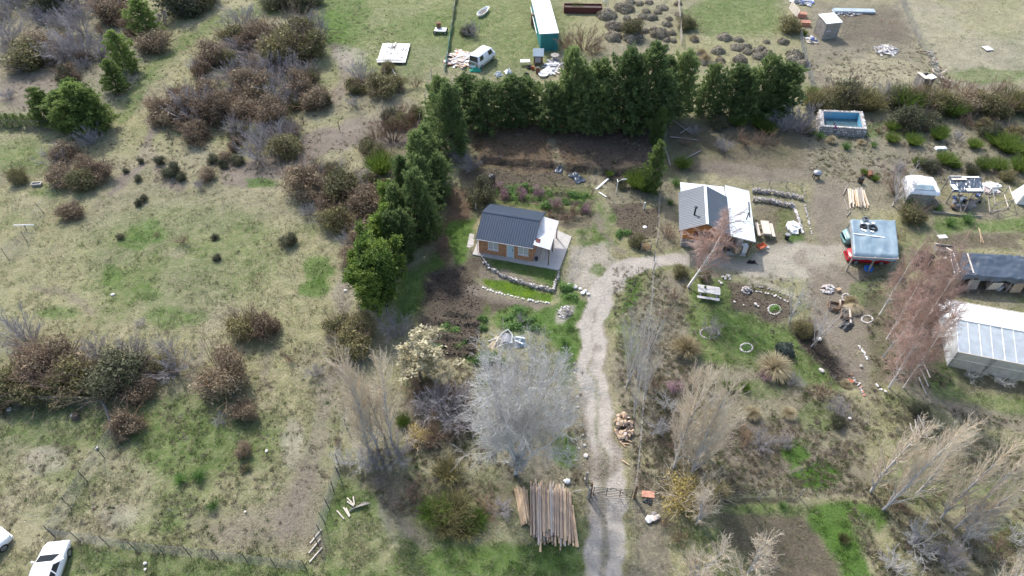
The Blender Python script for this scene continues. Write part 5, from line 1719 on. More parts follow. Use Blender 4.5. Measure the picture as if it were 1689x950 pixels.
def car(name, label, cat, loc, rz, L, W, H, paint, style='sedan'):
    t = thing(name, label, cat, loc, rz)
    h = L / 2
    w = W / 2
    if style == 'sedan':
        st = [(-h, .80, .80), (-h + .08, .93, .90), (-h + .5, .98, .95), (-.6, 1, .96), (.6, 1, .95), (h - 1.0, .99, .92), (h - .35, .95, .82), (h - .06, .86, .70), (h, .74, .62)]
        cab = (-h + .62, -h + 1.35, h - 1.75, h - 1.05)
    elif style == 'hatch':
        st = [(-h, .86, .85), (-h + .1, .96, .98), (-h + .5, 1, 1.0), (0, 1, 1.0), (h - 1.1, 1, .98), (h - .5, .95, .88), (h - .15, .86, .76), (h, .70, .64)]
        cab = (-h + .12, -h + .5, h - 1.75, h - .95)
    else:
        st = [(-h, .92, 1.1), (-h + .06, .99, 1.15), (-h + .4, 1, 1.16), (0, 1, 1.16), (h - .8, 1, 1.15), (h - .3, .96, 1.08), (h - .05, .90, .95), (h, .84, .80)]
        cab = (-h + .06, -h + .16, h - .95, h - .32)
    prof = [(0, 0), (.72, 0), (.93, -.05), (1, -.16), (1, -.45), (.93, -.62)]
    rings = []
    for x, wf, zt in st:
        pr = [(x, w * wf * a, max(zt + b, .2)) for a, b in prof]
        pr[-1] = (x, w * wf * .93, .22)
        ring = pr + [(p[0], -p[1], p[2]) for p in pr[:0:-1]]
        rings.append(ring)
    mb = MB()
    n = len(rings[0])
    vs = [p for r in rings for p in r]
    fs = [(i * n + k, i * n + (k + 1) % n, (i + 1) * n + (k + 1) % n, (i + 1) * n + k) for i in range(len(rings) - 1) for k in range(n)]
    fs += [tuple(range(n)), tuple((len(rings) - 1) * n + k for k in range(n - 1, -1, -1))]
    mb.add(vs, fs)
    belt = .93 if style == 'sedan' else (.97 if style == 'hatch' else 1.13)
    x0, x1, x2, x3 = cab
    wb, wt = w * .95, w * (.74 if style != 'van' else .86)
    lo = [(x0, -wb * .92), (x0, wb * .92), (x0 + .3, wb), (x3 - .5, wb), (x3, wb * .84), (x3, -wb * .84), (x3 - .5, -wb), (x0 + .3, -wb)]
    hi = [(x1, -wt * .9), (x1, wt * .9), (x1 + .2, wt), (x2 - .2, wt), (x2, wt * .9), (x2, -wt * .9), (x2 - .2, -wt), (x1 + .2, -wt)]
    zr = H - .05
    vs = [(a, b, belt) for a, b in lo] + [(a, b, zr) for a, b in hi] + [((a - (x1 + x2) / 2) * .86 + (x1 + x2) / 2, b * .8, H) for a, b in hi]
    fs = [(i, (i + 1) % 8, 8 + (i + 1) % 8, 8 + i) for i in range(8)] + [(8 + i, 8 + (i + 1) % 8, 16 + (i + 1) % 8, 16 + i) for i in range(8)] + [tuple(range(16, 24))]
    mb.add(vs, fs)
    mb.build('body', M_[paint], t, True)

    def win(nm, a, b, c, d, inset=.12):
        q = [Vector(p) for p in (a, b, c, d)]
        ce = sum(q, Vector()) / 4
        nn = (q[1] - q[0]).cross(q[3] - q[0]).normalized()
        if nn.dot(ce - Vector((0, 0, .8))) < 0:
            nn = -nn
        q = [p.lerp(ce, inset) + nn * .012 for p in q]
        m = MB().add(q + [p - nn * .02 for p in q], [(0, 1, 2, 3), (4, 5, 1, 0), (5, 6, 2, 1), (6, 7, 3, 2), (7, 4, 0, 3)])
        m.build(nm, M_['glass_dark'], t)
    V3 = lambda p, z: (p[0], p[1], z)
    win('windshield', V3(lo[4], belt), V3(lo[5], belt), V3(hi[5], zr), V3(hi[4], zr), .08)
    win('rear_window', V3(lo[0], belt), V3(lo[1], belt), V3(hi[1], zr), V3(hi[0], zr), .1)
    for s in (1, -1):
        ya, yb = s * wb, s * wt
        a, b, c, d = (x0 + .3, ya, belt), (x3 - .5, ya, belt), (x2 - .2, yb, zr), (x1 + .2, yb, zr)
        m0 = Vector(a).lerp(Vector(b), .52)
        m1 = Vector(d).lerp(Vector(c), .52)
        if style == 'van':
            for k in range(3):
                p = [Vector(a).lerp(Vector(b), f) for f in (k / 3, (k + 1) / 3)]
                q = [Vector(d).lerp(Vector(c), f) for f in (k / 3, (k + 1) / 3)]
                if k != 1:
                    win('side_window', p[0], p[1], q[1], q[0], .18)
        else:
            win('side_window', a, m0, m1, d, .13)
            win('side_window', m0, b, c, m1, .13)
        for xx in (h - .78, -h + .75):
            wheel(t, xx, s * (w - .07))
        MB().box((h - .07, s * w * .55, .62), (.1, .3, .13)).build('headlight', M_['chrome'], t)
        MB().box((-h + .03, s * w * .66, .72), (.08, .2, .16)).build('tail_light', M_['lamp_red'], t)
        MB().box((x3 - .45, s * (w + .09), belt + .06), (.1, .18, .13)).build('mirror', M_[paint], t)
    MB().b2((h - .05, -w * .8, .28), (h + .06, w * .8, .46)).build('bumper', M_[paint], t)
    MB().b2((-h - .06, -w * .84, .28), (-h + .05, w * .84, .48)).build('bumper', M_[paint], t)
    return t


def skin_figure(name, joints, edges, root, mats, pick, parent=None, loc=None, rz=0, sub=2):
    """one continuous body grown round a skeleton"""
    me = bpy.data.meshes.new(name)
    keys = list(joints)
    me.from_pydata([joints[k][0] for k in keys], [(keys.index(a), keys.index(b)) for a, b in edges], [])
    o = bpy.data.objects.new(name, me)
    COL.objects.link(o)
    sk = o.modifiers.new('skin', 'SKIN')
    sk.use_smooth_shade = True
    lay = me.skin_vertices[0].data if me.skin_vertices else None
    if lay is None:
        bm = bmesh.new()
        bm.from_mesh(me)
        bm.verts.layers.skin.verify()
        bm.to_mesh(me)
        bm.free()
        lay = me.skin_vertices[0].data
    for i, k in enumerate(keys):
        r = joints[k][1]
        lay[i].radius = (r, r)
        lay[i].use_root = (k == root)
    o.modifiers.new('sub', 'SUBSURF').levels = sub
    dg = bpy.context.evaluated_depsgraph_get()
    ev = bpy.data.meshes.new_from_object(o.evaluated_get(dg))
    bpy.data.objects.remove(o)
    ev.materials.clear()
    for m in mats:
        ev.materials.append(M_[m])
    for p in ev.polygons:
        p.material_index = pick(p.center)
        p.use_smooth = True
    return put(name, ev, parent, loc, rz)


# ------------------------------------------------------------------ brick cottage
def cottage():
    yw = H1_YAW
    A = [loc2w(H1_O, yw, -.55, -.42), (4.48, 46.42), (5.98, 51.2), loc2w(H1_O, yw, 5.9, 5.4), loc2w(H1_O, yw, -.55, 5.4)]
    struct(MB().prism(A, .05, .40).build('concrete_slab', M_['concrete']))
    t = thing('brick_cottage', 'small brick cottage with a dark ribbed metal roof and pale blue door', 'house', (H1_O.x, H1_O.y, .40), yw)
    Wd, Dp, Hw = 5.35, 4.75, 2.15
    ops = [(.95, 1.97, .62, 1.80), (2.80, 3.53, 0, 2.02), (3.92, 4.94, .62, 1.80)]
    mb = MB()
    x = 0
    for a, b, z0, z1 in ops:
        mb.b2((x, 0, .003), (a, .16, Hw))
        if z0 > 0:
            mb.b2((a, .002, .003), (b, .158, z0))
        mb.b2((a, .002, z1), (b, .158, Hw))
        x = b
    mb.b2((x, 0, .003), (Wd, .16, Hw))
    mb.b2((0, .16, .003), (.16, Dp, Hw)).b2((Wd - .16, .16, .003), (Wd, Dp, Hw)).b2((.16, Dp - .16, .003), (Wd - .16, Dp, Hw))
    mb.build('wall', M_['brick'], t)
    ov = .32
    ze, zr = Hw + .02, Hw + 1.12
    ym = Dp / 2
    for x in (.08, Wd - .08):
        MB().add([(x - .07, .05, Hw), (x - .07, Dp - .05, Hw), (x - .07, ym, zr - .12), (x + .07, .05, Hw), (x + .07, Dp - .05, Hw), (x + .07, ym, zr - .12)],
                 [(0, 1, 2), (5, 4, 3), (0, 3, 4, 1), (1, 4, 5, 2), (2, 5, 3, 0)]).build('gable', M_['white_paint'], t)
    sl = (zr - ze) / (ym)
    zo = ze - sl * ov
    a0, a1 = -.12, Wd + .12
    ribbed(MB(), (a0, -ov, zo), (a1, -ov, zo), (a1, ym, zr), (a0, ym, zr), 24, .045, .03).build('roof', M_['roof_dark'], t)
    r2 = ribbed(MB(), (a0, Dp + ov, zo), (a1, Dp + ov, zo), (a1, ym + .002, zr), (a0, ym + .002, zr), 24, .045, .03).build('roof', M_['roof_dark'], t)
    MB().add([(a0 - .02, ym - .16, zr - .01), (a1 + .02, ym - .16, zr - .01), (a0 - .02, ym, zr + .075), (a1 + .02, ym, zr + .075), (a0 - .02, ym + .16, zr - .01), (a1 + .02, ym + .16, zr - .01)],
             [(0, 1, 3, 2), (2, 3, 5, 4), (0, 2, 4), (1, 5, 3), (0, 4, 5, 1)]).build('ridge_cap', M_['roof_dark'], r2)
    for x in (a0 - .03, a1 + .03):
        for s, y0 in ((1, -ov), (-1, Dp + ov)):
            MB().beam((x, y0, zo - .04), (x, ym, zr - .04), .05, .14).build('barge_board', M_['roof_dark'], t)
    MB().tube([(a0, -ov - .06, zo - .03), (a1, -ov - .06, zo - .03)], .045, 8).build('gutter', M_['metal_grey'], t)
    MB().tube([(a0 + .03, -ov - .06, zo - .05), (a0 + .03, -.06, zo - .3), (a0 + .03, -.06, .05)], .035, 6).build('downpipe', M_['white_paint'], t)
    for a, b, z0, z1 in (ops[0], ops[2]):
        f = MB()
        f.b2((a + .003, .03, z0), (a + .06, .11, z1)).b2((b - .06, .03, z0), (b - .003, .11, z1)).b2((a + .06, .03, z1 - .06), (b - .06, .11, z1 - .003)).b2((a + .06, .03, z0 + .003), (b - .06, .11, z0 + .06))
        m = (a + b) / 2
        f.b2((m - .03, .032, z0 + .06), (m + .03, .108, z1 - .06))
        w = f.build('window', M_['white_paint'], t)
        for c in (-1, 1):
            xa, xb = (a + .06, m - .03) if c < 0 else (m + .03, b - .06)
            MB().b2((xa, .06, z0 + .06), (xb, .075, z1 - .06)).build('pane', M_['pane'], w)
            for k in (1, 2):
                zz = z0 + .06 + (z1 - z0 - .12) * k / 3
                MB().b2((xa, .045, zz - .012), (xb, .058, zz + .012)).build('glazing_bar', M_['white_paint'], w)
        MB().b2((a - .06, -.06, z0 - .05), (b + .06, .02, z0 - .002)).build('sill', M_['white_paint'], w)
    a, b, z0, z1 = ops[1]
    MB().b2((a + .002, .02, .004), (a + .06, .12, z1)).b2((b - .06, .02, .004), (b - .002, .12, z1)).b2((a + .06, .02, z1 - .06), (b - .06, .12, z1 - .002)).build('door_frame', M_['white_paint'], t)
    d = MB().b2((a + .062, .05, .006), (b - .062, .10, z1 - .062)).build('door', M_['door_blue'], t)
    MB().b2((b - .16, .01, .85), (b - .12, .049, 1.15)).build('handle', M_['metal_dark'], d)
    for k in (0, 1):
        MB().b2((a + .14, .04, .15 + k * .95), (b - .2, .049, .95 + k * .87)).build('panel', M_['door_blue'], d)
    # lean-to porch
    p = thing('lean_to_porch', 'white translucent lean-to roof on wooden posts beside the brick cottage', 'porch', (H1_O.x, H1_O.y, .40), yw)
    X0, X1, Y0, Y1 = Wd + .02, Wd + 1.72, -.25, 4.0
    zA, zB = 2.40, 2.12
    ribbed(MB(), (X0 + .07, Y0, zA), (X0 + .07, Y1, zA), (X1, Y1, zB), (X1, Y0, zB), 20, .02, .012).build('roof_sheet', M_['film_white'], p)
    for y in (Y0 + .1, (Y0 + Y1) / 2, Y1 - .1):
        MB().beam((X0 + .05, y, zA - .07), (X1 - .05, y, zB - .07), .06, .10).build('rafter', M_['wood_brown'], p)
    MB().beam((X1 - .12, Y0, zB - .15), (X1 - .12, Y1, zB - .15), .08, .12).build('beam', M_['wood_brown'], p)
    for y in (Y0 + .15, (Y0 + Y1) / 2, Y1 - .12):
        MB().b2((X1 - .17, y - .05, .004), (X1 - .07, y + .05, zB - .2)).build('post', M_['wood_brown'], p)
    MB().box((X0 + .38, Y0 + .72, zA - .012), (.42, .5, .02), Matrix.Rotation(.165, 3, 'Y')).build('red_patch', M_['dark_red'], p)
    o = H1_O
    q = lambda x, y, z: Vector((*loc2w(o, yw, x, y), .40 + z))
    for i, (x, y) in enumerate([(X0 + .75, .1), (X0 + .95, .18)]):
        tag(log(q(x, y, .03), q(x + .2, y + .9, 1.75), .06, 'wood_pale', 'pole'), 'pale pole leaning under the lean-to porch', 'pole', 'poles leaning in the porch')
    b = thing('plastic_bucket', 'black bucket standing by the cottage corner', 'bucket', q(X0 + .32, .25, 0))
    MB().tube([(0, 0, .005), (0, 0, .32), (0, 0, .33)], [.14, .18, .19], 14, cap=True).build('pail', M_['black_plastic'], b)
    MB().torus((0, 0, .30), .19, .012, 'z', 16, 5, tilt=Matrix.Rotation(.5, 3, 'X')).build('handle', M_['metal_grey'], b)
    ch = thing('garden_chair', 'dark garden chair under the lean-to porch', 'chair', q(X0 + .9, 1.9, 0), .6)
    MB().b2((-.22, -.22, .42), (.22, .22, .46)).build('seat', M_['wood_brown'], ch)
    MB().box((0, .23, .7), (.44, .04, .5)).build('backrest', M_['wood_brown'], ch)
    for sx in (-.2, .2):
        for sy in (-.2, .2):
            MB().b2((sx - .02, sy - .02, .005), (sx + .02, sy + .02, .42)).build('leg', M_['wood_brown'], ch)
    for k in range(5):
        tag(MB().box((0, 0, 0), (.62, .5, .05)).build('step_slab', M_['concrete'], None, False, GG(779 - .8 * k, 389 + k * 4.3, .03), yw), 'pale paving slab beside the cottage wall', 'paving slab', 'slabs beside the cottage')
    return t


cottage()
# stone terraces in front of the cottage
stone_wall('retaining_wall', 'curved retaining wall of grey field stones below the cottage', [(796, 423), (799, 434), (806, 443), (822, 453), (846, 463), (870, 471), (911, 481)], ['stone', 'stone', 'stone_pale', 'stone_dark'], .19, .24, 3, .15, z0=0.05)
stone_wall('retaining_wall', 'short straight stone wall at the corner of the concrete slab', [(913, 480), (917, 466), (922, 450)], ['stone', 'stone_pale'], .19, .24, 3, .15, z0=0.05)
stone_wall('stone_edging', 'row of whitewashed stones edging the bright lawn', [(796, 474), (810, 480), (832, 487), (850, 491), (870, 495), (888, 498), (906, 500)], ['stone_white'], .25, .22, 1)
for x, y, s in [(938, 470, .42), (948, 475, .5), (957, 478, .36), (961, 485, .45), (965, 482, .5), (970, 486, .28)]:
    tag(put_stone(GG(x, y, .12), s, 'stone_white', None, .9, 'boulder'), 'white boulder where the driveway meets the cottage yard', 'boulder', 'white boulders at the cottage yard')
for x, y, s in [(947, 600, .3), (948, 615, .3), (950, 632, .34), (952, 655, .35), (953, 672, .34), (958, 703, .36), (964, 735, .4), (966, 752, .5), (955, 740, .24), (944, 585, .26), (962, 718, .24), (950, 760, .28), (966, 790, .3), (940, 752, .24), (936, 740, .2)]:
    tag(put_stone(GG(x, y, .04), s * .8, 'stone' if x % 3 else 'stone_pale', None, .75, 'boulder'), 'pale stone on the verge between driveway and silvery trees', 'boulder', 'stones along the driveway verge')
heap('gravel_heap', 'heap of pale gravel beside the weedy bed', 'gravel heap', 930, 515, 13, 11, 70, ['stone_pale', 'stone_white', 'stone'], .16, .35)


# ------------------------------------------------------------------ neighbour's house with metal roofs
def metal_house():
    o = GG(1122, 406)
    yw = R(-9.1)
    t = thing('timber_house', 'low timber and stone house with grey gable roof and pale metal lean-tos', 'house', o, yw)
    MB().b2((0, 0, -.1), (4.0, .25, 1.0)).build('stone_base', M_['stone'], t)
    st = t.children[0]
    for i in range(26):
        for r in range(5):
            put_stone((.08 + i * .155 + (r % 2) * .07, -.0, .1 + r * .2), .2, brng.choice(['stone', 'stone_dark', 'stone']), st, .8)
    mb = MB()
    mb.b2((0, .04, 1.0), (1.35, .22, 2.5)).b2((2.55, .04, 1.0), (4.0, .22, 2.5)).b2((1.35, .042, 1.0), (2.55, .218, 1.45)).b2((1.35, .042, 2.15), (2.55, .218, 2.5))
    mb.add([(0, .06, 2.5), (4, .06, 2.5), (3.9, .06, 2.75), (1.83, .06, 3.78), (-.1 + .1, .06, 2.85), (0, .2, 2.5), (4, .2, 2.5), (3.9, .2, 2.75), (1.83, .2, 3.78), (0, .2, 2.85)], [(0, 1, 2, 3, 4), (9, 8, 7, 6, 5)])
    wl = mb.build('wall', M_['wood_orange'], t)
    for k in range(13):
        MB().b2((0.003, .012, 1.03 + k * .115), (1.33 if 3 < k < 10 else 3.997, .038, 1.13 + k * .115)).build('board', M_['wood_orange'], wl)
    MB().b2((0, .25, 0), (.2, 5.0, 2.55)).b2((3.8, .25, 0), (4.0, 5.0, 2.55)).b2((.2, 4.8, 0), (3.8, 5.0, 2.55)).build('wall', M_['wood_grey'], t)
    w = MB().b2((1.36, .0, 1.46), (1.43, .2, 2.14)).b2((2.47, .0, 1.46), (2.54, .2, 2.14)).b2((1.43, .0, 2.07), (2.47, .2, 2.14)).b2((1.43, .0, 1.46), (2.47, .2, 1.53)).b2((1.92, .002, 1.53), (1.98, .198, 2.07)).build('window', M_['dark_red'], t)
    MB().b2((1.43, .1, 1.53), (1.92, .12, 2.07)).build('pane', M_['glass_dark'], w)
    MB().b2((1.98, .1, 1.53), (2.47, .12, 2.07)).build('pane', M_['glass_dark'], w)
    for x0, x1 in ((1.0, 1.33), (2.57, 2.9)):
        MB().b2((x0, -.01, 1.46), (x1, .03, 2.14)).build('shutter', M_['dark_red'], w)
    ze, zr = 2.75, 3.92
    ribbed(MB(), (-.6, -.95, ze), (-.6, 5.1, ze), (1.82, 5.1, zr), (1.82, -.95, zr), 24, .025, .03).build('roof', M_['roof_grey'], t)
    ribbed(MB(), (4.22, -.95, ze), (4.22, 5.1, ze), (1.822, 5.1, zr), (1.822, -.95, zr), 24, .025, .03).build('roof', M_['roof_grey'], t)
    MB().beam((1.82, -.98, zr + .045), (1.82, 5.12, zr + .045), .26, .03).build('ridge_cap', M_['roof_light'], t)
    MB().beam((-.6, -.93, ze - .06), (1.82, -.93, zr - .06), .04, .14).build('barge_board', M_['wood_brown'], t)
    MB().beam((4.22, -.93, ze - .06), (1.82, -.93, zr - .06), .04, .14).build('barge_board', M_['wood_brown'], t)
    ribbed(MB(), (4.15, -.7, 2.68), (4.15, 7.15, 2.68), (6.65, 7.0, 2.35), (6.65, -.85, 2.35), 30, .02, .02).build('lean_to_roof', M_['roof_light'], t)
    ribbed(MB(), (-.35, 5.0, 2.62), (4.12, 5.0, 2.62), (4.12, 7.2, 2.40), (-.35, 7.3, 2.40), 18, .02, .02).build('lean_to_roof', M_['roof_light'], t)
    MB().beam((4.15, -.72, 2.62), (6.65, -.87, 2.29), .04, .12).build('fascia', M_['white_paint'], t)
    MB().beam((5.2, .4, 2.60), (5.5, 4.2, 2.57), .05, .03).build('roof_batten', M_['white_paint'], t)
    MB().beam((6.35, 2.6, 2.46), (6.45, 5.0, 2.45), .12, .03).build('roof_batten', M_['metal_dark'], t)
    ch = MB().tube([(.75, .9, 3.2), (.75, .9, 4.25)], .085, 10).build('chimney', M_['metal_dark'], t)
    MB().tube([(.75, .9, 4.3), (.75, .9, 4.36), (.75, .9, 4.46)], [.17, .17, .03], 10).build('cowl', M_['metal_dark'], ch)
    c2 = MB().tube([(6.0, 2.2, 2.35), (6.05, 2.25, 3.1)], .06, 8).build('chimney', M_['metal_dark'], t)
    MB().tube([(6.05, 2.25, 3.1), (6.05, 2.25, 3.2)], [.1, .1], 8).build('cowl', M_['metal_dark'], c2)
    for x, y in ((6.4, -.5), (6.45, 3.0), (6.4, 6.8), (4.3, -.5), (0, 7.0), (2.2, 7.0)):
        MB().b2((x - .06, y - .06, -.1), (x + .06, y + .06, 2.33)).build('post', M_['wood_brown'], t)
    MB().b2((6.2, 3.0, 0), (6.3, 6.9, 2.3)).b2((4.02, 2.2, 0), (6.2, 2.3, 2.35)).build('wall', M_['wood_grey'], t)
    MB().b2((4.05, -.55, -.06), (6.6, 2.2, .06)).build('porch_floor', M_['concrete'], t)
    q = lambda x, y, z: Vector((*loc2w(o, yw, x, y), o.z + z))
    for i, (x, y, m, s, l) in enumerate([(4.5, .2, 'metal_dark', (.7, .45, .55), 'dark stove box under the porch of the metal-roofed house'), (5.5, -.2, 'cardboard', (.4, .35, .8), 'tall cardboard box at the porch edge'), (6.1, .1, 'white_paint', (.5, .5, .85), 'white washing machine under the porch roof'), (5.6, .8, 'junk_pink', (.6, .5, 1.2), 'pinkish cupboard standing in the porch'), (5.0, 1.2, 'wood_brown', (.8, .4, 1.5), 'brown wardrobe at the back of the porch')]):
        b = thing('porch_box', l, 'box', q(x, y, .063), yw + .1 * i)
        MB().b2((-s[0] / 2, -s[1] / 2, 0), (s[0] / 2, s[1] / 2, s[2])).build('body', M_[m], b)
        MB().b2((-s[0] / 2 + .04, -s[1] / 2 - .02, .06), (s[0] / 2 - .04, -s[1] / 2 - .002, s[2] - .06)).build('door', M_[m], b)
        MB().b2((-s[0] / 2 - .02, -s[1] / 2 - .02, s[2] + .002), (s[0] / 2 + .02, s[1] / 2 + .02, s[2] + .03)).build('lid', M_[m], b)


metal_house()


def picnic_table(label, p, rz, m, benches=2, L=1.8, group=None):
    t = thing('picnic_table', label, 'table', p, rz, group)
    for k in range(5):
        MB().b2((-L / 2, -.40 + k * .162, .72), (L / 2, -.40 + k * .162 + .15, .765)).build('plank', M_[m], t)
    for s in ((-1, 1) if benches == 2 else (-1,)):
        for k in (0, 1):
            MB().b2((-L / 2, s * .72 - .15 + k * .155, .43), (L / 2, s * .72 - .005 + k * .155, .47)).build('bench_plank', M_[m], t)
    for x in (-L * .36, L * .36):
        MB().b2((x - .04, -.38, .64), (x + .04, .38, .72)).build('cross_beam', M_[m], t)
        MB().b2((x - .04, -.86, .34), (x + .04, .86 if benches == 2 else .3, .43)).build('bench_beam', M_[m], t)
        for s in (-1, 1):
            MB().beam((x + .045, s * .62, .0), (x + .045, s * .22, .66), .09, .05).build('leg', M_[m], t)
    return t


picnic_table('silvery weathered picnic table with bench on the lawn below the birch', GG(1167, 488), R(-12), 'wood_silver', 2, 2.0)
picnic_table('pale wooden table between two white benches beside the metal house', GG(1260, 384), R(84), 'wood_pale', 2, 2.0)
pb = thing('potted_plant', 'small dark pot standing on the grey picnic table', 'pot', GG(1160, 484, .77))
MB().tube([(0, 0, 0), (0, 0, .16)], [.08, .11], 10).build('pot', M_['black_plastic'], pb)
put('foliage', PROTO['veg'][0][1], pb, (0, 0, .14), 0, .25)

# stone terraces and path beside the metal house
stone_wall('stone_terrace', 'long upper terrace wall of dark stones behind the yard table', [(1242, 318), (1270, 320), (1300, 325), (1322, 330)], ['stone_dark', 'stone'], .22, .26, 3, .17, thick=.22)
stone_wall('stone_terrace', 'lower terrace wall of dark stones facing the yard table', [(1243, 332), (1270, 335), (1296, 341), (1308, 342)], ['stone_dark', 'stone'], .22, .26, 3, .17, thick=.22)
stone_wall('stone_path', 'pale stone edging running down from the terrace walls', [(1308, 340), (1314, 352), (1319, 368), (1324, 386)], ['stone_pale', 'stone_white', 'stone'], .17, .24, 1, thick=.25)
stone_wall('stone_path', 'second thin line of pale yellowish stones beside the path edging', [(1328, 340), (1334, 362), (1338, 386)], ['stone_pale'], .22, .2, 1)
rf = thing('rail_fence', 'low rail fence of grey poles around the terrace walls', 'fence', GG(1241, 312))
ro = rf.location.copy()
pr = [GG(1241, 312), GG(1268, 306), GG(1296, 309), GG(1322, 316), GG(1324, 330)]
for a in pr:
    MB().tube([a - ro, a - ro + Vector((0, 0, .85))], .04, 6).build('post', M_['wood_grey'], rf)
for a, b in zip(pr[:-1], pr[1:]):
    MB().tube([a - ro + Vector((0, 0, .8)), b - ro + Vector((0, 0, .8))], .03, 6).build('rail', M_['wood_grey'], rf)
heap('plastic_heap', 'heap of white plastic sheeting at the end of the stone path', 'rubbish', 1308, 376, 6, 8, 14, ['tarp_white', 'white_paint'], .55, .4, 'chunk')
tag(MB().sheet(lambda u, v: ((u - .5) * .6, (v - .5) * .4, .1 + .08 * math.sin(u * 9) * math.cos(v * 7)), 8, 6, .02).build('plastic_sheet', M_['tarp_white'], None, False, GG(1278, 336, .1)), 'scrap of white plastic below the terrace wall', 'plastic sheet')
wb = thing('wheelbarrow', 'orange red wheelbarrow lying on the yard near the dog', 'wheelbarrow', GG(1254, 412), .5)
MB().add([(-.35, -.22, .28), (.35, -.2, .34), (.35, .2, .34), (-.35, .22, .28), (-.48, -.32, .55), (.5, -.3, .58), (.5, .3, .58), (-.48, .32, .55)], [(3, 2, 1, 0), (0, 1, 5, 4), (1, 2, 6, 5), (2, 3, 7, 6), (3, 0, 4, 7)]).build('tray', M_['red_plastic'], wb)
MB().torus((.62, 0, .18), .13, .05, 'y', 14, 6).build('wheel', M_['black_rubber'], wb)
for s in (-1, 1):
    MB().tube([(.62, s * .06, .18), (0, s * .2, .27), (-.85, s * .3, .5)], .02, 6).build('handle', M_['metal_grey'], wb)
    MB().tube([(-.2, s * .2, .28), (-.3, s * .24, .0)], .02, 6).build('leg', M_['metal_grey'], wb)
tag(put_stone(GG(1265, 409, .1), .4, 'stone_white', None, .8, 'boulder'), 'white stone beside the orange wheelbarrow', 'boulder')
bk = thing('garden_bin', 'small black bin beside the white plastic heap', 'bin', GG(1297, 394))
MB().tube([(0, 0, 0), (0, 0, .55), (0, 0, .6)], [.2, .26, .27], 12).build('bin', M_['black_plastic'], bk)
MB().tube([(0, 0, .6), (0, 0, .66)], [.28, .2], 12).build('lid', M_['junk_grey'], bk)

# black dog lying on its side
J = dict(hip=((-.30, 0, .13), .115), belly=((0, 0, .13), .125), chest=((.26, .02, .135), .135), neck=((.43, .07, .14), .085), head=((.56, .11, .13), .078), muz=((.69, .10, .11), .042), nose=((.74, .095, .105), .03),
         fl1=((.30, -.16, .09), .05), fl2=((.33, -.33, .06), .034), fl3=((.40, -.45, .045), .03), fr1=((.22, -.17, .13), .05), fr2=((.16, -.36, .08), .034), fr3=((.20, -.48, .05), .03),
         hl1=((-.28, -.17, .10), .07), hl2=((-.18, -.33, .07), .038), hl3=((-.30, -.46, .045), .03), hr1=((-.36, -.15, .14), .07), hr2=((-.34, -.34, .09), .038), hr3=((-.46, -.44, .05), .03),
         t1=((-.44, .02, .11), .04), t2=((-.62, .10, .06), .028), t3=((-.76, .22, .04), .02), e1=((.53, .19, .15), .03), e2=((.52, .05, .21), .03))
Ed = [('hip', 'belly'), ('belly', 'chest'), ('chest', 'neck'), ('neck', 'head'), ('head', 'muz'), ('muz', 'nose'), ('chest', 'fl1'), ('fl1', 'fl2'), ('fl2', 'fl3'), ('chest', 'fr1'), ('fr1', 'fr2'), ('fr2', 'fr3'),
      ('hip', 'hl1'), ('hl1', 'hl2'), ('hl2', 'hl3'), ('hip', 'hr1'), ('hr1', 'hr2'), ('hr2', 'hr3'), ('hip', 't1'), ('t1', 't2'), ('t2', 't3'), ('head', 'e1'), ('head', 'e2')]
J = {k: (v[0], v[1] * 1.28) for k, v in J.items()}
dog = skin_figure('dog', J, Ed, 'belly', ['dog_fur'], lambda c: 0, None, GG(1240, 434), R(170))
dog.scale = (.72, .9, 1)
tag(dog, 'black dog lying on the shaded yard of the metal-roofed house', 'dog')

# stone-edged beds on the neighbour's lawn
stone_ring('oval ring of pale stones with green plants on dark soil', 1277, 511, 10, 8, n=20)
stone_ring('round ring of white stones with green plants on the lawn', 1231, 574, 10, 7, n=18)
stone_ring('round ring of pale stones around the twiggy shrub', 1170, 550, 15, 9, 'stone', n=20)
for x, y, w in [(1277, 513, 18), (1231, 577, 16)]:
    shrub(x, y, w, 'veg', '', .35, label='green plants filling the stone ring at %s' % ('the dark bed' if x > 1260 else 'the lawn'))
stone_wall('curved_bed_edge', 'curved double kerb of pale stones along the dug bed', [(1242, 481), (1260, 484), (1280, 489), (1300, 498)], ['stone_pale', 'stone'], .2, .22, 1)
stone_wall('curved_bed_edge', 'long dark plank and stone kerb between yard and dug bed', [(1240, 474), (1260, 475), (1282, 481), (1304, 491)], ['stone_dark', 'wood_grey'], .22, .2, 1)
heap('stone_mound', 'mound of stones at the start of the curved bed kerb', 'stone mound', 1231, 480, 9, 6, 36, ['stone', 'stone_pale', 'stone_dark'], .26, .5)
heap('stone_mound', 'scattered stones between lawn and dug bed', 'stone mound', 1199, 458, 10, 4, 18, ['stone', 'stone_pale'], .22, .2)
for x, y, s in [(1186, 465, .4), (1189, 468, .3), (1211, 499, .3), (1246, 503, .35), (1250, 506, .25), (1226, 504, .25), (1351, 560, .45), (1355, 612, .4), (1401, 691, .35), (1318, 500, .25), (1420, 605, .25)]:
    tag(put_stone(GG(x, y, .1), s, 'stone_pale', None, .85, 'boulder'), 'pale stone lying beside the dug bed or bank', 'boulder', 'loose stones of the neighbour garden')
hp = thing('square_planter', 'square pale planter standing at the foot of the birch', 'planter', GG(1156, 450), .3)
for a in range(4):
    MB().box((.19 * math.cos(a * math.pi / 2), .19 * math.sin(a * math.pi / 2), .2), (.04 if a % 2 == 0 else .42, .42 if a % 2 == 0 else .04 - .002, .4)).build('side', M_['wood_pale'], hp)
MB().b2((-.17, -.17, .05), (.17, .17, .3)).build('soil', M_['bark_dark'], hp)
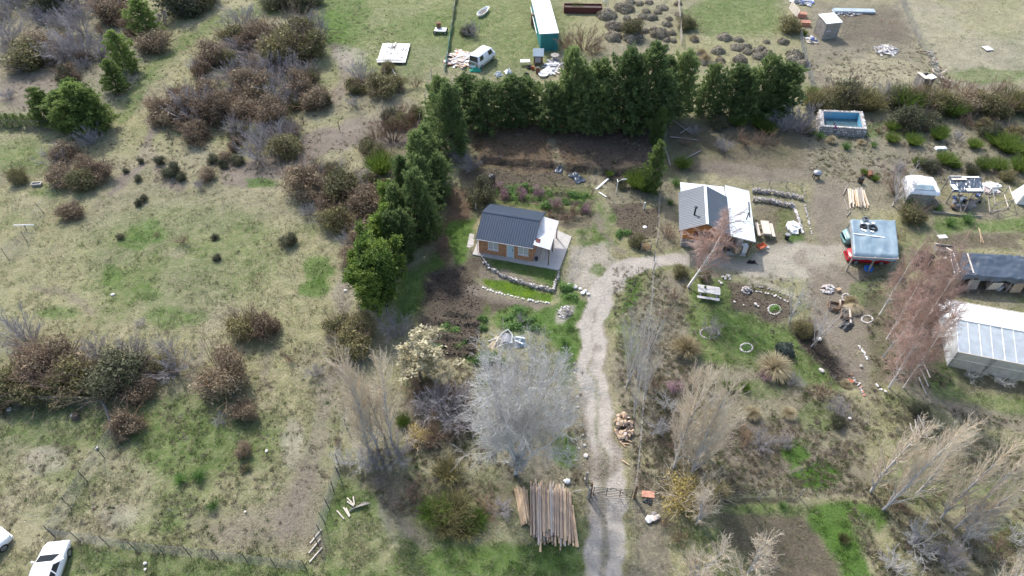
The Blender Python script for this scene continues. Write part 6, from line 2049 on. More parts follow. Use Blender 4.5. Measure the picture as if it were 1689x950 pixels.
heap('stone_heap', 'heap of broken pale stones beside the yard', 'stone heap', 1365, 478, 11, 8, 60, ['stone_pale', 'stone', 'junk_pink', 'stone_white'], .24, .5)
tag(MB().box((0, 0, .15), (.45, .3, .3)).build('cut_block', M_['wood_end'], None, False, GG(1382, 480), .4), 'cut wooden block beside the broken stone heap', 'block')
hh = thing('haystack', 'low rounded stack of dry hay beside the stone rings', 'haystack', GG(1404, 512))
MB().sheet(lambda u, v: (.95 * math.sin(v * 1.571) * math.cos(u * 6.283) * (1 + .08 * math.sin(u * 31)), .7 * math.sin(v * 1.571) * math.sin(u * 6.283), .62 * math.cos(v * 1.571) + .05 * math.sin(u * 40 + v * 20)), 28, 8).build('mound', M_['thatch'], hh, True)
put('straw', PROTO['tuft'][0][1], hh, (0, 0, .1), 0, (1.9, 1.4, .9))
stone_ring('oval ring of white stones near the birch clump', 1430, 527, 9, 6, n=16)
stone_ring('small ring of pale stones beside the hay stack', 1395, 491, 6, 6, n=13)
stone_wall('stone_line', 'short line of white stones in the birch shade', [(1420, 575), (1425, 583), (1430, 592)], ['stone_white', 'stone_pale'], .2, .24, 1, cat='stone line', thick=.2)
stone_wall('stone_line', 'winding strip of pale stones below the dug bank', [(1406, 626), (1414, 634), (1420, 642), (1424, 652)], ['stone_pale', 'stone', 'red_brick'], .16, .24, 1, cat='stone line', thick=.35)
stone_wall('stone_line', 'curved row of white stones beside the dirt path', [(1446, 634), (1450, 642), (1460, 646)], ['stone_white'], .22, .24, 1, cat='stone line')
bt = thing('clay_pot', 'reddish clay pot beside the stone strip', 'pot', GG(1401, 632))
MB().tube([(0, 0, 0), (0, 0, .32)], [.14, .22], 12).build('pot', M_['red_plastic'], bt)
MB().torus((0, 0, .32), .22, .03, 'z', 14, 6).build('rim', M_['red_brick'], bt)
cf = thing('compost_frame', 'dark low compost frames with boards beside the hay stack', 'compost frame', GG(1374, 508), -.3)
for i, (x, y) in enumerate([(0, 0), (1.0, .35), (1.0, -.75)]):
    for a in range(4):
        MB().box((x + .42 * math.cos(a * 1.5708), y + .42 * math.sin(a * 1.5708), .22), (.05 if a % 2 == 0 else .84, .89 if a % 2 == 0 else .046, .44)).build('side', M_['wood_brown'], cf)
    MB().b2((x - .38, y - .38, .0), (x + .38, y + .38, .2)).build('soil', M_['bark_dark'], cf)
for a, b, l in [((1383, 500), (1385, 512), 'pale board lying across the compost frames'), ((1398, 514), (1402, 535), 'long pale board between haystack and black plastic')]:
    tag(MB().beam(GG(*a, .5), GG(*b, .2), .14, .05).build('board', M_['wood_pale']), l, 'board')


def crumpled(name, label, px, py, w, d, m, h=.2, seed=0, nu=18, nv=12):
    p = GG(px, py)

    def fn(u, v):
        x, y = (u - .5) * w, (v - .5) * d
        e = (1 - abs(2 * u - 1) ** 3) * (1 - abs(2 * v - 1) ** 3)
        n = mnoise.noise(Vector((u * 4 + seed, v * 4, seed))) + .5 * mnoise.noise(Vector((u * 11, v * 11 + seed, 3)))
        return (x * (1 + .2 * mnoise.noise(Vector((v * 3, seed, 0)))), y * (1 + .25 * mnoise.noise(Vector((u * 3, seed, 5)))), .04 + max(0, (h * .6 + h * n)) * (e + .1))
    return tag(MB().sheet(fn, nu, nv, .01).build(name, M_[m], None, True, p, seed * .7), label, 'plastic sheet')


crumpled('black_plastic', 'crumpled black plastic beside the compost frames', 1396, 538, 1.3, .8, 'black_plastic', .25, 1)
crumpled('black_plastic', 'crumpled black plastic at the edge of the terrace step', 922, 279, 1.6, .9, 'tarp_black', .3, 2)
crumpled('black_plastic', 'larger crumpled black plastic on the dug garden soil', 951, 294, 2.0, 1.1, 'tarp_black', .4, 3)


# ------------------------------------------------------------------ car shelter, vehicles under it
def shelter():
    z = 2.15
    c = [G(1403, 361, z), G(1477, 363, z), G(1483, 425, z), G(1408, 421, z)]
    o = Vector((c[0].x, c[0].y, hg(c[0].x, c[0].y)))
    t = thing('tarp_shelter', 'open car shelter roofed with a blue-grey tarpaulin and two tyres', 'shelter', o)
    L = [p - o for p in c]

    def fn(u, v):
        p = L[0].lerp(L[1], u).lerp(L[3].lerp(L[2], u), v)
        sag = -.12 * math.sin(u * 3.1416 * 3) ** 2 - .05 * math.sin(v * 9)
        edge = max(0, v - .93) * -6 + max(0, .04 - u) * -5
        return p + Vector((0, 0, sag * .6 + edge + .05 * mnoise.noise(Vector((u * 7, v * 6, 1))) + .025 * mnoise.noise(Vector((u * 22, v * 9, 4)))))
    MB().sheet(fn, 44, 34, .012).build('tarpaulin', M_['tarp_blue'], t, True)
    for u in (0, .5, 1):
        for v in (0, 1):
            p = L[0].lerp(L[1], u).lerp(L[3].lerp(L[2], u), v) * 1
            p = p.lerp((L[0] + L[2]) / 2, .03)
            zt = p.z - .16
            MB().b2((p.x - .06, p.y - .06, hg(o.x + p.x, o.y + p.y) - o.z - .1), (p.x + .06, p.y + .06, zt)).build('post', M_['wood_grey'], t)
    for a, b in ((0, 1), (3, 2), (0, 3), (1, 2)):
        MB().beam(L[a] - Vector((0, 0, .22)), L[b] - Vector((0, 0, .22)), .08, .1).build('beam', M_['wood_grey'], t)
    MB().beam(fn(.03, .42) + Vector((0, 0, .04)), fn(.72, .5) + Vector((0, 0, .04)), .12, .03).build('batten', M_['tarp_white'], t)
    e = o
    for u, v, r in ((.27, .22, .26), (.48, .24, .33)):
        p = fn(u, v) + e + Vector((0, 0, .07))
        w = thing('tyre', 'black car tyre weighing down the shelter tarpaulin', 'tyre', p, 0, 'tyres on the shelter tarpaulin')
        MB().torus((0, 0, 0.03), r, .10, 'z', 20, 8).build('tyre', M_['black_rubber'], w)
        MB().torus((0, 0, 0.03), r - .09, .025, 'z', 18, 6).build('bead', M_['metal_dark'], w)
    for i, (u, v, s) in enumerate([(.24, .1, (.15, .5)), (.36, .12, (.3, .35)), (.5, .1, (.3, .3)), (.3, .33, (.3, .25)), (.46, .34, (.3, .2)), (.24, .3, (.2, .3))]):
        p = fn(u, v) + e + Vector((0, 0, .06))
        tag(MB().box((0, 0, 0), (s[0], s[1], .05)).build('board_scrap', M_['white_paint'], None, False, p, i * .7), 'pale board scrap lying beside the tyres on the tarpaulin', 'board', 'board scraps on the shelter tarpaulin')
    lr = thing('wire_crate', 'small grey crate on the far edge of the shelter roof', 'crate', fn(.32, .03) + e + Vector((0, 0, .03)), .2)
    for a in range(4):
        MB().box((.2 * math.cos(a * 1.5708), .2 * math.sin(a * 1.5708), .14), (.03 if a % 2 == 0 else .40, .43 if a % 2 == 0 else .028, .26)).build('side', M_['metal_grey'], lr)
    MB().b2((-.18, -.18, .0), (.18, .18, .02)).build('floor', M_['metal_grey'], lr)
    bb = thing('blue_crate', 'bright blue plastic box beside the red car', 'box', GG(1431, 446), .1)
    MB().b2((-.3, -.25, 0), (.3, .25, .38)).build('box', M_['blue_box'], bb)
    MB().b2((-.33, -.28, .382), (.33, .28, .45)).build('lid', M_['blue_box'], bb)


shelter()
rc = GG(1428, 431)
car('red_car', 'small red hatchback parked under the tarpaulin shelter', 'car', rc + Vector((0, .25, 0)), R(176), 3.9, 1.62, 1.42, 'car_red', 'hatch')
tc = GG(1428, 401)
car('teal_van', 'faded teal van parked behind the red car under the tarpaulin', 'van', tc + Vector((-.45, .2, 0)), R(178), 3.8, 1.6, 1.75, 'car_teal', 'van')
wc = car('white_car', 'white saloon car parked on the grass below the wire fence', 'car', GG(103, 899) + Vector((.25, -2.15, 0)), R(97), 4.35, 1.72, 1.42, 'car_white', 'sedan')
car('white_van', 'white van parked on the grass beside the rubble heap', 'van', GG(796, 104), R(58), 4.4, 1.75, 1.95, 'car_white', 'van')
car('white_car', 'white car mostly hidden beyond the dry field edge', 'car', GG(-18, 925) + Vector((-.6, 0, 0)), R(60), 4.2, 1.7, 1.4, 'car_white', 'hatch')


# ------------------------------------------------------------------ plastic greenhouse
def greenhouse():
    o = GG(1562, 604)
    yw = R(-15.5)
    t = thing('plastic_greenhouse', 'large greenhouse covered in white and clear plastic film', 'greenhouse', o, yw)
    Lx, D, e, r = 10.5, 6.0, 2.0, 2.7
    ym = D / 2

    def film(p00, p10, p11, p01, m, nm, amp=.03, sd=0, par=t):
        p = [Vector(x) for x in (p00, p10, p11, p01)]
        nn = (p[1] - p[0]).cross(p[3] - p[0]).normalized()

        def fn(u, v):
            q = p[0].lerp(p[1], u).lerp(p[3].lerp(p[2], u), v)
            return q + nn * amp * (mnoise.noise(Vector((u * 14 + sd, v * 6, 0))) + .6 * mnoise.noise(Vector((u * 30, v * 4 + sd, 2))))
        return MB().sheet(fn, 50, 14).build(nm, M_[m], par, True)
    film((0, -.05, e), (Lx, -.05, e), (Lx, ym, r), (0, ym, r), 'film_clear', 'roof_film')
    film((0, D + .05, e), (Lx, D + .05, e), (Lx, ym, r + .005), (0, ym, r + .005), 'film_white', 'roof_film', sd=3)
    film((0, 0, .0), (Lx, 0, .0), (Lx, 0, e - .03), (0, 0, e - .03), 'film_old', 'wall_film', .05, 5)
    film((0, D, .0), (Lx, D, .0), (Lx, D, e - .03), (0, D, e - .03), 'film_white', 'wall_film', .04, 7)
    for x, sgn in ((0, 1), (Lx, 2)):
        def fe(u, v, x=x, s=sgn):
            y = u * D
            top = e + (r - e) * (1 - abs(y - ym) / ym) - .03
            return Vector((x + .05 * mnoise.noise(Vector((u * 9, v * 5, s))), y, v * top))
        MB().sheet(fe, 24, 10).build('end_film', M_['film_white'], t, True)
    n = 12
    for k in range(n + 1):
        x = Lx * k / n
        for s in (0, 1):
            ye, = ((-.06,) if s == 0 else (D + .06,))
            MB().beam((x, ye, e + .035), (x, ym, r + .035), .045 if k % 2 else .06, .03).build('rafter_batten', M_['white_paint'], t)
        if k % 3 == 0:
            for y in (0.06, D - .06):
                MB().b2((x - .05 + (.07 if k == 0 else 0) - (.07 if k == n else 0), y - .05, -.1), (x + .05 + (.07 if k == 0 else 0) - (.07 if k == n else 0), y + .05, e - .04)).build('post', M_['wood_grey'], t)
    for y, z in ((-.08, e), (D + .08, e), (-.07, 1.15)):
        MB().beam((0, y, z), (Lx, y, z), .05, .09 if z == e else .04).build('rail', M_['wood_pale'], t)
    MB().beam((0, ym, r + .06), (Lx, ym, r + .06), .08, .05).build('ridge_batten', M_['white_paint'], t)
    MB().beam((2.6, -.09, .05), (2.9, -.09, e - .05), .06, .06).build('brace', M_['wood_grey'], t)
    dr = MB().box((-.62, 3.0, .72), (.9, 1.1, .06), Matrix.Rotation(-.5, 3, 'Y')).build('open_hatch', M_['wood_grey'], t)
    for k in range(3):
        MB().box((-.62, 2.62 + k * .36, .765), (.9, .03, .03), Matrix.Rotation(-.5, 3, 'Y')).build('batten', M_['metal_dark'], dr)
    MB().b2((-.02, 3.9, .1), (.06, 5.0, 1.75)).build('door', M_['tarp_white'], t)
    p = Vector((*loc2w(o, yw, -.25, 4.6), o.z))
    MB().sheet(lambda u, v: ((u - .5) * .9, (v - .5) * 1.6, 1.85 - u * .1 + .12 * math.sin(v * 8) * u), 8, 8, .01).build('door_flap', M_['tarp_white'], t, True, (-.35, 4.7, 0))
    tag(MB().beam(p + Vector((-.9, .3, .12)), p + Vector((.1, .9, .75)), .3, .05).build('board', M_['metal_dark']), 'dark board leaning at the back corner of the greenhouse', 'board')


greenhouse()


# ------------------------------------------------------------------ tarp sheds on the right
def tarp_shed(name, label, corners, z, m, sd, posts=4, skirt=0.0, par=None):
    c = [G(x, y, z + dz) for (x, y, dz) in corners]
    o = Vector((c[3].x, c[3].y, hg(c[3].x, c[3].y)))
    t = thing(name, label, 'shed', o)
    L = [p - o for p in c]

    def fn(u, v):
        p = L[0].lerp(L[1], u).lerp(L[3].lerp(L[2], u), v)
        return p + Vector((0, 0, .11 * mnoise.noise(Vector((u * 7 + sd, v * 3, sd))) + .10 * mnoise.noise(Vector((u * 24, v * 6 + sd, 1)))))
    MB().sheet(fn, 60, 20, .012).build('tarpaulin', M_[m], t, True)
    if skirt:
        MB().sheet(lambda u, v: fn(u, 1) + Vector((0, -.12 * v + .05 * math.sin(u * 40) * v, -.02 - skirt * v * (1 + .15 * math.sin(u * 23)))), 60, 4).build('skirt', M_[m], t, True)
    for k in range(posts):
        for v in (.03, .95):
            u = .02 + .96 * k / max(1, posts - 1)
            p = fn(u, v)
            MB().b2((p.x - .05, p.y - .05, hg(o.x + p.x, o.y + p.y) - o.z - .1), (p.x + .05, p.y + .05, p.z - .05)).build('post', M_['wood_grey'], t)
    for v in (.04, .94):
        MB().beam(fn(.01, v) - Vector((0, 0, .13)), fn(.99, v) - Vector((0, 0, .13)), .07, .09).build('beam', M_['wood_grey'], t)
    return t, fn, o


t, fn, o = tarp_shed('tarp_shed', 'long low shed roofed with wrinkled black plastic', [(1566, 416, .3), (1745, 424, .3), (1745, 466, 0), (1574, 452, 0)], 1.8, 'tarp_black', 2, 6, .35)
MB().sheet(lambda u, v: fn(u, 0).lerp(fn(u, .06), v) + Vector((0, .02 + .0 * v, -1.7 + (1.6) * (1 - abs(2 * v - 1)) * 0 + 1.6 * v)), 30, 1).build('back_wall', M_['wood_grey'], t)
for u in (.03, .16):
    MB().beam(fn(u, .05) + Vector((0, 0, .07)), fn(u + .03, .9) + Vector((0, 0, .07)), .12, .04).build('batten', M_['wood_pale'], t)
MB().beam(fn(.72, -.35) + Vector((0, 0, .3)), fn(.80, .98) + Vector((0, 0, .1)), .14, .05).build('batten', M_['tarp_white'], t)
for k in range(9):
    p = fn(.04 + k * .105, .93)
    b = p + Vector((brng.uniform(-.1, .1), -.1, 0))
    if k in (0, 2, 4, 6):
        MB().box((b.x, b.y, .62), (1.0, .05, 1.1), Matrix.Rotation(brng.uniform(-.2, .2), 3, 'X')).build('side_panel', M_[('cardboard', 'wood_grey', 'wood_pale', 'cardboard')[k // 2]], t)
for i in range(14):
    p = o + fn(brng.uniform(.05, .95), brng.uniform(.2, .9))
    g = hg(p.x, p.y)
    m = brng.choice(['junk_grey', 'cardboard', 'blue_bag', 'metal_dark', 'junk_pink', 'wood_brown'])
    tag(put('stored_box', mesh_with(BOARD, m), None, (p.x, p.y, g + .25), brng.uniform(0, 3), (.5, .4, .5)), 'box of stored junk under the black plastic shed roof', 'box', 'junk under the black plastic shed')
heap('rubbish_heap', 'heap of white sacks and scraps at the end of the black plastic shed', 'rubbish', 1556, 443, 9, 14, 34, ['tarp_white', 'white_paint', 'cardboard', 'junk_pink', 'tarp_white'], .5, .5, 'chunk')
tw = thing('tyre', 'black tyre in the rubbish at the end of the black shed', 'tyre', GG(1567, 449, .3))
MB().torus((0, 0, .1), .26, .1, 'z', 18, 8, tilt=Matrix.Rotation(.9, 3, 'X')).build('tyre', M_['black_rubber'], tw)
MB().torus((0, 0, .1), .17, .02, 'z', 16, 6, tilt=Matrix.Rotation(.9, 3, 'X')).build('bead', M_['metal_dark'], tw)
wbx = thing('board_bin', 'open bin of grey boards and dark earth beside the black shed', 'bin', GG(1556, 416), -.15)
for a in range(4):
    MB().box((.0 + (.9 if a % 2 == 0 else .45) * (1 if a < 2 else -1) * (1 if a % 2 == 0 else 0), (.45 if a % 2 else 0) * (1 if a == 1 else -1), .3), (.05, .9, .6) if a % 2 == 0 else (1.74, .05, .6)).build('side', M_['wood_grey'], wbx)
MB().b2((-.85, -.4, 0), (.85, .4, .42)).build('soil', M_['bark_dark'], wbx)
for i in range(4):
    a = GG(1540 + i * 3, 402 + i * 1.5, .12 + .05 * i)
    tag(MB().beam(a, a + Vector((.4 + .1 * i, -1.1, .1)), .16, .05).build('board', M_['wood_pale']), 'pale board leaning on the earth bin', 'board', 'boards on the earth bin')


def hut():
    a, b = GG(1491, 337), GG(1530, 341)
    yw = math.atan2(b.y - a.y, b.x - a.x)
    W, D, H = 2.6, 2.1, 1.75
    t = thing('board_hut', 'small hut of grey boards with a white plastic roof', 'hut', a, yw)
    wl = MB().b2((0.02, .02, 0), (W - .02, D - .02, H - .05)).build('wall', M_['wood_grey'], t)
    for k in range(11):
        MB().box((W / 2, -.005, .08 + k * .158), (W + brng.uniform(-.06, .06), .03, .145), Matrix.Rotation(brng.gauss(0, .012), 3, 'Y')).build('board', M_['wood_grey'], wl)
    for k in range(11):
        MB().box((-.005, D / 2, .08 + k * .158), (.03, D + brng.uniform(-.06, .06), .145)).build('board', M_['wood_pale'], wl)

    def fn(u, v):
        x, y = -.25 + (W + .5) * u, -.25 + (D + .5) * v
        z = H + .22 + .25 * (1 - abs(2 * u - 1)) * v + .1 * mnoise.noise(Vector((u * 5, v * 5, 1)))
        dr = max(0, .08 - u) * 9 + max(0, .1 - v) * 3.5
        return Vector((x, y, z - dr))
    MB().sheet(fn, 26, 22, .012).build('plastic_roof', M_['tarp_white'], t, True)
    MB().sheet(lambda u, v: fn(.15 + .7 * u, .1 + .35 * v) + Vector((0, 0, .03)), 12, 8, .01).build('blue_strip', M_['tarp_blue'], t, True)
    MB().box((W + .15, -.35, .62), (.05, .75, 1.2), Matrix.Rotation(.35, 3, 'X') @ Matrix.Rotation(.5, 3, 'Z')).build('door', M_['wood_grey'], t)


hut()
t, fn, o = tarp_shed('frame_shed', 'open pole shed with a ragged blue-black tarpaulin roof', [(1564, 291, 0), (1617, 292, 0), (1623, 318, -.25), (1571, 316, -.25)], 1.9, 'tarp_black', 5, 2)
for u, v, m, s in [(.5, .06, 'white_paint', (3.0, .25)), (.3, .22, 'wood_pale', (1.6, .28)), (.08, .75, 'white_paint', (.5, .9)), (.7, .88, 'white_paint', (1.7, .45)), (.2, .05, 'wood_grey', (1.2, .3))]:
    p = fn(u, v)
    MB().box(p + Vector((0, 0, .09)), (s[0], s[1], .03)).build('roof_board', M_[m], t)
for (a, b, l) in [((1573, 333), (1585, 352), 0), ((1582, 318), (1575, 330), 0), ((1600, 322), (1606, 332), 1), ((1590, 318), (1596, 328), 1), ((1616, 325), (1622, 335), 1), ((1604, 318), (1592, 345), 0)]:
    p, q = GG(*a), GG(*b)
    tag(log(p + Vector((0, 0, 1.1)), q + Vector((0, 0, .06)), .1, 'wood_pale' if l else 'wood_grey', 'pole'), 'slanting pole propped at the ragged pole shed', 'pole', 'poles at the pole shed')
for i in range(22):
    p = GG(brng.uniform(1566, 1622), brng.uniform(318, 348))
    m = brng.choice(['junk_grey', 'metal_dark', 'wood_brown', 'cardboard', 'white_paint', 'wood_grey', 'blue_bag'])
    tag(put('junk_piece', mesh_with(BOARD, m), None, p + Vector((0, 0, .14)), brng.uniform(0, 3), (brng.uniform(.2, .6), brng.uniform(.2, .4), .28)), 'piece of junk lying under the ragged pole shed', 'junk', 'junk under the pole shed')
tag(MB().sheet(lambda u, v: ((u - .5) * .9, .25 * math.sin(u * 5), .05 + v * 1.3), 10, 6, .01).build('plastic_sheet', M_['junk_grey'], None, True, GG(1594, 347), .6), 'grey plastic sheet hung inside the pole shed', 'plastic sheet')
bl = thing('low_plank_border', 'long grey plank border in front of the pole shed', 'plank border', GG(1537, 351))
bo = bl.location.copy()
bp = [GG(1537, 351), GG(1575, 356), GG(1618, 359)]
for a, b in zip(bp[:-1], bp[1:]):
    MB().beam(a - bo + Vector((0, 0, .12)), b - bo + Vector((0, 0, .12)), .06, .24).build('plank', M_['wood_grey'], bl)
pn = thing('pole_pen', 'open pen frame of bare poles beside the pole shed', 'pen', GG(1632, 352))
po = pn.location.copy()
pc = [GG(1632, 352), GG(1662, 344), GG(1655, 322), GG(1628, 325)]
for i, a in enumerate(pc):
    MB().tube([a - po, a - po + Vector((0, 0, 1.3))], .05, 6).build('post', M_['wood_grey'], pn)
    b = pc[(i + 1) % 4]
    for z in (.15, 1.2):
        MB().tube([a - po + Vector((0, 0, z)), b - po + Vector((0, 0, z))], .045, 6).build('rail', M_['wood_pale' if i == 1 else 'wood_grey'], pn)
heap('sack_heap', 'heap of white sacks on the corner of the pole shed', 'sacks', 1632, 312, 14, 7, 22, ['tarp_white', 'tarp_white', 'white_paint', 'junk_pink'], .55, .6, 'chunk')
wt = thing('white_tent', 'white plastic lean-to with a paned frame at the edge of the sheds', 'tent', GG(1676, 337), -.2)
MB().add([(0, 0, 0), (2.2, 0, 0), (2.2, 2.0, 0), (0, 2.0, 0), (.2, .1, 1.3), (2.2, .1, 1.3), (2.2, 1.2, 1.8), (.3, 1.2, 1.9)], [(0, 1, 5, 4), (1, 2, 6, 5), (2, 3, 7, 6), (3, 0, 4, 7), (4, 5, 6, 7)]).build('plastic_cover', M_['tarp_white'], wt)
for k in range(3):
    MB().beam((.1 + k * .9, -.03, .02), (.3 + k * .85, .06, 1.3), .08, .04).build('frame_bar', M_['wood_pale'], wt)
for k in range(3):
    MB().beam((.1, -.05, .1 + k * .55), (2.1, -.05, .1 + k * .55), .05, .05).build('frame_bar', M_['wood_pale'], wt)
for a, b in [((1612, 384), (1618, 401)), ((1610, 382), (1622, 402))]:
    tag(log(GG(*a, .5), GG(*b, .06), .09, 'log_tan', 'pole'), 'yellowish pole lying on the bank above the black shed', 'pole', 'yellow poles on the bank')
tag(MB().box((0, 0, .06), (.9, .5, .06)).build('white_sheet', M_['white_paint'], None, False, GG(1554, 391), .1), 'white sheet lying on the bank above the birches', 'sheet')
tag(MB().box((0, 0, .12), (1.3, .55, .25), top=.9).build('bath_tub', M_['white_paint'], None, False, GG(1551, 246), .05), 'small white tub lying on the scrubby bank', 'tub')
for i in range(3):
    p = GG(1528 - 3 * i, 610 + 14 * i)
    tag(log(p + Vector((0, .9, .1)), p + Vector((-.1, -.9, .1)), .14, 'wood_pale' if i == 0 else 'wood_grey', 'pole'), 'thick pale pole lying between birches and greenhouse', 'pole', 'poles near the greenhouse')
for i in range(7):
    p = GG(1508 + 3 * i, 725 - 6 * (i % 3), .1 + .04 * i)
    tag(log(p, p + Vector((brng.uniform(-.1, .5), 1.3, .15)), .11, brng.choice(['wood_grey', 'wood_pale', 'log_grey']), 'pole'), 'weathered pole stacked beside the bare poplar grove', 'pole', 'poles by the poplar grove')

# ------------------------------------------------------------------ pool, people, drums


def pool():
    z = 1.15
    c = [G(1351, 181, z), G(1423, 184, z), G(1430, 213, z), G(1354, 208, z)]
    o = Vector((c[3].x, c[3].y, 0))
    o.z = min(hg(p.x, p.y) for p in c) - .05
    t = thing('stone_pool', 'raised water tank of stone walls painted blue inside', 'pool', o)
    L = [p - o for p in c]
    ce = sum(L, Vector()) / 4
    ins = [p + (ce - p).normalized() * .55 for p in L]
    zt = L[0].z
    for i in range(4):
        a, b, d, e = L[i], L[(i + 1) % 4], ins[(i + 1) % 4], ins[i]
        lo = lambda p, zz: (p.x, p.y, zz)
        MB().add([lo(a, 0), lo(b, 0), lo(d, 0), lo(e, 0), lo(a, zt), lo(b, zt), lo(d, zt), lo(e, zt)], [(0, 1, 5, 4), (1, 2, 6, 5), (3, 0, 4, 7), (4, 5, 6, 7), (2, 3, 7, 6)]).build('wall', M_['stone'], t)
        e2, d2 = e + (ce - e).normalized() * .02, d + (ce - d).normalized() * .02
        MB().add([lo(e2, .1), lo(d2, .1), lo(d2, zt - .02), lo(e2, zt - .02)], [(0, 1, 2, 3)]).build('lining', M_['pool_blue'], t)
        if i in (1, 2, 3):
            n = int((b - a).length / .27)
            for k in range(n):
                for r in range(4):
                    p = a.lerp(b, (k + .5 * (r % 2)) / n)
                    put_stone((p.x, p.y, .15 + r * .27), .30, brng.choice(['stone', 'stone', 'stone_dark', 'stone_pale']), t, .85)
    for i in range(4):
        for p, q in ((L[i], L[(i + 1) % 4]),):
            n = int((q - p).length / .3)
            for k in range(n):
                put_stone(p.lerp(q, k / n).lerp(ce, .045), .32, brng.choice(['stone_pale', 'stone_white', 'stone']), t, .5)
    MB().add([tuple(Vector((p.x, p.y, .12))) for p in ins], [(0, 1, 2, 3)]).build('floor', M_['pool_blue'], t)
    tw_ = NT('pool_water')
    co = tw_.n('ShaderNodeTexCoord').outputs['Object']
    b = tw_.principled((.10, .17, .19), .06, 0, tw_.bump(tw_.noise(co, 5, 3), .15, .03), .5)
    tp = tw_.n('ShaderNodeBsdfTransparent')
    mx = tw_.n('ShaderNodeMixShader')
    mx.inputs[0].default_value = .45
    tw_.l(b.outputs[0], mx.inputs[1])
    tw_.l(tp.outputs[0], mx.inputs[2])
    M_['water'] = tw_.done(mx)
    MB().add([(p.x, p.y, .42) for p in ins], [(0, 1, 2, 3)]).build('water', M_['water'], t)


pool()


def person():
    Jp = dict(pel=((0, 0, .86), .125), sp=((.05, 0, 1.0), .118), ch=((.18, 0, 1.16), .135), nk=((.30, 0, 1.27), .055), hd=((.38, 0, 1.36), .088), tp=((.43, 0, 1.45), .075),
              lh=((0, .10, .80), .088), lk=((.07, .12, .46), .062), la=((0, .12, .09), .045), lt=((.16, .13, .04), .035), rh=((0, -.10, .80), .088), rk=((-.02, -.13, .46), .062), ra=((-.10, -.13, .09), .045), rt=((.06, -.14, .04), .035),
              ls=((.20, .18, 1.18), .06), le=((.28, .24, .93), .045), lw=((.42, .18, .76), .032), lm=((.47, .17, .71), .026), rs=((.20, -.18, 1.18), .06), re=((.32, -.24, .94), .045), rw=((.45, -.17, .78), .032), rm=((.50, -.16, .73), .026))
    Ep = [('pel', 'sp'), ('sp', 'ch'), ('ch', 'nk'), ('nk', 'hd'), ('hd', 'tp'), ('pel', 'lh'), ('lh', 'lk'), ('lk', 'la'), ('la', 'lt'), ('pel', 'rh'), ('rh', 'rk'), ('rk', 'ra'), ('ra', 'rt'),
          ('ch', 'ls'), ('ls', 'le'), ('le', 'lw'), ('lw', 'lm'), ('ch', 'rs'), ('rs', 're'), ('re', 'rw'), ('rw', 'rm')]
    for s, hnd in ((1, 'lm'), (-1, 'rm')):
        b = Vector(Jp[hnd][0])
        for f in range(4):
            k = hnd + 'f%d' % f
            Jp[k] = (tuple(b + Vector((.05 - .004 * abs(f - 1.5), s * (.03 - .02 * f), -.02))), .009)
            Jp[k + 'b'] = (tuple(b + Vector((.075 - .006 * abs(f - 1.5), s * (.03 - .02 * f), -.055))), .008)
            Ep += [(hnd, k), (k, k + 'b')]
        k = hnd + 't'
        Jp[k] = (tuple(b + Vector((.0, -s * .035, -.03))), .009)
        Ep.append((hnd, k))

    def pick(c):
        if c.z < .09:
            return 3
        if c.z < .90 and c.x < .26:
            return 1
        if (c.z < .80 and c.x > .38) or c.z > 1.27:
            return 2
        return 0
    t = tag(skin_figure('person', Jp, Ep, 'pel', ['cloth_purple', 'cloth_dark', 'skin', 'black_rubber'], pick, None, GG(1375.5, 222.5), R(150)), 'person in a purple jacket and dark trousers stooping beside the stone pool', 'person')
    MB().sheet(lambda u, v: (.365 + .102 * math.sin(v * 1.75) * math.cos(u * 6.283) + .03, .096 * math.sin(v * 1.75) * math.sin(u * 6.283), 1.385 + .112 * math.cos(v * 1.75)), 18, 8).build('hair', M_['hair'], t, True)
    for s in (1, -1):
        MB().sheet(lambda u, v: (.458 + .010 * math.sin(v * 3.14) * math.cos(u * 6.283), s * .034 + .010 * math.sin(v * 3.14) * math.sin(u * 6.283), 1.385 + .01 * math.cos(v * 3.14)), 6, 4).build('eye', M_['hair'], t)
        MB().box((.37, s * .09, 1.36), (.03, .015, .05)).build('ear', M_['skin'], t)
    MB().add([(.46, .012, 1.35), (.46, -.012, 1.35), (.46, 0, 1.385), (.488, 0, 1.352)], [(0, 3, 2), (3, 1, 2), (0, 1, 3)]).build('nose', M_['skin'], t)
    MB().box((.455, 0, 1.325), (.012, .04, .008)).build('mouth', M_['dark_red'], t)


person()
bq = thing('drum_barbecue', 'dark drum barbecue with a grey domed lid on four legs', 'barbecue', GG(1345, 294))
MB().sheet(lambda u, v: (.5 * math.sin(v * 1.571) * math.cos(u * 6.283), .42 * math.sin(v * 1.571) * math.sin(u * 6.283), .72 + .32 * math.cos(v * 1.571)), 20, 6).build('lid', M_['metal_grey'], bq, True)
MB().tube([(0, 0, .45), (0, 0, .6), (0, 0, .72)], [.3, .42, .46], 18).build('bowl', M_['metal_dark'], bq)
for sx in (-.3, .3):
    for sy in (-.22, .22):
        MB().tube([(sx, sy, 0), (sx * .8, sy * .8, .55)], .04, 6).build('leg', M_['metal_dark'], bq)
dr = thing('rusty_drum', 'rusty oil drum lying on the grass near the woodpile', 'drum', GG(1434, 291), 1.3)
MB().tube([(-.42, 0, .29), (-.40, 0, .29), (-.14, 0, .29), (-.12, 0, .29), (-.10, 0, .29), (.12, 0, .29), (.14, 0, .29), (.16, 0, .29), (.40, 0, .29), (.42, 0, .29)], [.29, .28, .28, .295, .28, .28, .295, .28, .28, .29], 18).build('barrel', M_['metal_rust'], dr, True)
MB().tube([(-.425, 0, .29), (-.40, 0, .29)], .25, 16).build('lid', M_['metal_rust'], dr)
sb = thing('iron_stove', 'dark upright iron stove beside the rusty drum', 'stove', GG(1418, 302), .2)
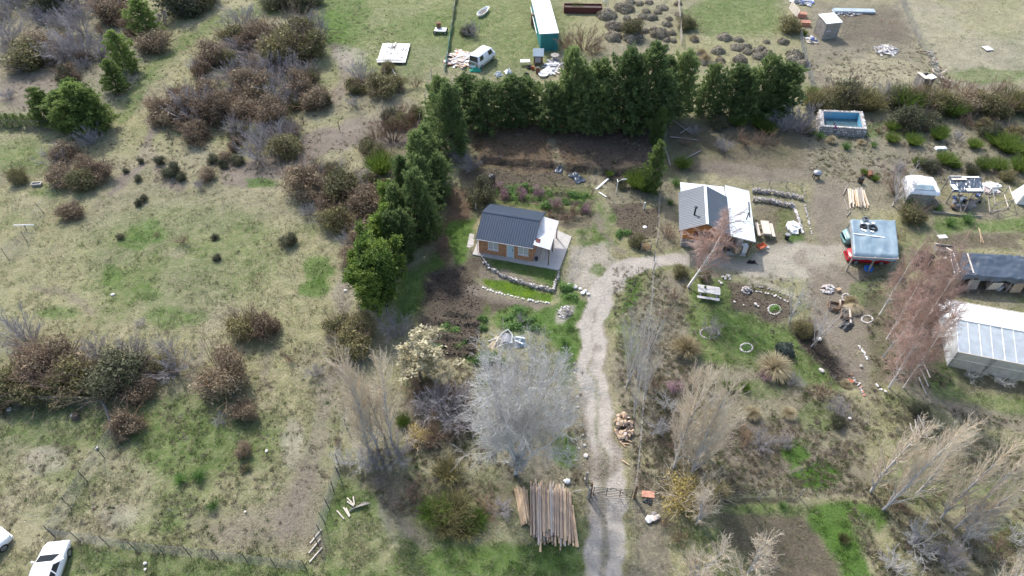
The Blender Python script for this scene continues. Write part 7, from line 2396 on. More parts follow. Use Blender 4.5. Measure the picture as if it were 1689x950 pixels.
MB().b2((-.2, -.2, .12), (.2, .2, .75)).build('body', M_['metal_dark'], sb)
MB().tube([(0, .08, .75), (0, .08, 1.25)], .06, 8).build('flue', M_['metal_rust'], sb)
MB().b2((-.14, -.225, .3), (.14, -.202, .6)).build('door', M_['metal_rust'], sb)
for sx in (-.16, .16):
    for sy in (-.16, .16):
        MB().b2((sx - .025, sy - .025, 0), (sx + .025, sy + .025, .12)).build('leg', M_['metal_dark'], sb)
# cut poles stacked
for i in range(26):
    x = 1400 + i * 1.25 + brng.uniform(-1, 1)
    a = GG(1398 + i * 1.05, 314 + brng.uniform(-2, 3), .12 + .14 * brng.random())
    b = GG(x + brng.uniform(-2, 6) * (i / 13 - .9), 342 + brng.uniform(-5, 4), .10 + .18 * brng.random())
    tag(log(a, b, brng.uniform(.09, .17), brng.choice(['log_tan', 'wood_pale', 'wood_grey']), 'cut_pole'), 'peeled pole in the fanned stack near the rusty drum', 'pole', 'fanned stack of peeled poles')
for a, b in [((1390, 322), (1397, 308)), ((1392, 330), (1398, 348)), ((1402, 350), (1396, 358)), ((1400, 313), (1420, 320))]:
    tag(log(GG(*a, .12), GG(*b, .12), .11, 'wood_grey', 'cut_pole'), 'loose grey pole lying round the fanned stack', 'pole', 'loose poles round the fanned stack')

# ------------------------------------------------------------------ log pile, firewood, gate
def log_pile():
    A0, A1 = GG(874, 802), GG(944, 815)
    B0, B1 = GG(876, 886), GG(944, 897)
    n = 0
    rows = [(25, .0), (24, .13), (21, .25), (17, .37)]
    for cnt, z in rows:
        for k in range(cnt):
            f = (k + .5 + (.5 if rows.index((cnt, z)) % 2 else 0)) / (cnt + .5)
            f = .5 + (f - .5) * cnt / 25
            top = A0.lerp(A1, f) + Vector((brng.gauss(0, .03), brng.gauss(0, .25), 0))
            bot = B0.lerp(B1, f) + Vector((brng.gauss(0, .06), brng.gauss(0, .28), 0))
            d = brng.uniform(.11, .18)
            top.z = hg(top.x, top.y) + z + .12
            bot.z = hg(bot.x, bot.y) + z + .10
            m = brng.choice(['bark_log', 'bark_log', 'log_grey', 'log_tan'])
            tag(log(bot, top, d, m), 'long %s log in the main log pile beside the driveway gate' % dict(bark_log='brown-barked', log_grey='grey-barked', log_tan='peeled tan')[m], 'log', '%s logs of the main pile' % m.replace('_', ' '))
    for i in range(16):
        f = i / 15
        a = GG(848 + 20 * f + brng.uniform(-1, 1), 806 + brng.uniform(-3, 4), .1 + .22 * math.sin(f * 3.14) * brng.uniform(.6, 1.5))
        b = GG(860 + 14 * f + brng.uniform(-1, 1), 864 + brng.uniform(-3, 6), .1 + .35 * math.sin(f * 3.14) * brng.uniform(.6, 1.3))
        tag(log(b, a, brng.uniform(.09, .14), 'log_tan', 'peeled_pole'), 'thin peeled pole in the small stack beside the log pile', 'pole', 'thin peeled poles at the log pile')
    for i, (a, b) in enumerate([((934, 824), (946, 902)), ((940, 830), (951, 904)), ((930, 826), (940, 898)), ((944, 836), (953, 905))]):
        tag(log(GG(*b, .1 + .05 * i), GG(*a, .14 + .1 * (i % 2)), .15, 'log_tan', 'peeled_pole'), 'pale peeled pole lying slanted against the outer flank of the log pile', 'pole', 'slanted pale poles on the log pile')


log_pile()
FW = MB().tube([(0, 0, -.5), (0, 0, .5)], [.5, .5], 10, 0, True, 1).mesh('firewood_round', [M_['bark_log'], M_['wood_end']])
FW3 = MB().tube([(0, 0, -.5), (0, 0, .5)], [.5, .5], 9, 0, True, 1).mesh('firewood_round', [M_['bark_dark'], M_['junk_pink']])
FW2 = MB().prism([(.5 * math.cos(a * .35), .5 * math.sin(a * .35)) for a in range(0, 10)] + [(-.1, 0)], -.5, .5).mesh('firewood_round', [M_['wood_end']])
for i in range(62):
    a, r = brng.uniform(0, 6.28), math.sqrt(brng.random())
    p = GG(1029 + 15 * r * math.cos(a), 705 + 22 * r * math.sin(a))
    p.z += .12 + .5 * (1 - r) * brng.uniform(.4, 1)
    d = brng.uniform(.22, .40)
    tag(put('firewood_round', (FW, FW3, FW2, FW)[i % 4], None, p, 0, (d, d, brng.uniform(.26, .36)), rot=(brng.uniform(-1.3, 1.3), brng.uniform(-1.3, 1.3), brng.uniform(0, 6))), 'cut firewood round in the heap beside the driveway', 'firewood', 'firewood heap beside the driveway')
for a, b in [((1022, 728), (1032, 738)), ((1026, 760), (1038, 768)), ((1030, 724), (1042, 730)), ((1028, 732), (1038, 733))]:
    tag(log(GG(*a, .06), GG(*b, .06), .12, 'log_tan', 'peeled_pole'), 'short pale log lying below the firewood heap', 'log', 'short logs below the firewood heap')
for x, y, s, m in [(1070, 858, .55, 'stone_white'), (1078, 857, .6, 'junk_pink'), (1084, 855, .55, 'stone_pale'), (1078, 850, .5, 'stone')]:
    tag(put_stone(GG(x, y, .2), s, m, None, .85, 'boulder'), 'boulder in the little group outside the gate post', 'boulder', 'boulders outside the gate')
tag(MB().box((0, 0, .05), (.9, .5, .1)).build('brick_slab', M_['red_brick'], None, False, GG(1069, 816), -.1), 'flat reddish slab lying beside the gate', 'slab')
crumpled('black_plastic', 'strip of dark plastic below the reddish slab', 1068, 827, .7, .4, 'black_plastic', .12, 4)


def gate():
    a, b = GG(976, 818), GG(1043, 822)
    yw = math.atan2(b.y - a.y, b.x - a.x)
    L = (b - a).length
    t = thing('farm_gate', 'closed metal farm gate of thin bars across the driveway', 'gate', a, yw)
    for z in (.12, .36, .6, .84, 1.08, 1.3):
        MB().tube([(.1, 0, z), (L - .1, 0, z)], .022, 6).build('bar', M_['metal_dark'], t)
    for f in (.03, .35, .68, .97):
        MB().tube([(L * f, 0, .1), (L * f, 0, 1.32)], .028, 6).build('upright', M_['metal_dark'], t)
    MB().tube([(.1, .03, .12), (L * .5, .03, 1.3), (L - .1, .03, .12)], .02, 6).build('brace', M_['metal_dark'], t)
    for x, l in ((-.12, 0), (L + .12, 0)):
        MB().tube([(x, 0, -.3), (x, 0, 1.95)], [.11, .09], 8).build('gate_post', M_['wood_brown'], t)


gate()
for x, y in [(966, 797), (970, 822)]:
    p = GG(x, y)
    tag(MB().tube([p + Vector((0, 0, -.2)), p + Vector((0.03, 0, 1.6))], .09, 8).build('wooden_post', M_['wood_grey']), 'weathered post at the driveway entrance', 'post', 'posts at the driveway entrance')
tag(MB().beam(GG(945, 812, .1), GG(958, 812, .35), .09, .06).build('board', M_['wood_grey']), 'grey board end sticking out behind the log pile', 'board')
tag(put_stone(GG(935, 796, .2), .6, 'white_paint', None, 1.2, 'white_sack'), 'white sack standing behind the log pile', 'sack')

# ------------------------------------------------------------------ fences
wire_fence('chain_link_fence', 'chain link fence from the meadow clump down to the white car', [(0, 668), (40, 672), (110, 672), (178, 674), (196, 718), (172, 755), (145, 795), (118, 838), (90, 884)], 1.65, 2.4)
wire_fence('chain_link_fence', 'chain link fence running above the white car to the open gap', [(92, 887), (133, 894), (180, 901), (225, 909), (270, 914), (315, 918), (360, 923), (410, 930), (455, 936), (506, 940)], 1.6, 2.2)
wire_fence('chain_link_fence', 'wire fence with grey posts beside the loose poles', [(525, 900), (530, 880), (536, 862), (543, 838), (551, 812), (560, 785)], 1.6, 1.8, pw=.06, lean=.08)
wire_fence('boundary_fence', 'post and wire fence on the meadow side of the plot', [(560, 785), (557, 762), (585, 650), (612, 545), (640, 440), (672, 300), (712, 128)], 1.3, 3.2, net=False, post='wood_grey', strands=4, pw=.1)
wire_fence('boundary_fence', 'post and wire fence between driveway and neighbour garden', [(1046, 818), (1054, 740), (1062, 640), (1070, 540), (1077, 450), (1079, 430)], 1.3, 3.0, net=False, post='wood_grey', strands=4, pw=.11, lean=.05)
wire_fence('boundary_fence', 'post and wire fence from the small gate up to the windbreak', [(1083, 408), (1086, 340), (1092, 260), (1098, 190), (1100, 140)], 1.3, 3.0, net=False, post='wood_grey', strands=4, pw=.11, lean=.08)
wire_fence('wire_fence', 'sagging wire fence across the meadow below the thicket', [(280, 228), (330, 224), (400, 232), (500, 205), (560, 215)], 1.2, 4.5, net=False, post='wood_brown', strands=3, pw=.09, lean=.08)
wire_fence('wire_fence', 'wire fence past the fence-line pines', [(0, 212), (60, 214), (110, 212), (180, 170), (205, 140), (235, 92)], 1.4, 3.0, net=True, post='wood_grey', cell=.16)
wire_fence('wire_fence', 'wire fence with bent posts at the meadow edge', [(15, 430), (45, 400), (73, 352), (95, 318)], 1.5, 4.0, net=True, post='metal_dark', lean=.12, cell=.16)
wire_fence('wire_fence', 'netting fence beside the cushion plants and blue sacks', [(1319, 60), (1324, 90), (1332, 120), (1340, 150)], 1.3, 2.5, net=True, post='wood_pale', cell=.12, nr=.004)
wire_fence('wire_fence', 'wire fence between bare yard and dry pasture', [(1485, 0), (1500, 40), (1515, 70), (1530, 90), (1545, 140)], 1.4, 3.5, net=True, post='wood_grey', cell=.14)
wire_fence('wire_fence', 'wire fence along the ditch by the tilled garden', [(1100, 828), (1180, 826), (1250, 824), (1318, 820)], 1.3, 3.2, net=False, post='wood_grey', strands=3, pw=.09, lean=.1)
tf = thing('teal_net_fence', 'torn teal netting fence beside the rubble heap', 'fence', GG(752, 0))
to = tf.location.copy()
fp = [GG(752, -6), GG(748, 20), GG(744, 48), GG(740, 75), GG(736, 100), GG(733, 118)]
for a in fp:
    MB().tube([a - to + Vector((0, 0, -.2)), a - to + Vector((0, 0, 1.2))], .05, 6).build('post', M_['wood_pale'], tf)
for i, (a, b) in enumerate(zip(fp[:-1], fp[1:])):
    MB().sheet(lambda u, v: a.lerp(b, u) - to + Vector((.05 * math.sin(u * 9) + .12 * v, 0, .05 + v * (.75 + .15 * math.sin(u * 7)))), 12, 4, .006).build('net', M_['teal_net' if i > 1 else 'junk_grey'], tf)
pf = thing('paling_fence', 'pale wooden paling fence behind the cushion plants', 'fence', GG(1115, 0))
fo = pf.location.copy()
fa, fb = GG(1117, -10), GG(1123, 75)
for k in range(34):
    p = fa.lerp(fb, k / 33) - fo
    MB().box((p.x, p.y, .6), (.03, .14, 1.2 + brng.uniform(-.1, .1))).build('pale', M_['wood_pale'], pf)
for z in (.3, .95):
    MB().beam(fa - fo + Vector((.05, 0, z)), fb - fo + Vector((.05, 0, z)), .04, .08).build('rail', M_['wood_grey'], pf)
for a, b in [((1103, 196), (1138, 220)), ((1122, 222), (1136, 212)), ((1105, 228), (1150, 232)), ((1115, 272), (1155, 250)), ((1098, 250), (1106, 275))]:
    tag(log(GG(*a, .2), GG(*b, .1), .16, 'wood_grey', 'fallen_pole'), 'fallen grey pole in the shade at the end of the windbreak', 'pole', 'fallen poles at the windbreak end')
wg = thing('wooden_gate', 'small gate of pale boards between the two gardens', 'gate', GG(1059, 413), R(-6))
for k in range(4):
    MB().box((.35, 0, .2 + k * .2), (.9, .035, .16)).build('board', M_['wood_new'], wg)
for x in (-.1, .8):
    MB().b2((x - .05, -.09, -.1), (x + .05, -.03, 1.1)).build('post', M_['wood_grey'], wg)
# short white marker posts and poles in the garden
for x, y in [(785, 345), (1062, 345)]:
    p = GG(x, y)
    tag(MB().tube([p, p + Vector((0, 0, .9))], .07, 8).build('marker_post', M_['white_paint']), 'short white post at the edge of the garden behind the cottage', 'post', 'white posts of the garden')
for a, b, w, l in [((983, 313), (1003, 296), .22, 'long white plank lying beside the vegetable rows'), ((988, 318), (1000, 326), .14, 'short white plank lying beside the path')]:
    tag(MB().beam(GG(*a, .08), GG(*b, .1), w, .06).build('white_plank', M_['white_paint']), l, 'plank')
ff = thing('bent_pipe', 'bent white pipe frame standing in the dry garden corner', 'frame', GG(1016, 318))
MB().tube([(0, 0, 0), (0.05, .0, 1.5), (.5, .2, 1.65), (1.0, .3, 1.6)], .05, 6).build('pipe', M_['white_paint'], ff)
MB().tube([(.05, 0, 1.45), (.1, .8, 1.2)], .04, 6).build('pipe', M_['white_paint'], ff)
bn = thing('water_drum', 'black water drum at the end of the terraced bed', 'drum', GG(811, 301))
MB().tube([(0, 0, 0), (0, 0, .1), (0, 0, .45), (0, 0, .5), (0, 0, .9), (0, 0, .98)], [.36, .40, .40, .42, .40, .32], 18).build('barrel', M_['black_plastic'], bn, True)
MB().tube([(0, 0, .98), (0, 0, 1.06)], .2, 14).build('lid', M_['metal_dark'], bn)
lp = thing('solar_lamp', 'white solar garden lamp on a stake by the tilled rows', 'lamp', GG(1061, 388))
MB().tube([(0, 0, 0), (0, 0, 1.0)], .025, 6).build('stake', M_['metal_grey'], lp)
MB().tube([(0, 0, 1.0), (0, 0, 1.12), (0, 0, 1.2)], [.08, .2, .05], 10).build('lamp_head', M_['white_paint'], lp)
hoop = thing('hoop_frame', 'wrecked white hoop frame with netting above the silvery tree', 'hoop frame', GG(838, 562))
ho = hoop.location.copy()
MB().tube([GG(818, 566, .1) - ho, GG(828, 556, .55) - ho, GG(838, 552, .7) - ho, GG(845, 558, .5) - ho, GG(844, 570, .12) - ho], .06, 6).build('hoop', M_['white_paint'], hoop)
MB().tube([GG(822, 572, .1) - ho, GG(836, 571, .4) - ho, GG(846, 568, .3) - ho], .05, 6).build('hoop', M_['white_paint'], hoop)
MB().sheet(lambda u, v: GG(826 + 18 * u, 556 + 14 * v) - ho + Vector((0, 0, .25 + .3 * math.sin(u * 3.14))), 10, 6, .01).build('netting', M_['junk_grey'], hoop)
MB().tube([GG(805, 564, .1) - ho, GG(822, 560, .25) - ho], .04, 6).build('pole', M_['white_paint'], hoop)
crumpled('straw_sheet', 'sheet of dry straw matting under the hoop frame', 818, 566, 1.6, .8, 'thatch', .2, 6)
crumpled('blue_tarp', 'folded grey-blue tarpaulin beside the hoop frame', 857, 564, 1.3, 1.0, 'tarp_blue', .3, 7)
for a, b in [((849, 566), (862, 571)), ((850, 560), (866, 562))]:
    tag(MB().beam(GG(*a, .4), GG(*b, .35), .1, .04).build('white_plank', M_['white_paint']), 'white plank lying on the folded tarpaulin', 'plank', 'planks on the folded tarpaulin')
# poles beside the chain link fence
for a, b in [((512, 897), (531, 874)), ((510, 913), (529, 890)), ((511, 928), (532, 904)), ((556, 843), (568, 857)), ((567, 838), (577, 854)), ((571, 839), (578, 852)), ((573, 822), (584, 834)), ((583, 820), (585, 834)), ((573, 828), (584, 836))]:
    tag(log(GG(*a, .07), GG(*b, .1), .11, 'wood_pale', 'fence_pole'), 'pale pole lying loose beside the open fence gap', 'pole', 'loose poles at the fence gap')
for i in range(6):
    tag(log(GG(574 + i, 846 - i * .8, .06 + .03 * i), GG(602 + 2 * i, 828 + i, .1 + .04 * i), .06, 'wood_grey', 'branch'), 'grey branch in the brush heap beside the loose poles', 'branch', 'brush heap beside the loose poles')

# ------------------------------------------------------------------ far yards
def container():
    z = 2.6
    a, b = G(892, 55, z), G(919, 54, z)
    yw = math.atan2(b.y - a.y, b.x - a.x)
    g = hg(a.x, a.y)
    t = thing('shipping_container', 'teal corrugated shipping container under a long white metal roof', 'container', (a.x, a.y, g), yw)
    W, L, H = 2.44, 12.2, z - g - .12
    n = 18
    for wall in range(4):
        mb = MB()

        def fn(u, v):
            k = int(round(u * n * 4))
            dp = .0 if (k % 4) in (0, 3) else .04
            if wall == 0:
                return (W * u, dp, .05 + (H - .1) * v)
            if wall == 1:
                return (dp, L * u, .05 + (H - .1) * v)
            if wall == 2:
                return (W - dp, L * u, .05 + (H - .1) * v)
            return (W * u, L - dp, .05 + (H - .1) * v)
        mb.sheet(fn, n * 4, 1).build('wall', M_['teal_metal'], t)
    for x in (.04, W - .04):
        for y in (-.02, L + .02):
            MB().b2((x - .07, y - .07, 0), (x + .07, y + .07, H)).build('corner_post', M_['teal_metal'], t)
    for z_ in (.06, H - .06):
        MB().b2((.12, -.03, z_ - .06), (W - .12, .06, z_ + .06)).build('rail', M_['teal_metal'], t)
    for x in (.75, 1.7):
        MB().tube([(x, -.04, .15), (x, -.04, H - .15)], .02, 6).build('lock_bar', M_['teal_metal'], t)
    ribbed(MB(), (-.22, -.1, H + .1), (-.22, L + 3, H + .1), (W + .08, L + 3, H + .14), (W + .08, -.1, H + .14), 60, .02, .03).build('roof', M_['white_sheet'], t)
    MB().b2((-.55, L * .62, .2), (-.1, L * .62 + .5, 1.9)).build('vent_box', M_['wood_brown'], t)
    MB().beam((-.35, 2.0, 1.7), (-.35, 10.5, 1.7), .1, .06).build('side_pipe', M_['white_paint'], t)


container()
co = thing('animal_hutch', 'small hutch with pale blue roof in front of the container', 'hutch', GG(880, 108), R(-3))
MB().b2((0, 0, .3), (1.25, 1.0, 1.35)).build('body', M_['wood_brown'], co)
MB().add([(-.1, -.15, 1.36), (1.35, -.15, 1.36), (1.35, 1.2, 1.85), (-.1, 1.2, 1.85), (-.1, -.15, 1.42), (1.35, -.15, 1.42), (1.35, 1.2, 1.91), (-.1, 1.2, 1.91)], [(3, 2, 1, 0), (4, 5, 6, 7), (0, 1, 5, 4), (1, 2, 6, 5), (2, 3, 7, 6), (3, 0, 4, 7)]).build('roof', M_['tarp_blue'], co)
for x in (.06, 1.19):
    for y in (.06, .94):
        MB().b2((x - .05, y - .05, 0), (x + .05, y + .05, .3)).build('leg', M_['wood_grey'], co)
MB().b2((.2, -.03, .45), (.95, -.004, 1.2)).build('door', M_['junk_grey'], co)
tb = thing('white_table', 'white low table beside the blue-roofed hutch', 'table', GG(866, 107), .05)
MB().b2((-.65, -.4, .55), (.65, .4, .62)).build('table_top', M_['white_paint'], tb)
for x in (-.55, .55):
    for y in (-.32, .32):
        MB().b2((x - .03, y - .03, 0), (x + .03, y + .03, .55)).build('leg', M_['white_paint'], tb)
rb = thing('round_basin', 'round white basin on the ground before the hutch', 'basin', GG(896, 125))
MB().tube([(0, 0, 0), (0, 0, .3), (0, 0, .32)], [.5, .65, .68], 20).build('bowl', M_['white_paint'], rb)
MB().tube([(0, 0, .325), (0, 0, .335)], .3, 16).build('drain', M_['junk_grey'], rb)
for x, y, r, l in [(873, 112, .28, 'black tyre leaning by the white low table'), (868, 124, .3, 'black tyre lying nearest to the windbreak pines')]:
    w = thing('tyre', l, 'tyre', GG(x, y, .1))
    MB().torus((0, 0, 0.02), r, .11, 'z', 18, 8).build('tyre', M_['black_rubber'], w)
    MB().torus((0, 0, 0.02), r - .1, .02, 'z', 16, 6).build('bead', M_['metal_dark'], w)
cd = thing('cable_drum', 'large wooden cable drum beside the container', 'cable drum', GG(915, 98))
for z_ in (.02, .62):
    MB().tube([(0, 0, z_), (0, 0, z_ + .05)], .6, 20).build('flange', M_['wood_grey'], cd)
MB().tube([(0, 0, .07), (0, 0, .62)], .28, 14).build('core', M_['junk_grey'], cd)
heap('scrap_heap', 'heap of pale scrap behind the windbreak pines', 'rubbish', 912, 112, 10, 10, 24, ['junk_grey', 'white_paint', 'tarp_white', 'metal_grey', 'wood_pale'], .4, .3, 'board')
crumpled('white_sheet', 'crumpled white sheet beside the round basin', 907, 117, 1.8, 1.8, 'tarp_white', .4, 8)
rp = thing('red_jerrycan', 'orange red canister beside the hutch', 'canister', GG(879, 115))
MB().b2((-.2, -.14, 0), (.2, .14, .5)).build('body', M_['red_plastic'], rp)
MB().tube([(-.1, 0, .5), (-.12, 0, .6)], .05, 8).build('cap', M_['black_plastic'], rp)
bdr = thing('brown_drum', 'dark brown drum in front of the hutch', 'drum', GG(887, 121))
MB().tube([(0, 0, 0), (0, 0, .85)], .29, 16).build('barrel', M_['metal_rust'], bdr)
MB().tube([(0, 0, .85), (0, 0, .88)], .25, 16).build('lid', M_['metal_dark'], bdr)
for x, y in [(838, 120), (822, 124)]:
    crumpled('plastic_bag', 'pale plastic bag on the grass behind the windbreak by %s' % ('the tyres' if x > 830 else 'the white van'), x, y, .9, .9, 'tarp_white', .5, x % 7)
crumpled('green_tarp', 'bright green tarpaulin behind the white van', 784, 117, 1.5, .8, 'green_plastic', .45, 9)
rpl = thing('raised_planter', 'long dark red raised planter behind the tan bush', 'planter', GG(930, 22), R(-2))
for y in (0, 1.4):
    MB().b2((0, y, 0), (5.8, y + .06, .95)).build('side', M_['dark_red'], rpl)
for x in (0, 5.74):
    MB().b2((x, .062, 0), (x + .06, 1.398, .95)).build('end', M_['dark_red'], rpl)
MB().b2((.07, .07, 0), (5.73, 1.39, .7)).build('soil', M_['bark_dark'], rpl)
lad = thing('metal_frame', 'tangled grey metal frame at the end of the dark red planter', 'frame', GG(998, 16))
for i in range(5):
    MB().tube([(-.4 + i * .2, 0, 0), (-.5 + i * .24, .3, 1.0), (-.2 + .1 * i, .7, 1.3)], .03, 6).build('rod', M_['metal_grey'], lad)
MB().tube([(-.5, .3, 1.0), (.5, .3, 1.0)], .03, 6).build('rod', M_['metal_grey'], lad)

# white van side: rubble, hoop boat, trailer, plank platform
heap('rubble_heap', 'heap of pinkish white rubble and boards beside the white van', 'rubble', 762, 98, 22, 14, 110, ['junk_pink', 'white_paint', 'junk_pink', 'red_brick', 'cardboard', 'stone_pale'], .38, .45, 'board')
bo = thing('boat_hull', 'small white boat full of branches lying on the grass', 'boat', GG(796, 24), R(65))
out = [(1.5 * math.cos(a) + (.5 if math.cos(a) > .8 else 0), .62 * math.sin(a)) for a in [i * 6.283 / 20 for i in range(20)]]
for i in range(20):
    (x0, y0), (x1, y1) = out[i], out[(i + 1) % 20]
    MB().add([(x0 * .75, y0 * .6, .02), (x1 * .75, y1 * .6, .02), (x1, y1, .5), (x0, y0, .5), (x0 * .7, y0 * .52, .06), (x1 * .7, y1 * .52, .06), (x1 * .93, y1 * .9, .5), (x0 * .93, y0 * .9, .5)], [(0, 1, 2, 3), (7, 6, 5, 4), (3, 2, 6, 7)]).build('hull_plank', M_['white_paint'], bo)
MB().prism([(x * .72, y * .55) for x, y in out], .03, .08).build('floor', M_['wood_grey'], bo)
for i in range(14):
    p = bo.location
    a = Vector((brng.uniform(-1, .6), brng.uniform(-.3, .3), .25 + .25 * brng.random()))
    a = Matrix.Rotation(R(65), 3, 'Z') @ a + p
    tag(log(a, a + Vector((brng.uniform(-.3, .6), brng.uniform(.2, 1.0), .15)), .07, 'wood_grey', 'branch'), 'grey branch lying in the small white boat', 'branch', 'branches in the white boat')
tr = thing('flat_trailer', 'white flat trailer beside the dirt bank', 'trailer', GG(727, 54), R(-4))
MB().b2((-.85, -.6, .42), (.85, .6, .52)).build('deck', M_['white_paint'], tr)
for s in (-1, 1):
    wheel(tr, -.75, s * .62, .26)
    wheel(tr, .75, s * .62, .26)
MB().beam((0, .6, .4), (.1, 1.4, .35), .08, .06).build('drawbar', M_['metal_dark'], tr)
tb2 = thing('rusty_box', 'brown rusty box standing on the white trailer', 'box', GG(724, 53, .52) + Vector((0, .35, 0)), .1)
MB().b2((-.32, -.25, 0), (.32, .25, .7)).build('body', M_['metal_rust'], tb2)
MB().b2((-.35, -.28, .702), (.35, .28, .75)).build('lid', M_['metal_rust'], tb2)
pp = thing('plank_platform', 'white plank platform lying in the meadow', 'platform', GG(622, 106), R(-1))
for k in range(13):
    MB().b2((0.0, k * .42, .25), (3.9, k * .42 + .40, .32)).build('plank', M_['white_paint'], pp)
for x in (.3, 1.9, 3.5):
    MB().b2((x - .06, .05, 0), (x + .06, 5.3, .248)).build('joist', M_['wood_grey'], pp)
for i in range(34):
    p = pp.location + Matrix.Rotation(R(-1), 3, 'Z') @ Vector((brng.uniform(.3, 3.6), brng.uniform(1.6, 5.0), .40 + .03 * (i % 4)))
    a = brng.gauss(1.5, .35)
    l = brng.uniform(.5, 1.3)
    d = Vector((math.cos(a), math.sin(a), 0)) * l / 2
    m = brng.choice(['white_paint', 'white_paint', 'wood_pale', 'wood_grey'])
    tag(MB().beam(p - d, p + d, brng.uniform(.08, .22), .05).build('white_plank' if m != 'wood_grey' else 'grey_plank', M_[m]), ('white' if m == 'white_paint' else 'pale wooden' if m == 'wood_pale' else 'grey') + ' plank strewn over the white plank platform', 'plank', m + ' planks on the platform')
for k in range(4):
    p = pp.location + Vector((-.2 + .1 * k, .55 + .2 * k, .38 + .01 * k))
    tag(MB().beam(p, p + Vector((3.6 - .4 * k, -.05, 0)), .1, .05).build('long_batten', M_['wood_pale' if k % 2 else 'white_paint']), 'long batten lying along the front edge of the plank platform', 'batten', 'battens on the platform edge')
tag(MB().beam(GG(645, 112, .06), GG(655, 128, .06), .2, .05).build('white_plank', M_['white_paint']), 'white plank lying on the grass below the platform', 'plank')
tag(MB().box((0, 0, .5), (1.0, .7, .04), Matrix.Rotation(.2, 3, 'X')).build('foam_board', M_['white_paint'], None, False, GG(402, 151), .2), 'small white panel lying in the brown thicket', 'panel')
wp = thing('white_pipe', 'white pipe lying across the meadow fence', 'pipe', GG(44, 379, .6))
MB().tube([(-1.0, 0, 0), (1.0, .05, .0)], .06, 8).build('pipe', M_['white_paint'], wp)
MB().tube([(0, 0, -.6), (0, 0, 0)], .04, 6).build('stake', M_['metal_dark'], wp)
tk = thing('water_trough', 'small grey trough on the meadow grass', 'trough', GG(62, 306), .1)
for s in (-1, 1):
    MB().b2((-.5, s * .2 - .02, .04), (.5, s * .2 + .02, .34)).build('side', M_['metal_grey'], tk)
    MB().b2((s * .48 - .02, -.18, .04), (s * .48 + .02, .18, .34)).build('end', M_['metal_grey'], tk)
MB().b2((-.5, -.22, 0), (.5, .22, .04)).build('floor', M_['metal_grey'], tk)
for x, y, s in [(15, 676, .5), (187, 487, .3), (120, 687, .3), (405, 845, .25), (160, 740, .35), (570, 480, .3), (240, 930, .3), (440, 745, .3), (257, 648, .2), (240, 940, .25)]:
    tag(put_stone(GG(x, y, .1), s, 'stone_pale', None, .7, 'boulder'), 'pale stone lying on the meadow', 'boulder', 'pale stones on the meadow')
sd = thing('tree_stump', 'dark stump on the grass inside the fence corner', 'stump', GG(126, 689))
MB().tube([(0, 0, -.05), (0.02, 0, .25), (.05, .02, .42)], [.34, .28, .22], 10).build('stump', M_['bark_dark'], sd)
MB().tube([(.1, 0, .1), (.4, -.1, .02)], [.1, .05], 6).build('root', M_['bark_dark'], sd)

# sheds and materials of the far right yard
a, b = GG(1355, 66), GG(1380, 63)
yw = math.atan2(b.y - a.y, b.x - a.x)
gs = thing('grey_shed', 'tall grey plank shed with a white sheet roof', 'shed', a, yw)
ws = MB().b2((0, 0, 0), (2.3, 2.3, 2.4)).build('wall', M_['wood_grey'], gs)
for k in range(12):
    MB().box((1.15, -.015, .1 + k * .2), (2.34, .024, .19), Matrix.Rotation(brng.gauss(0, .006), 3, 'Y')).build('board', M_['wood_grey'], ws)
    MB().box((-.015, 1.15, .1 + k * .2), (.024, 2.34, .19)).build('board', M_['wood_grey'], ws)
MB().add([(-.12, -.12, 2.42), (2.42, -.12, 2.42), (2.42, 2.42, 2.72), (-.12, 2.42, 2.72), (-.12, -.12, 2.46), (2.42, -.12, 2.46), (2.42, 2.42, 2.76), (-.12, 2.42, 2.76)], [(3, 2, 1, 0), (4, 5, 6, 7), (0, 1, 5, 4), (1, 2, 6, 5), (2, 3, 7, 6), (3, 0, 4, 7)]).build('roof', M_['white_sheet'], gs)
MB().b2((.3, -.06, 1.25), (.95, -.03, 1.34)).build('label_board', M_['white_paint'], gs)
sh = thing('sheet_stack', 'long stack of pale corrugated metal sheets on the bare yard', 'metal sheets', GG(1374, 22), R(-3))
for k in range(3):
    ribbed(MB(), (0 + .1 * k, 0, .15 + k * .12), (0 + .1 * k, 1.0, .15 + k * .12), (6.1 + .1 * k, 1.0, .15 + k * .12), (6.1 + .1 * k, 0, .15 + k * .12), 5, .04, .03).build('sheet', M_['roof_light'], sh)
for x in (.6, 3, 5.5):
    MB().b2((x, 0, 0), (x + .1, 1.0, .12)).build('bearer', M_['wood_brown'], sh)
for (x, y, l) in [(1321, 28, 'stack of red hollow bricks nearer the paling strip'), (1327, 42, 'stack of red hollow bricks nearer the blue sacks')]:
    st = thing('brick_stack', l, 'bricks', GG(x, y), -.1)
    for i in range(4):
        for j in range(3):
            for k in range(3):
                MB().box((-.5 + i * .34, -.35 + j * .34, .12 + k * .21), (.32, .31, .2)).build('brick', M_['red_brick'], st)
bs = thing('pallet', 'low pallet under the blue sacks', 'pallet', GG(1338, 68), -.05)
for k in range(7):
    MB().box((0, -.75 + k * .25, .14), (1.6, .16, .03)).build('slat', M_['wood_pale'], bs)
for x in (-.7, 0, .7):
    MB().box((x, 0, .062), (.1, 1.65, .12)).build('bearer', M_['wood_grey'], bs)
for i in range(9):
    p = bs.location + Vector((brng.uniform(-.6, .6), brng.uniform(-.5, .6), .3 + .14 * (i // 4)))
    tag(put_stone(p, .55, brng.choice(['blue_bag', 'blue_bag', 'white_paint']), None, .6, 'sack'), 'blue or white sack stacked on the low pallet', 'sack', 'sacks on the pallet')
wp2 = thing('white_board_fence', 'leaning white board panel by the stacked red bricks', 'board panel', GG(1309, 22), R(95))
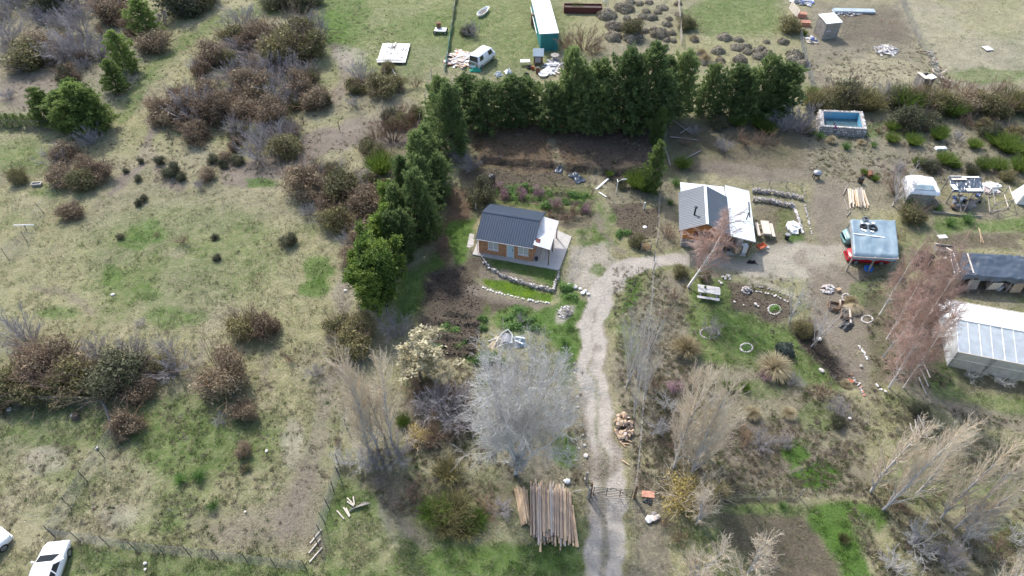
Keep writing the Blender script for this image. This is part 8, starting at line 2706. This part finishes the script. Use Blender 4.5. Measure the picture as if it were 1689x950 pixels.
for k in range(8):
    MB().box((-1.4 + k * .42, 0, .6), (.40, .04, 1.2), Matrix.Rotation(.15, 3, 'X')).build('board', M_['wood_pale'], wp2)
heap('grey_scrap', 'grey scrap heap behind the stacked red bricks', 'rubbish', 1325, 4, 16, 5, 40, ['junk_grey', 'blue_bag', 'white_paint', 'metal_grey'], .4, .4, 'board')
heap('grey_scrap', 'grey gravel and scrap below the metal sheets', 'rubbish', 1400, 24, 22, 4, 46, ['junk_grey', 'stone_pale', 'junk_grey'], .28, .25)
heap('grey_scrap', 'pale ash and twig heap on the dry yard', 'rubbish', 1462, 84, 18, 9, 60, ['junk_grey', 'wood_grey', 'stone_pale'], .28, .3, 'board')
for x, y in [(1393, 30), (1406, 29), (1419, 29), (1453, 37), (1467, 39), (1477, 39)]:
    p = GG(x, y)
    tag(MB().tube([p, p + Vector((0, 0, .5))], .035, 6).build('survey_stake', M_['wood_orange']), 'short stake driven into the bare yard soil', 'stake', 'stakes in the bare yard')
for i, z_ in enumerate((.0,)):
    ob = thing('open_crate', 'toppled open board box at the edge of the long hedge', 'crate', GG(1520, 143), R(12))
    for k in range(4):
        MB().box((-.75, -.6 + k * .4, .75), (.05, .38, 1.5)).build('board', M_['wood_grey'], ob)
        MB().box((.75, -.6 + k * .4, .75), (.05, .38, 1.5)).build('board', M_['wood_grey'], ob)
        MB().box((-.55 + k * .37, .8, .75), (.35, .05, 1.5)).build('board', M_['wood_grey'], ob)
    MB().box((-.45, .1, 1.58), (.75, 1.7, .04), Matrix.Rotation(.15, 3, 'Y')).build('lid', M_['wood_pale'], ob)
    MB().box((.5, -.3, 1.55), (.8, 1.0, .04), Matrix.Rotation(-.25, 3, 'Y')).build('lid', M_['white_paint'], ob)
    MB().box((0, -.78, .35), (1.4, .05, .6)).build('front_board', M_['wood_brown'], ob)
for i in range(60):
    f = brng.random()
    a = GG(1530 + 28 * f + brng.uniform(-7, 7), 88 + 56 * f + brng.uniform(-4, 4), .12 + .25 * brng.random())
    d = Vector((brng.gauss(0, .5), brng.gauss(.2, .6), brng.uniform(-.05, .15)))
    m = brng.choice(['junk_pink', 'wood_pale', 'wood_grey', 'wood_brown'])
    tag(MB().beam(a, a + d, .12, .06).build('scrap_board', M_[m]), 'scrap board in the long rubble line beside the dry pasture fence', 'board', 'long rubble line by the pasture fence')
pl = thing('pallet', 'white pallet lying on the dry pasture', 'pallet', GG(1628, 81), .2)
for k in range(5):
    MB().box((-.45 + k * .225, 0, .14), (.16, 1.2, .03)).build('slat', M_['white_paint'], pl)
for y in (-.5, 0, .5):
    MB().box((0, y, .062), (1.1, .1, .12)).build('bearer', M_['wood_grey'], pl)
